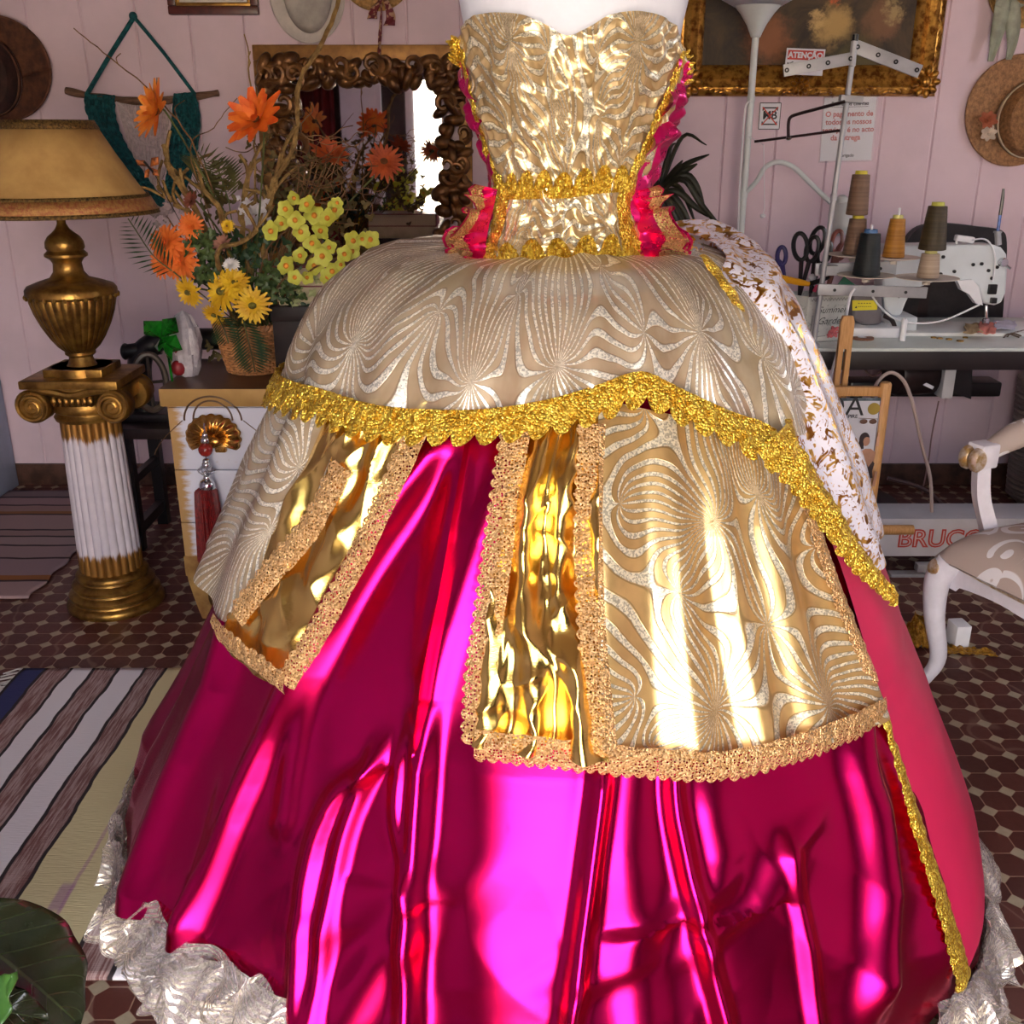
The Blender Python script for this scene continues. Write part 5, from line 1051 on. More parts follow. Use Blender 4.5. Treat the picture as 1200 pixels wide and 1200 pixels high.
text_mb(mb, 'MB', c + EZu * h_ * .02, EXu, EZu, h_ * .42, NB, .001); mb.build('black_lettering', m_sk, o, flat=True)
mb = MB(); 
for s_ in (-1, 1): mb.box(c + NB * .001, (w_ * 1.05, .0008, h_ * .045), R3('Y', s_ * rad(47)))
mb.build('red_cross', m_sr, o, flat=True)
o, c, w_, h_, r = sign('payment_notice', 960, 114, 1028, 188, .0012, 'white paper notice with red text in a plastic sleeve behind the thread stand', rad(-1.5)); ex, ez = r @ EXu, r @ EZu
mb = MB(); text_mb(mb, 'Estimados clientes', c + ez * h_ * .40, ex, ez, h_ * .085, NB, .0006); mb.box(c + ez * h_ * .35, (w_ * .72, .0006, h_ * .008), r); text_mb(mb, 'Obrigado', c - ez * h_ * .42, ex, ez, h_ * .07, NB, .0006); mb.build('black_lettering', m_sk, o, flat=True)
mb = MB()
for k, s_ in enumerate(('O pagamento de', 'todos os nossos', 'serviços é no acto', 'da entrega')): text_mb(mb, s_, c + ez * h_ * (.24 - .125 * k) - ex * w_ * (.04 if k == 3 else 0), ex, ez, h_ * .118, NB, .0009)
mb.build('red_lettering', m_sred, o, flat=True)
mb = MB(); mb.box(c + NB * .003, (w_ * 1.06, .0006, h_ * 1.05), r); t = NT('clear_sleeve'); b = t.bsdf(Base_Color=(.9, .9, .95, 1), Roughness=.12); mb.build('plastic_sleeve', t.done(b, .12), o, flat=True)
# ---- straw hats on the right
m_rib = M('pale_ribbon', (206, 190, 166), .6, var=.08); m_sage = M('sage_ribbon', (156, 160, 142), .6, var=.12, vs=20)
h1 = hat('straw_hat', 1190, 130, 61, 61, 40, 42, m_st2, M('straw_crown', (150, 106, 66), .75, var=.2, vs=70, bump=.5, bs=190), 'tan straw hat with orange and white flowers at the right edge', ccx=1206, ccy=140, brimcurl=.02, band=m_rib)
for x_, y_, R_, m_, nm in ((1158, 140, 11, M('rust_silk_petals', (170, 92, 62), .7, vs=40), 'orange_hat_flower'), (1158, 156, 10, M('cream_silk_petals', (208, 190, 172), .7, vs=40), 'white_hat_flower')):
    mb = MB(); c = pw(x_, y_, .05)
    for f, cn, lf in ((1, 7, .3), (.75, 6, .6), (.5, 5, 1.0)): petalring(mb, c, (-.1, -1, .1), R_ * px(WY, c.z) * f, cn, .4, lf, .1, rng.random() * 6)
    mb.build(nm, m_, h1, flat=False)
h2 = hat('straw_hat', 1200, -30, 46, 58, 28, 34, m_st, m_st, 'straw hat with sage ribbon at the top right corner', brimcurl=.02)
mb = MB()
for pts, w0, w1 in (([(1176, -2), (1174, 20), (1166, 50), (1160, 72)], 10, 4), ([(1186, 0), (1188, 25), (1186, 50), (1181, 70)], 10, 4), ([(1168, 0), (1190, 2), (1205, -2)], 7, 7)):
    q = resample(smooth([pw(x, y, .055) for x, y in pts]), 20); hz_ = abs(pts[0][1] - pts[-1][1]) < 10
    def rf(u, v, q=q, w0=w0, w1=w1, hz_=hz_):
        k = px(WY, 1.8) * lerp(w0, w1, v) * (1 + .5 * sin(v * pi)) * (u - .5) * 1.6; return q[int(round(v * 20))] + (V((0, .004 * sin(u * 6), k)) if hz_ else V((k, .006 * sin(u * 6 + v * 5), 0)))
    mb.grid(rf, 6, 20)
mb.build('ribbon', m_sage, h2, solid=.002)
# ---- torchiere floor lamp
FY = 4.02
fb = P(863, 330, FY); ftop = P(887, 36, FY); fx = (fb.x + ftop.x) / 2
fl_ = thing('floor_lamp', (fx, FY, 0), 'white torchiere floor lamp with a curved reading arm in front of the pink wall', 'lamp')
m_lw = M('white_lamp_enamel', (208, 214, 214), .35, var=.04)
mb = MB(); mb.lathe([(0, 0), (.13, 0), (.135, .012), (.12, .024), (.02, .035), (0, .036)], (fx, FY, 0), 40); mb.build('base', m_lw, fl_)
zt_ = P(886, 40, FY).z; mb = MB(); mb.tube([(fx, FY, .03), (fx, FY, zt_)], .0125, 14)
for y_ in (120, 232): mb.lathe([(.0125, 0), (.0145, .003), (.0145, .022), (.0125, .026)], (fx, FY, P(876, y_, FY).z), 16, cap=False)
mb.build('pole', m_lw, fl_)
kk = px(FY, zt_); mb = MB(); mb.lathe([(5 * kk, zt_ - .01), (7 * kk, zt_ + .005), (11 * kk, zt_ + 10 * kk), (19 * kk, zt_ + 22 * kk), (27 * kk, zt_ + 31 * kk), (27 * kk, zt_ + 31 * kk)], (fx, FY, 0), 40, cap=False); mb.build('bowl_holder', m_lw, fl_, solid=.003)
mb = MB(); mb.lathe([(27 * kk, zt_ + 30 * kk), (42 * kk, zt_ + 38 * kk), (62 * kk, zt_ + 60 * kk), (74 * kk, zt_ + 90 * kk)], (fx, FY, 0), 48, cap=False); mb.build('bowl_shade', M('frosted_white_bowl', (226, 232, 236), .3, var=.02), fl_, solid=.004)
mb = MB(); mb.tube(smooth([V((fx, FY, P(880, 228, FY).z))] + [P(x, y, FY - .02) for x, y in ((887, 212), (897, 196), (912, 190), (930, 196), (950, 215), (974, 238))]), .009, 10); mb.build('curved_arm', m_lw, fl_)
c = P(988, 252, FY - .02); mb = MB(); mb.lathe([(.02, .05), (.03, .04), (.05, -.02), (.062, -.07)], c, 28, ax=(-.2, .1, 1), cap=False); mb.ball(c + V((-.01, 0, .05)), .022, 12, 8); mb.build('reading_shade', m_lw, fl_, solid=.003)
mb = MB(); mb.tube(smooth([P(879, 118, FY - .015), P(873, 130, FY - .02), P(868, 200, FY - .02), P(866, 240, FY - .02), P(864, 292, FY - .02)]), .0035, 6); mb.tube(smooth([P(864, 310, FY - .02), P(862, 360, FY - .02), P(862, 420, FY - .01)]), .0035, 6); mb.build('cord', m_wpl, fl_)
c = P(866, 304, FY - .03); mb = MB(); mb.box(c, (.028, .022, .075), bev=.004); mb.build('foot_switch', m_wpl, fl_)
mb = MB(); c = P(894, 253, FY - .12); mb.tube([P(878, 160, FY - .02), P(895, 170, FY - .12), P(896, 244, FY - .12), c], .0015, 5); mb.ball(c, (.011, .011, .008), 10, 7); mb.build('pull_cord', m_wpl, fl_)
# ---- sewing table
TZ = .78; TF = 3.38; TB = 3.99; TX0, TX1 = .93, 2.35
tab = thing('sewing_table', ((TX0 + TX1) / 2, (TF + TB) / 2, 0), 'pale topped industrial sewing table with dark apron and steel legs', 'table')
mb = MB(); mb.bb((TX0, TF, TZ - .012), (TX1, TB, TZ), .003); mb.build('tabletop', M('pale_green_laminate', (200, 208, 204), .3, var=.04), tab)
mb = MB(); mb.bb((TX0 + .004, TF + .004, TZ - .075), (TX1 - .004, TB - .004, TZ - .012), .003); mb.build('apron', M('dark_table_edge', (30, 20, 22), .45, var=.2), tab)
for xx in (TX0 + .12, TX1 - .12):
    mb = MB()
    for yy in (TF + .10, TB - .10): mb.bb((xx - .025, yy - .018, .03), (xx + .025, yy + .018, TZ - .075), .003)
    mb.bb((xx - .03, TF + .03, .0), (xx + .03, TB - .03, .04), .004); mb.build('leg', m_mot, tab)
mb = MB(); mb.bb((TX0 + .14, TF + .09, .02), (TX1 - .14, TF + .11, .035)); mb.bb((TX0 + .14, TF + .17, .05), (TX1 - .14, TF + .20, .062)); mb.build('cross_rail', m_grey2, tab)
# motor unit under the table
mo = thing('machine_motor', (P(1085, 440, 3.62).x, 3.62, P(1085, 470, 3.62).z), 'dark motor with a light grey switch box hanging under the sewing table', 'motor')
zq1 = TZ - .075
mb = MB(); c = P(1075, 440, 3.62); mb.lathe([(0, -.10), (.07, -.10), (.078, -.085), (.078, .085), (.07, .10), (0, .10)], (c.x, c.y, c.z + .01), 24, ax=(1, .25, 0)); mb.bb((c.x - .05, c.y - .04, c.z), (c.x + .04, c.y + .04, zq1), .004); mb.build('motor_body', m_mot, mo)
mb = MB(); a = P(1099, 465, 3.56); e = P(1118, 427, 3.56); mb.bb((a.x, 3.53, a.z), (e.x, 3.60, min(e.z, zq1)), .005); mb.build('switch_box', M('light_grey_box', (186, 186, 188), .45, var=.04), mo)
mb = MB(); mb.pxprism([(1112, 424), (1140, 424), (1138, 468), (1112, 458)], 3.64, .06); mb.build('belt_guard', m_blkp, mo)
mb = MB(); q = [P(1128, 428, 3.66), P(1176, 429, 3.66), P(1181, 424, 3.66)]; mb.tube(smooth(q), .012, 10); mb.build('knee_lift_bar', m_mot, mo)
mb = MB(); c = P(1088, 452, 3.545); mb.box(c, (.04, .004, .012), R3('Y', rad(25)), .001); mb.build('rating_plate', m_sw, mo)
mb = MB(); mb.bb((P(1040, 430, 3.7).x, 3.68, P(1040, 445, 3.7).z), (P(1062, 430, 3.7).x, 3.74, zq1), .004); mb.build('mount_bracket', m_mot, mo)
# ---- sewing machine head
SY = 3.70
sm = thing('sewing_machine', (P(1100, 340, SY).x, SY, TZ), 'white industrial sewing machine seen from behind on the pale table', 'sewing machine')
mb = MB(); out = [(1036, 292), (1042, 288), (1100, 287), (1165, 287), (1174, 290), (1180, 298), (1181, 312), (1179, 343), (1174, 355), (1166, 358), (1153, 356), (1150, 345), (1146, 336), (1138, 330), (1118, 328), (1094, 331), (1075, 338), (1066, 346), (1061, 357), (1057, 368), (1052, 372), (1044, 371), (1037, 362), (1035, 350), (1034, 320)]
mb.pxprism(out, SY - .03, .10); hd = mb.build('machine_arm', m_grey, sm); bv = hd.modifiers.new('rounded', 'BEVEL'); bv.width = .008; bv.segments = 3; bv.limit_method = 'ANGLE'; bv.angle_limit = rad(35)
ORG[hd.name] = ORG[sm.name]
mb = MB(); mb.pxprism([(1122, 329), (1140, 328), (1147, 336), (1152, 358), (1144, 356), (1136, 345), (1127, 340)], SY - .05, .03); mb.build('needle_guard', m_wpl, sm)
mb = MB()
for x_, y_ in ((1105, 301), (1140, 310), (1118, 318), (1102, 321), (1057, 303), (1053, 347), (1150, 309), (1158, 317), (1162, 326), (1168, 313)): mb.lathe([(0, 0), (.006, 0), (.006, .006), (0, .007)], P(x_, y_, SY - .03), 12, ax=(0, -1, 0))
mb.build('screws', m_blkp, sm)
mb = MB(); c = P(1174, 307, SY - .03); mb.lathe([(0, 0), (.016, 0), (.016, .016), (.012, .024), (0, .025)], c, 20, ax=(0, -1, 0)); mb.tube([c, c + V((.03, -.01, -.022))], .005, 8); mb.build('tension_dial', m_chr, sm)
mb = MB(); a = P(1156, 358, SY); mb.tube([a, P(1156, 372, SY)], .006, 8); mb.tube([P(1156, 370, SY), P(1157, 383, SY)], .0025, 6); mb.box(P(1155, 378, SY), (.02, .02, .03), bev=.004); mb.build('needle_bar', m_chr, sm)
mb = MB(); mb.box(P(1164, 352, SY - .035), (.02, .02, .02), bev=.003); mb.box(P(1163, 339, SY - .036), (.03, .012, .035), bev=.003); mb.build('presser_lifter', m_blkp, sm)
mb = MB(); xa = P(995, 385, SY).x; xb = 2.30; mb.bb((P(1048, 385, SY).x, SY - .11, TZ), (xb, SY + .13, TZ + .012), .004); mb.build('bed_plate', M('white_bed_plate', (224, 226, 224), .35, var=.03), sm)
mb = MB(); mb.bb((P(1034, 380, SY).x, SY - .06, TZ), (P(1068, 380, SY).x, SY + .09, P(1050, 368, SY).z), .012); mb.build('machine_post_foot', m_grey, sm)
mb = MB(); mb.pxprism([(998, 345), (1034, 342), (1035, 352), (1034, 380), (1015, 383), (998, 375)], SY - .09, .10); hw = mb.build('motor_housing', M('grey_motor_cover', (110, 104, 108), .45, var=.1), sm); bv = hw.modifiers.new('rounded', 'BEVEL'); bv.width = .012; bv.segments = 3; ORG[hw.name] = ORG[sm.name]
mb = MB(); mb.pxprism([(999, 352), (1028, 352), (1028, 363), (999, 364)], SY - .092, .004); lb = mb.build('yellow_label', M('yellow_label', (222, 206, 40), .5, var=.03), sm, flat=True)
mb = MB(); text_mb(mb, '- - - - -', P(1013, 355, SY - .094), EXu, EZu, .016, NB, .0005); text_mb(mb, '- - - - - - -', P(1013, 359, SY - .094), EXu, EZu, .012, NB, .0005); mb.prism([(-.004, 0), (.004, 0), (0, .008)], P(1003, 361, SY - .095), EXu, EZu, (0, -.0005, 0)); mb.build('label_marks', m_sk, sm, flat=True)
mb = MB(); mb.bb((P(990, 388, SY - .06).x, SY - .14, TZ), (P(1048, 388, SY - .06).x, SY + .06, TZ + .035), .006); mb.build('machine_base_tray', m_wpl, sm)
mb = MB(); mb.tube(smooth([P(x, y, SY - .10) for x, y in ((1036, 370), (1045, 375), (1049, 385), (1049, 390))]), .008, 8); mb.build('belt', m_mot, sm)
# little work lamp on the arm and its cable
mb = MB(); mb.box(P(1130, 280, SY), (.065, .03, .022), R3('Y', rad(8)), .006); mb.tube([P(1121, 278, SY), P(1121, 289, SY)], .004, 6); mb.build('lamp_head', m_wpl, sm)
mb = MB(); mb.tube(smooth([P(x, y, SY - .035) for x, y in ((1140, 281), (1152, 280), (1160, 285), (1166, 300), (1165, 318), (1163, 330))]), .003, 6); mb.tube(smooth([P(x, y, SY - .12) for x, y in ((1018, 340), (1030, 358), (1050, 374), (1080, 379), (1110, 374), (1148, 357))]), .0035, 6); mb.build('cable', m_wpl, sm)
mb = MB(); mb.tube([P(1170, 287, SY), P(1169, 272, SY)], .011, 10); mb.lathe([(.014, 0), (.014, .006), (0, .008)], P(1169, 273, SY), 12); mb.build('pen_socket', m_grey2, sm)
mb = MB(); mb.tube([P(1169, 274, SY), P(1172, 252, SY)], .0055, 8); mb.build_ = None
pn = thing('pen', P(1169, 274, SY), 'blue pen with a black end standing upright on top of the sewing machine', 'pen'); mb.build('pen_barrel', M('blue_plastic', (50, 96, 176), .35, var=.2, vs=60), pn); mb = MB(); mb.tube([P(1172, 252, SY), P(1175, 232, SY), P(1176, 221, SY)], [.006, .006, .004], 8); mb.build('pen_cap', m_blkp, pn)
# white spool pin, wooden disc, buttons, scraps
sp_ = P(1057, 400, TF + .08); c = G(1057, 399, TZ); mb = MB(); mb.lathe([(0, 0), (.011, 0), (.010, .07), (.007, .075), (0, .076)], c, 14); tag(mb.build('spool_pin', m_wpl), 'short white spool pin standing on the table below the machine post', 'spool pin')
c = G(1010, 397, TZ); mb = MB(); mb.lathe([(.015, 0), (.04, 0), (.04, .006), (.015, .006)], c, 28, cap=False); tag(mb.build('wooden_ring', M('dark_cork', (132, 84, 56), .7, vs=40)), 'flat brown ring lying on the table behind the easel tongue', 'ring')
for k, (x_, y_, r_) in enumerate(((1094, 396, .010), (1101, 397, .011), (1112, 398, .011), (1125, 400, .012), (1131, 396, .009))):
    mb = MB(); mb.lathe([(.003, 0), (r_, 0), (r_, .004), (.003, .003)], G(x_, y_, TZ), 18, cap=False)
    tag(mb.build('button', M('brass_button', (168, 130, 60), .35, .7, var=.3, vs=60)), ['leftmost brass button on the table in front of the machine', 'second brass button from the left on the table', 'middle brass button on the table', 'fourth brass button from the left, nearest the table edge', 'rightmost brass button, beside the fabric scraps'][k], 'button', 'buttons on the table')
def scrap(x0, x1, y0, y1, mat, label, z=TZ + .013, amp=.006):
    a = G(x0, y1, z); b_ = G(x1, y1, z); c_ = G(x0, y0, z); d_ = G(x1, y0, z); mb = MB(); sd_ = rng.random() * 50
    mb.grid(lambda u, v: a.lerp(b_, u).lerp(c_.lerp(d_, u), v) + V((.01 * N3(u * 3, v * 3, sd_), .01 * N3(u * 3, v * 3, sd_ + 9), .004 + amp * (1 + N3(u * 4, v * 4, sd_ + 3)))), 16, 12); tag(mb.build('fabric_scrap', mat, solid=.001), label, 'fabric', 'fabric scraps by the needle')
scrap(1130, 1150, 382, 394, M('tan_cloth', (176, 150, 110), .8), 'tan fabric scrap left of the needle'); scrap(1146, 1166, 380, 394, M('pink_cloth', (216, 130, 116), .8), 'salmon pink fabric scrap under the needle'); scrap(1164, 1190, 379, 389, M('lilac_cloth', (206, 204, 222), .7), 'pale lilac fabric scrap right of the needle')
mb = MB(); 
for k in range(5): a = G(1176 + 4 * k, 396 - k, TZ); mb.tube(smooth([a, a + V((.02, .01, .012)), a + V((.05, -.01 + .01 * k, .004))]), .003, 5)
tag(mb.build('dark_ribbon_scrap', M('dark_bronze_cloth', (82, 62, 44), .5)), 'small dark ribbon scrap at the right end of the table', 'fabric')
# ---- operator chair behind the table
oc = thing('operator_chair', (P(1118, 300, 4.12).x, 4.1, 0), 'black chair with rounded back behind the sewing machine', 'chair')
mb = MB(); outl = smooth([V((x, y, 0)) for x, y in ((1052, 420), (1054, 310), (1064, 282), (1080, 266), (1110, 262), (1150, 266), (1174, 270), (1180, 285), (1178, 330), (1172, 420))], 4); mb.pxprism([(p.x, p.y) for p in outl], 4.10, .05); bk_ = mb.build('backrest', M('black_leather', (26, 18, 20), .45, var=.3, vs=20, bump=.2), oc)
xm = P(1005, 440, 4.08).x; xx0, xx1 = P(1062, 420, 4.1).x, P(1166, 420, 4.1).x
mb = MB(); mb.bb((min(xx0, xm - .05), 4.0, .46), (xx1, 4.12, .52), .01); mb.build('seat', m_blkp, oc)
mb = MB(); mb.tube([(xm, 4.07, .02), (xm, 4.07, .47)], .025, 12); mb.lathe([(0, 0), (.2, 0), (.2, .02), (.03, .05)], (xm, 4.03, 0), 24); mb.bb((xx0 + .02, 4.10, .5), (xx0 + .06, 4.13, .9)); mb.build('pedestal', m_mot, oc)
# ---- thread stand
HY = 3.44
hb = G(953, 407, TZ); hx = hb.x; HYY = hb.y
ts = thing('thread_stand', hb, 'grey metal thread stand with a tall pole at the left end of the table', 'thread stand')
def hp(x, y, d=0.0): return P(x, y, HYY + d)
zt_ = hp(1002, 48).z; htx = hp(1002, 48).x
def hX(z): return lerp(hx, htx, (z - TZ) / (zt_ - TZ))
mb = MB(); mb.tube([hb, (htx, HYY, zt_)], .0085, 12); mb.lathe([(.0085, 0), (.011, .002), (.011, .02), (.0085, .022)], (hX(hp(980, 236).z), HYY, hp(980, 236).z), 14, cap=False); mb.lathe([(.0085, 0), (.0105, .002), (.0105, .07), (.0085, .072)], (hX(hp(998, 78).z + .03), HYY, hp(998, 78).z), 14, cap=False); mb.lathe([(.02, 0), (.02, .01), (.009, .02)], hb, 16); mb.build('pole', m_grey2, ts)
mb = MB(); mb.lathe([(.0085, 0), (.0095, .001), (.0095, .02), (0, .022)], (htx, HYY, zt_ - .002), 14); mb.build('black_cap', m_blkp, ts)
def bar(A, B, w_, d=0.0, th_=.012):
    a = hp(*A, d); b_ = hp(*B, d); D = (b_ - a); L = D.length; ang = atan2(D.z, D.x); mb = MB(); mb.box((a + b_) / 2, (L, th_, w_), R3('Y', -ang), .002); return mb, a, b_, ang
kx = px(HYY, 1.3)
for A, B, w_ in (((918, 83), (1001, 68), 13), ((1001, 54), (1078, 84), 14)):
    mb, a, b_, ang = bar(A, B, w_ * kx); ar = mb.build('guide_arm', m_grey2, ts); ORG[ar.name] = ORG[ts.name]
    mb = MB()
    for f in (.04, .35, .62, .94): c = a.lerp(b_, f) + V((0, -.006, 0)); mb.lathe([(.003, 0), (.007, 0), (.007, .003), (.003, .003)], c, 12, ax=(0, -1, 0), cap=False)
    mb.build('eyelets', m_blkp, ar)
mb, a, b_, ang = bar((984, 115), (1010, 117), .020, th_=.03); mb.build('clamp', m_grey2, ts)
mb = MB(); mb.tube(smooth([hp(990, 119, -.02), hp(960, 127, -.02), hp(934, 134, -.02), hp(926, 138, -.02), hp(924, 146, -.02), hp(924, 160, -.02)]), .005, 8); mb.build('guide_rod', M('dark_steel_rod', (58, 44, 44), .3, .8), ts)
mb = MB(); mb.tube([hp(984, 153, -.01), hp(884, 166, -.01)], .004, 8); mb.build('guide_rod', M('dark_steel_rod', (58, 44, 44), .3, .8), ts)
mb = MB(); mb.ball(hp(924, 162, -.016), (.010, .012, .007), 10, 6); mb.build('rod_joint', m_chr, ts)
for A, B, w_, d in (((955, 316), (1050, 314), 15, .05), ((958, 339), (1086, 343), 13, -.05)):
    mb, a, b_, ang = bar(A, B, w_ * kx, d); mb.box((hx + .03, HYY + d / 2, (a.z + b_.z) / 2), (.05, abs(d), .03)); cb = mb.build('cross_bar', m_grey2, ts); ORG[cb.name] = ORG[ts.name]
    mb = MB()
    for f in (.15, .5, .8): c = a.lerp(b_, f) + V((0, -.0065, 0)); mb.lathe([(0, 0), (.005, 0), (.005, .003), (0, .004)], c, 10, ax=(0, -1, 0))
    mb.build('screws', m_blkp, cb)
TR = []
for x_, y_, r_, d in ((1000, 300, 30, .05), (1047, 303, 30, .05), (1015, 324, 33, -.05), (1086, 327, 36, -.05)):
    c = hp(x_, y_, d); k = px(HYY + d, c.z); mb = MB(); mb.lathe([(0, -.018), (.012, -.018), (.012, -.008), (r_ * k, .004), (r_ * k, .006), (.01, -.004), (0, -.004)], c, 36); mb.build('spool_tray', M('cream_plastic', (206, 194, 180), .4, var=.05), ts); mb = MB(); mb.tube([c, c + V((0, 0, .16))], .004, 6); mb.build('spool_pin', m_wpl, ts); TR.append(c)
def cone(x_, y0, y1, w0, w1, d, mat, label, tip=None, core=None, base=None):
    a = hp(x_, y1, d); k = px(HYY + d, a.z); h = hp(x_, y0, d).z - a.z
    if base is not None: a = V((a.x, a.y, base))
    o = thing('thread_cone', a, label, 'thread cone', 'thread cones on the stand'); mb = MB()
    n_ = 26; mb.lathe([(w1 / 2 * k * .9, 0)] + [(lerp(w1, w0, i / n_) / 2 * k * (1 + .012 * (i % 2)), .002 + (h - .004) * i / n_) for i in range(n_ + 1)] + [(w0 / 2 * k * .5, h)], a, 36); mb.build('wound_thread', mat, o)
    cm = core or M('pale_cone_core', (206, 200, 120), .5)
    mb = MB(); mb.lathe([(w0 / 2 * k * .72, h - .004), (w0 / 2 * k * .66, h + .010), (w0 / 2 * k * .45, h + .010), (w0 / 2 * k * .45, h - .004)], a, 24, cap=False); mb.build('cone_core', cm, o)
    return a.z + h
def thr(n, c, c2): return M(n, c, .55, var=.1, vs=1, stretch=(1, 1, 90), c2=c2, bump=.3, bs=3)
tb_ = thr('taupe_thread', (132, 102, 80), (92, 68, 52)); yc = M('yellow_cone_core', (206, 190, 50), .5)
z_ = cone(1001, 254, 297, 19, 27, .05, tb_, 'lower brown thread cone behind the black one, carrying another brown cone', core=yc, base=TR[0].z + .004)
cone(1004, 203, 251, 20, 25, .05, tb_, 'upper brown thread cone stacked on the other brown cone, the tallest on the stand', core=yc, base=z_ + .010)
cone(1047, 252, 298, 17, 25, .05, thr('mustard_thread', (190, 132, 48), (142, 90, 26)), 'mustard yellow thread cone right of the black one', base=TR[1].z + .004)
cone(1015, 270, 320, 22, 31, -.05, thr('black_green_thread', (24, 32, 32), (12, 16, 18)), 'black green thread cone at the front of the stand', core=M('blue_cone_core', (70, 110, 160), .5), base=TR[2].z + .004)
z_ = cone(1087, 296, 325, 20, 25, -.05, thr('beige_thread', (182, 162, 140), (146, 124, 104)), 'beige thread cone under the olive one at the right of the stand', base=TR[3].z + .004)
cone(1092, 241, 293, 21, 31, -.05, thr('olive_thread', (76, 62, 34), (46, 38, 20)), 'olive brown thread cone stacked on the beige cone in front of the machine', core=M('lime_cone_core', (206, 204, 80), .5), base=z_ + .010)
# ---- flowery tool box with scissors
oc_ = G(942, 402, TZ); u1 = V((cos(rad(14)), sin(rad(14)), 0)); u2 = V((-sin(rad(14)), cos(rad(14)), 0)); u2 = V((-.62, .78, 0)); BW, BD, BH = .155, .15, .155
tbx = thing('floral_tool_box', oc_ + u1 * BW / 2 + u2 * BD / 2, 'pale floral tool box with handwritten lettering full of scissors, behind the thread stand pole', 'box')
t = NT('floral_paper'); po_ = t.co(); n_ = t.noise(po_, 34, 3, .6); col = t.mix(n_, lin((176, 180, 176)), lin((206, 206, 200))); col = t.mix(t.math('MULTIPLY', t.step(t.noise(po_, 60, 2, .5, 1.5), .6, .66), .5), col, lin((120, 130, 120)))
b = t.bsdf(Base_Color=col, Roughness=.5); m_fp = t.done(b)
mb = MB()
def wallq(p, a, b_, h, th_): mb.add([p, p + a, p + a + b_, p + b_] + [q + V((0, 0, h)) for q in (p, p + a, p + a + b_, p + b_)], [(0, 1, 2, 3), (4, 5, 6, 7), (0, 1, 5, 4), (1, 2, 6, 5), (2, 3, 7, 6), (3, 0, 4, 7)])
th_ = .006
wallq(oc_, u1 * BW, u2 * th_, BH, 0); wallq(oc_ + u2 * (BD - th_), u1 * BW, u2 * th_, BH, 0); wallq(oc_ + u2 * th_, u1 * th_, u2 * (BD - 2 * th_), BH, 0); wallq(oc_ + u2 * th_ + u1 * (BW - th_), u1 * th_, u2 * (BD - 2 * th_), BH, 0); wallq(oc_, u1 * BW, u2 * BD, .006, 0)
mb.build('box_body', m_fp, tbx, flat=True)
nb = V((u1.y, -u1.x, 0)); fc = oc_ + u1 * BW * .5
def fpt(a, h, d=.001): return oc_ + u1 * (BW * a) + V((0, 0, BH * h)) + nb * d
mb = MB(); text_mb(mb, 'Summer', fpt(.60, .70), u1, EZu, .032, nb, -.0002, shear=.4); text_mb(mb, 'Garden', fpt(.60, .46), u1, EZu, .034, nb, -.0002, shear=.4)
zz = [fpt(.06 + .88 * k / 24, .93 + .03 * (-1) ** k, .0012) for k in range(25)]; mb.tube(zz, .0007, 4)
for A in ([(.12, .2), (.14, .6)], [(.92, .75), (.93, .3)], [(.2, .12), (.5, .14)]): mb.tube([fpt(*q, .0012) for q in A], .0007, 4)
mb.build('handwritten_lettering', m_sk, tbx, flat=True)
mb = MB()
for a_, h_, r_ in ((.70, .22, .022), (.60, .16, .012), (.86, .3, .010)):
    for f in (1, .6): petalring(mb, fpt(a_, h_, .0015), nb, r_ * f, 6, .4, .05, .0, f)
nl = V((-u2.y, u2.x, 0)); nl = nl if nl.y < 0 else -nl
for a_, h_, r_ in ((.3, .25, .022), (.6, .2, .016)): petalring(mb, oc_ + u2 * (BD * a_) + V((0, 0, BH * h_)) + nl * .0015, nl, r_, 6, .4, .05, 0)
mb.build('printed_roses', M('printed_rose', (214, 110, 110), .6, vs=60, c2=(180, 84, 90)), tbx, flat=True)
def scissors(pts_loops, Y, mat, label, blade_to):
    base = blade_to; o = thing('scissors', base, label, 'scissors', 'scissors in the tool box'); 
    piv = base.lerp(P(pts_loops[0][0], pts_loops[0][1], Y), .45)
    for cx_, cy_, rx_, ry_, an in pts_loops:
        mb = MB(); k = px(Y, 1.0); c = P(cx_, cy_, Y); a = rad(an); q = []
        for i in range(25): w_ = 2 * pi * i / 24; x_, z_ = rx_ * k * cos(w_), ry_ * k * sin(w_); q.append(c + V((x_ * cos(a) - z_ * sin(a), .006 * sin(w_), x_ * sin(a) + z_ * cos(a))))
        mb.tube(q, .0075, 8, cap=False); low = min(q, key=lambda p: (p - piv).length); mb.tube([low, low.lerp(piv, .5), piv], [.008, .007, .006], 8); mb.build('handle', mat, o)
    mb = MB(); mb.tube([piv, base], [.008, .002], 6, flat=.4); mb.build('blades', m_chr, o)
bc = oc_ + u1 * BW / 2 + u2 * BD / 2 + V((0, 0, .01)); BYY = bc.y
scissors([(938, 289, 8, 15, 8), (952, 292, 7, 14, -12)], BYY - .02, m_blkp, 'black handled scissors furthest left among the black ones in the tool box', bc + V((-.03, -.01, 0)))
scissors([(958, 282, 8, 15, -15), (966, 296, 7, 13, -20)], BYY + .02, m_blkp, 'large black handled scissors behind the thread stand pole', bc + V((0, .02, 0)))
scissors([(981, 283, 6, 12, -10), (986, 294, 5, 10, -25)], BYY + .03, M('brown_plastic', (120, 66, 58), .35), 'brown handled scissors right of the thread stand pole', bc + V((.05, .03, 0)))
scissors([(916, 300, 5, 10, 0), (912, 315, 5, 9, 10)], BYY, M('violet_plastic', (56, 50, 104), .35), 'violet handled scissors at the left corner of the tool box', bc + V((-.05, 0, 0)))
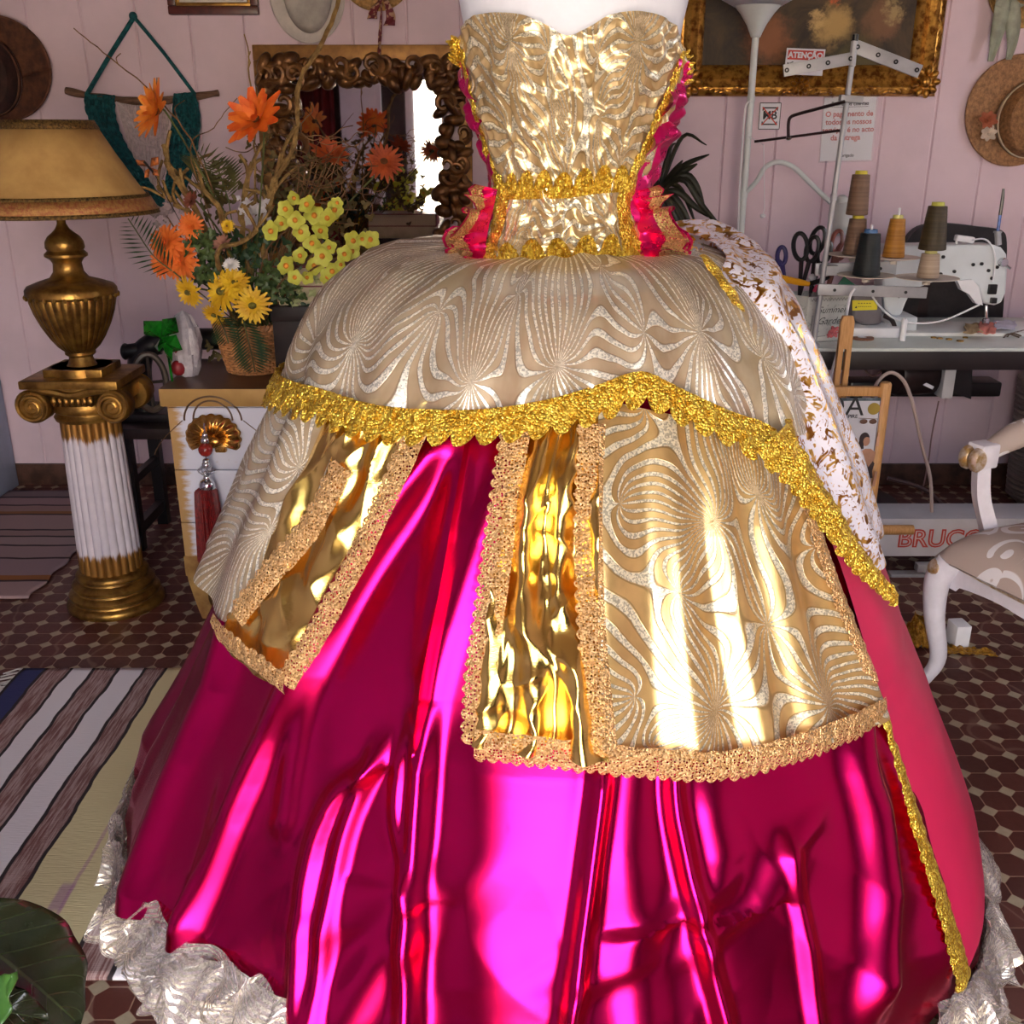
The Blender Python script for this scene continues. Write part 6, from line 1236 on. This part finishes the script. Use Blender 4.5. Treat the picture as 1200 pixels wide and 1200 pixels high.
sd_ = thing('screwdriver', P(945, 336, BYY - .03), 'yellow handled tool lying across the top of the tool box', 'tool'); mb = MB(); a = P(914, 326, BYY - .04); e = P(948, 333, BYY - .03); mb.tube([a, a.lerp(e, .05), a.lerp(e, .7), e], [.008, .0125, .011, .008], 14); mb.build('handle', M('yellow_plastic', (226, 160, 30), .35, var=.05), sd_); mb = MB(); mb.tube([e, P(964, 328, BYY - .02), P(972, 325, BYY - .02)], [.008, .008, .005], 8); mb.build('grip_end', m_blkp, sd_)
mb = MB(); c = P(954, 342, BYY - .03); mb.tube([c, P(958, 334, BYY - .03)], .007, 8); tag(mb.build('pink_marker', M('pink_plastic', (230, 70, 110), .4)), 'pink marker end sticking out of the tool box', 'marker')
mb = MB(); mb.ball(P(952, 325, BYY), (.014, .012, .012), 12, 8); mb.tube([P(952, 325, BYY), P(960, 345, BYY)], .006, 8); tag(mb.build('white_chalk_holder', m_wpl), 'white rounded tool end between the scissors and the yellow handle', 'tool')
mb = MB(); mb.box(P(990, 336, BYY + .02), (.05, .01, .05), R3('Y', .6), .002); tag(mb.build('green_ruler', M('green_plastic', (40, 110, 80), .4)), 'green ruler leaning in the tool box behind the lower cross bar', 'ruler')
# ---- magazine easel
EY = 3.12
def ep(x, y, d=0.0): return P(x, y, EY + d)
ez_ = thing('magazine_easel', (ep(1000, 700).x, EY, 0), 'light beech wooden easel rack holding magazines beside the gown', 'magazine rack')
xr = ep(1038, 450); zT_ = ep(1038, 448).z; xl_ = ep(930, 460).x
mb = MB(); mb.tube([(xr.x - .001, EY, .0), (xr.x, EY, zT_ - .006), (xr.x, EY, zT_)], [.020, .020, .016], 16, flat=.9); mb.build('post', m_beech, ez_)
mb = MB(); mb.tube([(xl_, EY, 0), (xl_, EY, zT_)], .020, 16); mb.build('post', m_beech, ez_)
mb = MB(); zr = ep(990, 458).z; mb.bb((xl_, EY - .010, zr - .016), (xr.x, EY + .012, zr + .014), .004); mb.build('top_rail', m_beech, ez_)
mb = MB(); zf = ep(1040, 617).z; mb.bb((xl_, EY - .012, zf - .016), (xr.x, EY + .012, zf + .016), .004); mb.build('lower_rail', m_beech, ez_)
mb = MB(); mb.tube([(xr.x - .03, EY - .03, zf), (ep(1066, 616).x, EY - .03, zf)], .016, 14); mb.tube([(xl_, EY - .06, zf), (xr.x, EY - .06, zf)], .012, 12); mb.build('dowel', m_beech, ez_)
tg0 = ep(978, 470, .06); tg1 = ep(995, 370, .06); wtg = 16 * px(EY, .9); mb = MB(); hh = tg1.z - tg0.z
for s_ in (-1, 1): mb.prism([(s_ * wtg * .12, 0), (s_ * wtg * .5, 0), (s_ * wtg * .5, hh * .66), (s_ * wtg * .12, hh * .66)], (tg1.x - .004, EY + .05, tg0.z), (1, 0, 0), (0, 0, 1), (0, .018, 0))
mb.prism([(-wtg * .5, hh * .62), (wtg * .5, hh * .62), (wtg * .5, hh * .94), (wtg * .35, hh), (-wtg * .35, hh), (-wtg * .5, hh * .94)], (tg1.x - .004, EY + .0505, tg0.z), (1, 0, 0), (0, 0, 1), (0, .017, 0)); mb.build('slotted_tongue', m_beech, ez_)
mb = MB(); mb.tube([(tg1.x, EY + .06, tg0.z + .05), (tg1.x, EY + .24, .0)], .014, 10); mb.build('rear_leg', m_beech, ez_)
# magazines leaning in the rack
m_cov = M('magazine_cover', (206, 206, 214), .25, var=.04, vs=5); m_pg = M('magazine_pages', (214, 210, 204), .7)
MX1 = ep(1037, 470).x - .020; MX0 = MX1 - .285; MZ0 = zf + .018; MZ1 = ep(1000, 467, -.03).z
def mag(d, x0, x1, z0, z1, cm, label):
    o = thing('magazine', ((x0 + x1) / 2, EY + d, z0), label, 'magazine', 'magazines in the easel'); mb = MB(); mb.bb((x0, EY + d, z0), (x1, EY + d + .001, z1)); cv_ = mb.build('cover', cm, o, flat=True); mb = MB(); mb.bb((x0 + .002, EY + d + .0012, z0 + .002), (x1 - .002, EY + d + .008, z1 - .002)); mb.build('pages', m_pg, o, flat=True); return o
o = mag(-.045, MX0, MX1 - .012, MZ0, MZ1 - .004, m_cov, 'front magazine in the easel with large black title letters and a woman on the cover')
my = EY - .0462
def mp_(x, y): q = P(x, y, my); return V((q.x, my, q.z))
mb = MB(); mz = MZ1 - .035; text_mb(mb, 'MODA', mp_(1013, 477), EXu, EZu, .088, NB, .0, align='RIGHT'); text_mb(mb, 'INSPIRE', mp_(1005, 488), EXu, EZu, .016, NB, .0003, align='RIGHT'); mb.build('title_lettering', m_sk, o, flat=True)
mb = MB(); c = mp_(1024, 479); mb.lathe([(0, .0008), (.019, .0008), (.019, 0)], c, 28, ax=(0, -1, 0)); mb.build('gold_seal', M('gold_seal_print', (160, 136, 56), .4), o, flat=True)
mb = MB(); 
for x_ in (1012, 1023): mb.ball(mp_(x_, 494) , (.0125, .0012, .008), 14, 6)
mb.tube([mp_(1006, 490), mp_(1029, 491)], .001, 4); mb.build('printed_sunglasses', M('brown_print', (104, 74, 60), .4), o)
mb = MB(); mb.ball(mp_(1015, 517), (.012, .001, .016), 14, 8); mb.prism([(-.02, 0), (.022, 0), (.026, .05), (.010, .062), (-.008, .062), (-.024, .05)], mp_(1014, 548), EXu, EZu, (0, -.0009, 0)); mb.prism([(.018, 0), (.027, 0), (.03, .05), (.022, .05)], mp_(1015, 570), EXu, EZu, (0, -.0009, 0)); mb.build('printed_skin', M('skin_print', (178, 132, 108), .5), o, flat=True)
mb = MB(); mb.ball(mp_(1013, 514), (.016, .0006, .020), 14, 8); mb.prism([(-.02, 0), (.0, 0), (-.004, .03), (-.016, .03)], mp_(1012, 526), EXu, EZu, (0, -.0006, 0)); mb.prism([(-.022, 0), (.020, 0), (.016, .025), (.020, .048), (.014, .056), (.002, .036), (-.010, .056), (-.020, .048), (-.016, .025)], mp_(1015, 560), EXu, EZu, (0, -.0013, 0)); mb.build('printed_dark_dress', M('dark_print', (52, 38, 40), .5), o, flat=True)
mb = MB(); mb.prism([(-.004, 0), (.004, 0), (.004, .03), (.002, .034), (.002, .045), (-.002, .045), (-.002, .034), (-.004, .03)], mp_(1028, 523), EXu, EZu, (0, -.0009, 0)); mb.build('printed_bottle', M('bottle_print', (196, 150, 120), .5), o, flat=True)
o2 = mag(-.030, MX0, MX1 - .004, MZ0, MZ1 + .002, M('second_cover', (120, 130, 138), .3, var=.3, vs=24, c2=(60, 70, 72)), 'second magazine, its grey green edge showing behind the front one')
o3 = mag(-.018, MX0, MX1 + .002, MZ0, MZ1 - .01, M('third_cover', (190, 70, 70), .3, var=.3, vs=14, c2=(200, 200, 206)), 'rearmost magazine in the easel with a red and white edge')
# ---- white box with red lettering under the table
bx = thing('lettered_box', (P(1100, 655, 3.30).x, 3.4, .065), 'long white box with red letters on the rails under the sewing table', 'box')
a = P(1020, 655, 3.30); e = P(1040, 608, 3.30); zb0, zb1 = a.z, e.z
mb = MB(); mb.bb((a.x, 3.30, .064), (a.x + .62, 3.46, zb1), .004); mb.build('box_body', M('white_coated_card', (204, 204, 212), .4, var=.04), bx)
mb = MB(); c = P(1052, 632, 3.298); k = px(3.3, .15); text_mb(mb, 'BRUCO', V((c.x, 3.2985, c.z)), EXu, EZu, 30 * k, NB, .0035, align='LEFT'); mb.build('red_lettering', m_sr, bx, flat=True)
mb = MB(); text_mb(mb, 'BRUCO', V((c.x, 3.2978, c.z)), EXu, EZu, 30 * k, NB, -.0018, align='LEFT', depth=.0008); mb.build('letter_inlay', M('pale_letter_inlay', (216, 190, 190), .5), bx, flat=True)
# metal pedal under it
mb = MB(); mb.bb((P(1040, 668, 3.30).x, 3.26, .0), (P(1040, 668, 3.3).x + .5, 3.30, .012), .003); mb.bb((P(1070, 660, 3.3).x, 3.255, .022), (P(1120, 660, 3.3).x, 3.29, .05), .004); mb.bb((P(1080, 660, 3.3).x, 3.27, .008), (P(1090, 660, 3.3).x, 3.285, .03)); tag(mb.build('machine_pedal', m_grey2), 'grey metal foot pedal on the floor in front of the lettered box', 'pedal')
# cables
def cable(pts, r, mat, label, Y):
    mb = MB(); mb.tube(smooth([P(x, y, Y) for x, y in pts], 6), r, 8); tag(mb.build('cable', mat), label, 'cable', 'cables by the sewing table')
m_cb = M('grey_beige_cable', (176, 156, 148), .5, var=.05); m_cd = M('dark_cable', (60, 40, 40), .4)
cable([(1022, 470), (1026, 452), (1036, 440), (1047, 437), (1060, 448), (1070, 475), (1080, 520), (1090, 560), (1092, 600)], .006, m_cb, 'thick beige cable looping under the table above the easel post', 3.29)
cable([(1002, 338), (996, 348), (990, 380), (982, 410), (974, 440), (970, 470)], .0045, m_wpl, 'white cable hanging down in front of the floral tool box', 3.28)
cable([(1100, 470), (1092, 510), (1088, 540), (1080, 580)], .003, M('mauve_cable', (132, 100, 100), .5), 'thin mauve cable hanging from the motor in front of the wall', 3.75)
cable([(1040, 560), (1070, 568), (1090, 578), (1108, 596), (1116, 606)], .008, m_cd, 'dark glossy cable arching over the lettered box', 3.5)
cable([(1000, 408), (1020, 440), (1040, 430), (1060, 432)], .004, M('mauve_cable', (132, 100, 100), .5), 'thin mauve cable under the table edge left of the motor', 3.8)
# ---- ribbed bin at the right edge
rb_ = P(1226, 560, 4.03); mb = MB(); pr = [(0, .02), (.10, .02), (.125, .04)]
for k in range(24): z = .05 + k * .021; pr += [(.135 + .03 * k / 24, z), (.145 + .03 * k / 24, z + .006), (.145 + .03 * k / 24, z + .013), (.135 + .03 * k / 24, z + .019)]
pr = [(r_ if i < 2 else r_, z - .02) for i, (r_, z) in enumerate(pr)]; mb.lathe(pr + [(.15, pr[-1][1] + .01), (.14, pr[-1][1]), (.13, .05), (0, .04)], (rb_.x, rb_.y, 0), 48); tag(mb.build('ribbed_basket', M('ribbed_grey_brown', (128, 116, 112), .5, var=.1)), 'tall ribbed grey basket behind the white armchair', 'basket')
# ---- spiky plant behind the gown
pl_ = thing('dracaena_plant', (.52, 3.85, 0), 'dark spiky dracaena standing behind the right side of the bodice', 'plant')
mb = MB(); mb.lathe([(0, 0), (.11, 0), (.14, .24), (.145, .25), (.13, .25), (.125, .22), (0, .21)], (.52, 3.85, 0), 32); mb.build('pot', M('brown_pot', (96, 62, 48), .6), pl_)
hd_ = P(772, 225, 3.85); 
mb = MB(); mb.tube(smooth([(.52, 3.85, .2), (.54, 3.86, .7), (hd_.x, hd_.y, hd_.z - .06)]), .016, 10); mb.build('trunk', m_twig, pl_)
m_drl = M('dark_blade_leaf', (56, 56, 34), .45, vs=20, c2=(26, 28, 18)); mb = MB()
def blade(pts, w_, Y=3.85):
    q = resample(smooth([hd_] + [P(x, y, Y + d) for x, y, d in pts]), 16)
    mb.grid(lambda u, v: q[int(round(v * 16))] + V((0, 0, 0)) + ((q[min(16, int(round(v * 16)) + 1)] - q[max(0, int(round(v * 16)) - 1)]).normalized().cross(V((.2, -1, .2)))).normalized() * (w_ * (u - .5) * (sin(pi * min(1, .12 + .86 * v)) ** .6)) + V((0, -.004 * (1 - abs(u - .5) * 2), 0)), 2, 16)
for pts, w_ in (([(790, 200, 0), (800, 188, 0)], .02), ([(785, 175, 0), (792, 168, 0)], .02), ([(800, 160, .1), (828, 170, .1)], .016), ([(800, 195, -.05), (831, 181, -.05)], .02), ([(795, 205, .02), (817, 192, 0)], .026), ([(800, 205, 0), (815, 215, 0), (826, 245, 0)], .024), ([(800, 210, -.05), (822, 240, -.05), (854, 278, -.05)], .022), ([(795, 225, 0), (812, 240, 0), (830, 254, 0)], .026), ([(790, 240, 0), (805, 265, 0), (818, 285, 0)], .03), ([(782, 250, 0), (800, 275, .02), (812, 300, .02)], .03), ([(776, 255, 0), (788, 285, 0), (795, 310, 0)], .032), ([(770, 245, .05), (772, 280, .05), (778, 310, .05)], .034), ([(790, 230, -.06), (806, 258, -.06), (810, 290, -.06)], .022), ([(750, 190, .05), (735, 180, .05)], .02), ([(745, 230, .05), (725, 260, .05)], .024), ([(765, 190, .1), (768, 165, .1)], .02), ([(785, 215, .1), (800, 225, .1), (815, 262, .1)], .02), ([(780, 235, -.03), (795, 262, -.03), (800, 295, -.03)], .022)): blade(pts, w_)
mb.build('blade_leaves', m_drl, pl_, solid=.001)
# ---- leafy plant in the near left corner
pp = thing('rubber_plant', (-.86, .98, 0), 'potted plant with big dark glossy leaves in the near left corner', 'plant')
mb = MB(); mb.lathe([(0, 0), (.09, 0), (.12, .2), (.125, .21), (.115, .21), (.11, .19), (0, .18)], (-.86, .98, 0), 32); mb.build('pot', M('terracotta', (150, 84, 56), .8), pp)
mb = MB(); mb.tube(smooth([(-.86, .98, .18), (-.85, .98, .3), (-.86, .99, .45)]), .010, 8); mb.build('stem', m_stem, pp)
t = NT('glossy_dark_leaf'); uv = t.node('UVMap').outputs[0]; s2 = t.node('SeparateXYZ', i_Vector=uv); vv = t.math('ABSOLUTE', t.math('SUBTRACT', s2.outputs[0], .5)); rib = t.step(vv, .018, .006); side = t.math('FRACT', t.math('MULTIPLY', t.math('SUBTRACT', s2.outputs[1], t.math('MULTIPLY', vv, .55)), 8)); sr_ = t.step(t.math('ABSOLUTE', t.math('SUBTRACT', side, .5)), .06, .0); n_ = t.noise(uv, 7, 4)
col = t.mix(n_, lin((20, 28, 15)), lin((38, 44, 25))); col = t.mix(t.math('MULTIPLY', t.math('MAXIMUM', rib, t.math('MULTIPLY', sr_, .6)), .5), col, lin((66, 78, 46)))
b = t.bsdf(Base_Color=col, Roughness=.25, Normal=t.bump(t.math('ADD', t.math('MULTIPLY', sr_, -.8), t.math('MULTIPLY', n_, .5)), .35, .004)); m_lf = t.done(b)
def leaf(base, tip, up, W, sag, fold, mat, name='leaf'):
    base, tip = V(base), V(tip); d = tip - base; s_ = d.cross(V(up)).normalized(); u_ = s_.cross(d).normalized(); NU, NV = 14, 24; mb = MB(); uvs = []
    for j in range(NV + 1):
        for i in range(NU + 1):
            u, v = i / NU, j / NV; w_ = W * (sin(pi * min(1, .04 + v * .96)) ** .62) * (1 - .18 * v); x = (u - .5) * 2
            mb.v.append(base + d * v + s_ * (x * w_) + u_ * (sag * sin(pi * v) + fold * abs(x) * w_ + .006 * sin(v * 22 + x * 2) * abs(x))); uvs.append((u, v))
    for j in range(NV):
        for i in range(NU): q = j * (NU + 1) + i; mb.f.append((q, q + 1, q + NU + 2, q + NU + 1))
    mb.build(name, mat, pp, uvs=uvs, solid=.0012)
leaf(P(-60, 1075, 1.02), P(92, 1200, 1.06), (.1, -.5, 1), .082, .02, .12, m_lf)
m_lf2 = M('bright_green_leaf', (62, 104, 40), .35, vs=14, c2=(38, 72, 28))
leaf(P(-30, 1230, .92), P(16, 1140, .94), (0, -.6, .8), .03, .005, .2, m_lf2); leaf(P(-70, 1180, .98), P(58, 1196, 1.0), (.1, -.6, 1), .035, .02, .25, m_lf)
leaf((-.86, .98, .42), (-1.12, 1.08, .52), (0, 0, 1), .07, .02, .2, m_lf); leaf((-.86, .98, .44), (-.95, .76, .5), (0, 0, 1), .06, .02, .2, m_lf); leaf((-.86, .98, .40), (-1.0, 1.24, .40), (0, 0, 1), .06, .02, .2, m_lf)
# ---- white armchair
q0 = V((1.15, 2.47, 0)); us = V((.93, .38, 0)).normalized(); uf = V((.38, -.93, 0)).normalized()
def cp(a, b_, z): return q0 + us * a + uf * b_ + V((0, 0, z))        # a: along the side to the back, b: along the front
ac = thing('armchair', cp(.25, .27, 0), 'white and gold carved armchair with grey scroll patterned cushion at the right edge', 'armchair')
m_cw = M('white_chair_paint', (222, 218, 226), .42, var=.05, vs=14, bump=.08, bs=60); m_cg = M('chair_gilding', (186, 148, 84), .35, .6, vs=60, c2=(226, 214, 200), bump=.2)
def cab(a, b_, oa, ob_, name='leg'):
    mb = MB(); q = smooth([cp(a, b_, .40), cp(a + oa * .018, b_ + ob_ * .018, .34), cp(a + oa * .014, b_ + ob_ * .014, .24), cp(a - oa * .004, b_ - ob_ * .004, .12), cp(a + oa * .012, b_ + ob_ * .012, .05), cp(a + oa * .034, b_ + ob_ * .034, .012)], 6); n_ = len(q)
    mb.tube(q, [interp([(0, .036), (.2, .034), (.45, .026), (.75, .018), (.9, .018), (1, .022)], k / (n_ - 1)) for k in range(n_)], 14); mb.ball(cp(a + oa * .036, b_ + ob_ * .036, .018), (.024, .024, .018), 12, 8); lg = mb.build(name, m_cw, ac); ORG[lg.name] = ORG[ac.name]
    mb = MB(); mb.ball(cp(a + oa * .046, b_ + ob_ * .046, .036), (.013, .013, .010), 10, 6); mb.build('gilded_toe', m_cg, lg)
SD, SW = .46, .52
cab(0, 0, -1, -1); cab(0, SW, -1, 1); cab(SD, .04, 1, -1); cab(SD, SW - .04, 1, 1)
# seat rail: curved apron on front and side
def rail(A, B, nrm, name):
    A, B, nrm = V(A), V(B), V(nrm); top = []; bot = []; n_ = 20
    for k in range(n_ + 1):
        f = k / n_; p = A.lerp(B, f) + nrm * (.016 * sin(pi * f)); top.append(p + V((0, 0, .40))); bot.append(p + V((0, 0, .325 + .035 * abs(sin(pi * f)) ** .6 - .008 * exp(-((f - .5) / .1) ** 2))))
    mb = MB(); inn = [p - nrm * .03 for p in top]; inb = [p - nrm * .03 for p in bot]
    vs = top + bot + inn + inb; m_ = n_ + 1; fs = []
    for k in range(n_): fs += [(k, k + 1, m_ + k + 1, m_ + k), (2 * m_ + k, 3 * m_ + k, 3 * m_ + k + 1, 2 * m_ + k + 1), (k, 2 * m_ + k, 2 * m_ + k + 1, k + 1), (m_ + k, m_ + k + 1, 3 * m_ + k + 1, 3 * m_ + k)]
    fs += [(0, m_, 3 * m_, 2 * m_), (n_, 2 * m_ + n_, 3 * m_ + n_, m_ + n_)]; mb.add(vs, fs); mb.build(name, m_cw, ac)
    mb = MB(); mb.tube([p + nrm * .002 + V((0, 0, -.004)) for p in top], .007, 8); mb.build('gilded_bead', m_cg, ac)
rail(cp(0, 0, 0), cp(0, SW, 0), -us, 'front_rail'); rail(cp(0, 0, 0), cp(SD, .02, 0), -uf, 'side_rail'); rail(cp(0, SW, 0), cp(SD, SW - .02, 0), uf, 'side_rail'); rail(cp(SD, 0.02, 0), cp(SD, SW - .02, 0), us, 'back_rail')
mb = MB(); mb.ball(cp(-.02, -.016, .375), (.03, .03, .03), 14, 10); 
for k in range(5): mb.ball(cp(-.03 + .012 * k, -.036 + .004 * k, .36 + .012 * (k % 3)), .010, 8, 6)
mb.build('carved_corner', m_cg, ac)
t = NT('scroll_fabric'); po_ = t.co(); nz = t.node('TexNoise', i_Vector=po_, i_Scale=5.0, i_Detail=1.0)
dv = t.node('VectorMath', operation='SUBTRACT', n_0=nz.outputs['Color'], n_1=(.5, .5, .5)); ds = t.node('VectorMath', operation='SCALE', n_0=dv.outputs[0]); ds.inputs['Scale'].default_value = .12; q = t.node('VectorMath', operation='ADD', n_0=po_, n_1=ds.outputs[0])
vo = t.node('TexVoronoi', i_Vector=q.outputs[0], i_Scale=9.0); vo.inputs['Randomness'].default_value = .7
dl = t.node('VectorMath', operation='SUBTRACT', n_0=t.node('VectorMath', operation='SCALE', n_0=q.outputs[0]).outputs[0], n_1=vo.outputs['Position'])
dl.inputs[0].links[0].from_node.inputs['Scale'].default_value = 1.0
s4 = t.node('SeparateXYZ', i_Vector=dl.outputs[0]); ang = t.math('ARCTAN2', t.math('ADD', s4.outputs[1], s4.outputs[2]), s4.outputs[0]); rr_ = t.math('MULTIPLY', t.node('VectorMath', operation='LENGTH', n_0=dl.outputs[0]).outputs['Value'], 120.0)
sp2 = t.math('SINE', t.math('ADD', ang, rr_)); stp = t.step(sp2, .25, .4); stp = t.math('MULTIPLY', stp, t.step(rr_, 8.2, 7.4))
b = t.bsdf(Base_Color=t.mix(stp, lin((186, 170, 160)), lin((232, 230, 232))), Roughness=.5, Normal=t.bump(t.noise(po_, 300, 1), .1, .001)); m_scr = t.done(b)
mb = MB(); NU, NV = 34, 34
def cush(u, v):
    a = lerp(-.03, SD, u); b_ = lerp(-.03, SW + .03, v); e = (1 - abs(2 * u - 1) ** 5) * (1 - abs(2 * v - 1) ** 5); return cp(a, b_, .405 + .10 * e ** .5)
mb.grid(cush, NU, NV); mb.grid(lambda u, v: cp(lerp(-.03, SD, u), lerp(-.03, SW + .03, v), .402), 2, 2); mb.build('seat_cushion', m_scr, ac)
# arm: post, padded rest, gilded knuckle (both sides)
for sb, bb_ in ((-1, .0), (1, SW)):
    mb = MB(); b0 = bb_ - sb * -.0; pz = smooth([cp(.13, bb_, .39), cp(.125, bb_ + sb * .008, .46), cp(.09, bb_ + sb * .02, .56), cp(.075, bb_ + sb * .024, .655)], 6); n_ = len(pz)
    mb.tube(pz, [interp([(0, .034), (.25, .026), (1, .024)], k / (n_ - 1)) for k in range(n_)], 4); mb.box(cp(.075, bb_ + sb * .024, .675), (.06, .055, .065), R3('Z', rad(22)), .008); mb.build('arm_post', m_cw, ac)
    mb = MB()
    for k in (-1, 1): c = cp(.042, bb_ + sb * .024 + k * .016, .668); mb.lathe([(0, -.014), (.018, -.014), (.024, -.006), (.024, .006), (.018, .014), (0, .014)], c, 18, ax=tuple(uf), sx=1, sy=1.3)
    mb.build('gilded_knuckle', m_cg, ac)
    mb = MB(); ap = smooth([cp(.10, bb_ + sb * .024, .685), cp(.2, bb_ + sb * .03, .715), cp(.33, bb_ + sb * .03, .73), cp(.46, bb_ + sb * .01, .745)], 6); n_ = len(ap); mb.tube(ap, [interp([(0, .026), (.3, .036), (.7, .034), (1, .026)], k / (n_ - 1)) for k in range(n_)], 14); mb.build('arm_pad', m_scr, ac)
    mb = MB(); mb.tube([p - V((0, 0, .030)) + uf * (sb * .012) for p in ap], .010, 8); mb.build('arm_rail', m_cg, ac)
mb = MB(); mb.grid(lambda u, v: cp(SD - .01 + .10 * v + .03 * (abs(2 * u - 1) ** 2 * -1 + 1), lerp(.0, SW, u) , .45 + (.5 + .06 * sin(pi * u)) * v), 20, 20); mb.build('backrest', m_scr, ac, solid=.05)
for bb_ in (.0, SW): mb = MB(); mb.tube(smooth([cp(SD, bb_, .38), cp(SD + .04, bb_, .65), cp(SD + .10, bb_, .96)]), .022, 10); mb.build('back_upright', m_cw, ac)
# ---- gold lame and small white block on the floor under the chair
m_gl = M('gold_lame_scrap', (200, 150, 56), .35, .8, vs=90, c2=(128, 84, 24), bump=.8, bs=140)
gl = thing('gold_fabric_pile', G(1085, 757), 'crumpled gold lame fabric on the tiles behind the front leg of the armchair', 'fabric')
mb = MB(); c = G(1083, 752); k = px(c.y, .05)
mb.grid(lambda u, v: c + V(((lerp(-20, 18, u)) * k * (1 - .35 * v), .02 + .06 * (v - .5) * sin(u * 5) + .02 * N3(u * 5, v * 5, 1), .004 + .085 * v * (.8 + .4 * N3(u * 4, 0, 3)))), 30, 14)
mb.grid(lambda u, v: c + V((lerp(-26, 6, u) * k, -.02 + .12 * (v - .3), .006 + .03 * abs(N3(u * 6, v * 6, 7)) + .06 * sin(pi * v) * sin(pi * u))), 24, 14); mb.build('folds', m_gl, gl, solid=.002)
mb = MB(); a = G(1098, 762); e = G(1166, 768); mb.grid(lambda u, v: a.lerp(e, u) + V((0, .06 * (v - .5) * (1 - .4 * u), .005 + .018 * abs(N3(u * 8, v * 3, 5)))), 30, 6); mb.build('trailing_strip', m_gl, gl, solid=.002)
mb = MB(); a = G(1124, 764); mb.box(a + V((.012, .05, .037)), (.045, .06, .072), R3('Z', .1), .003); tag(mb.build('white_block', m_wpl), 'small white block on the tiles under the armchair', 'block')
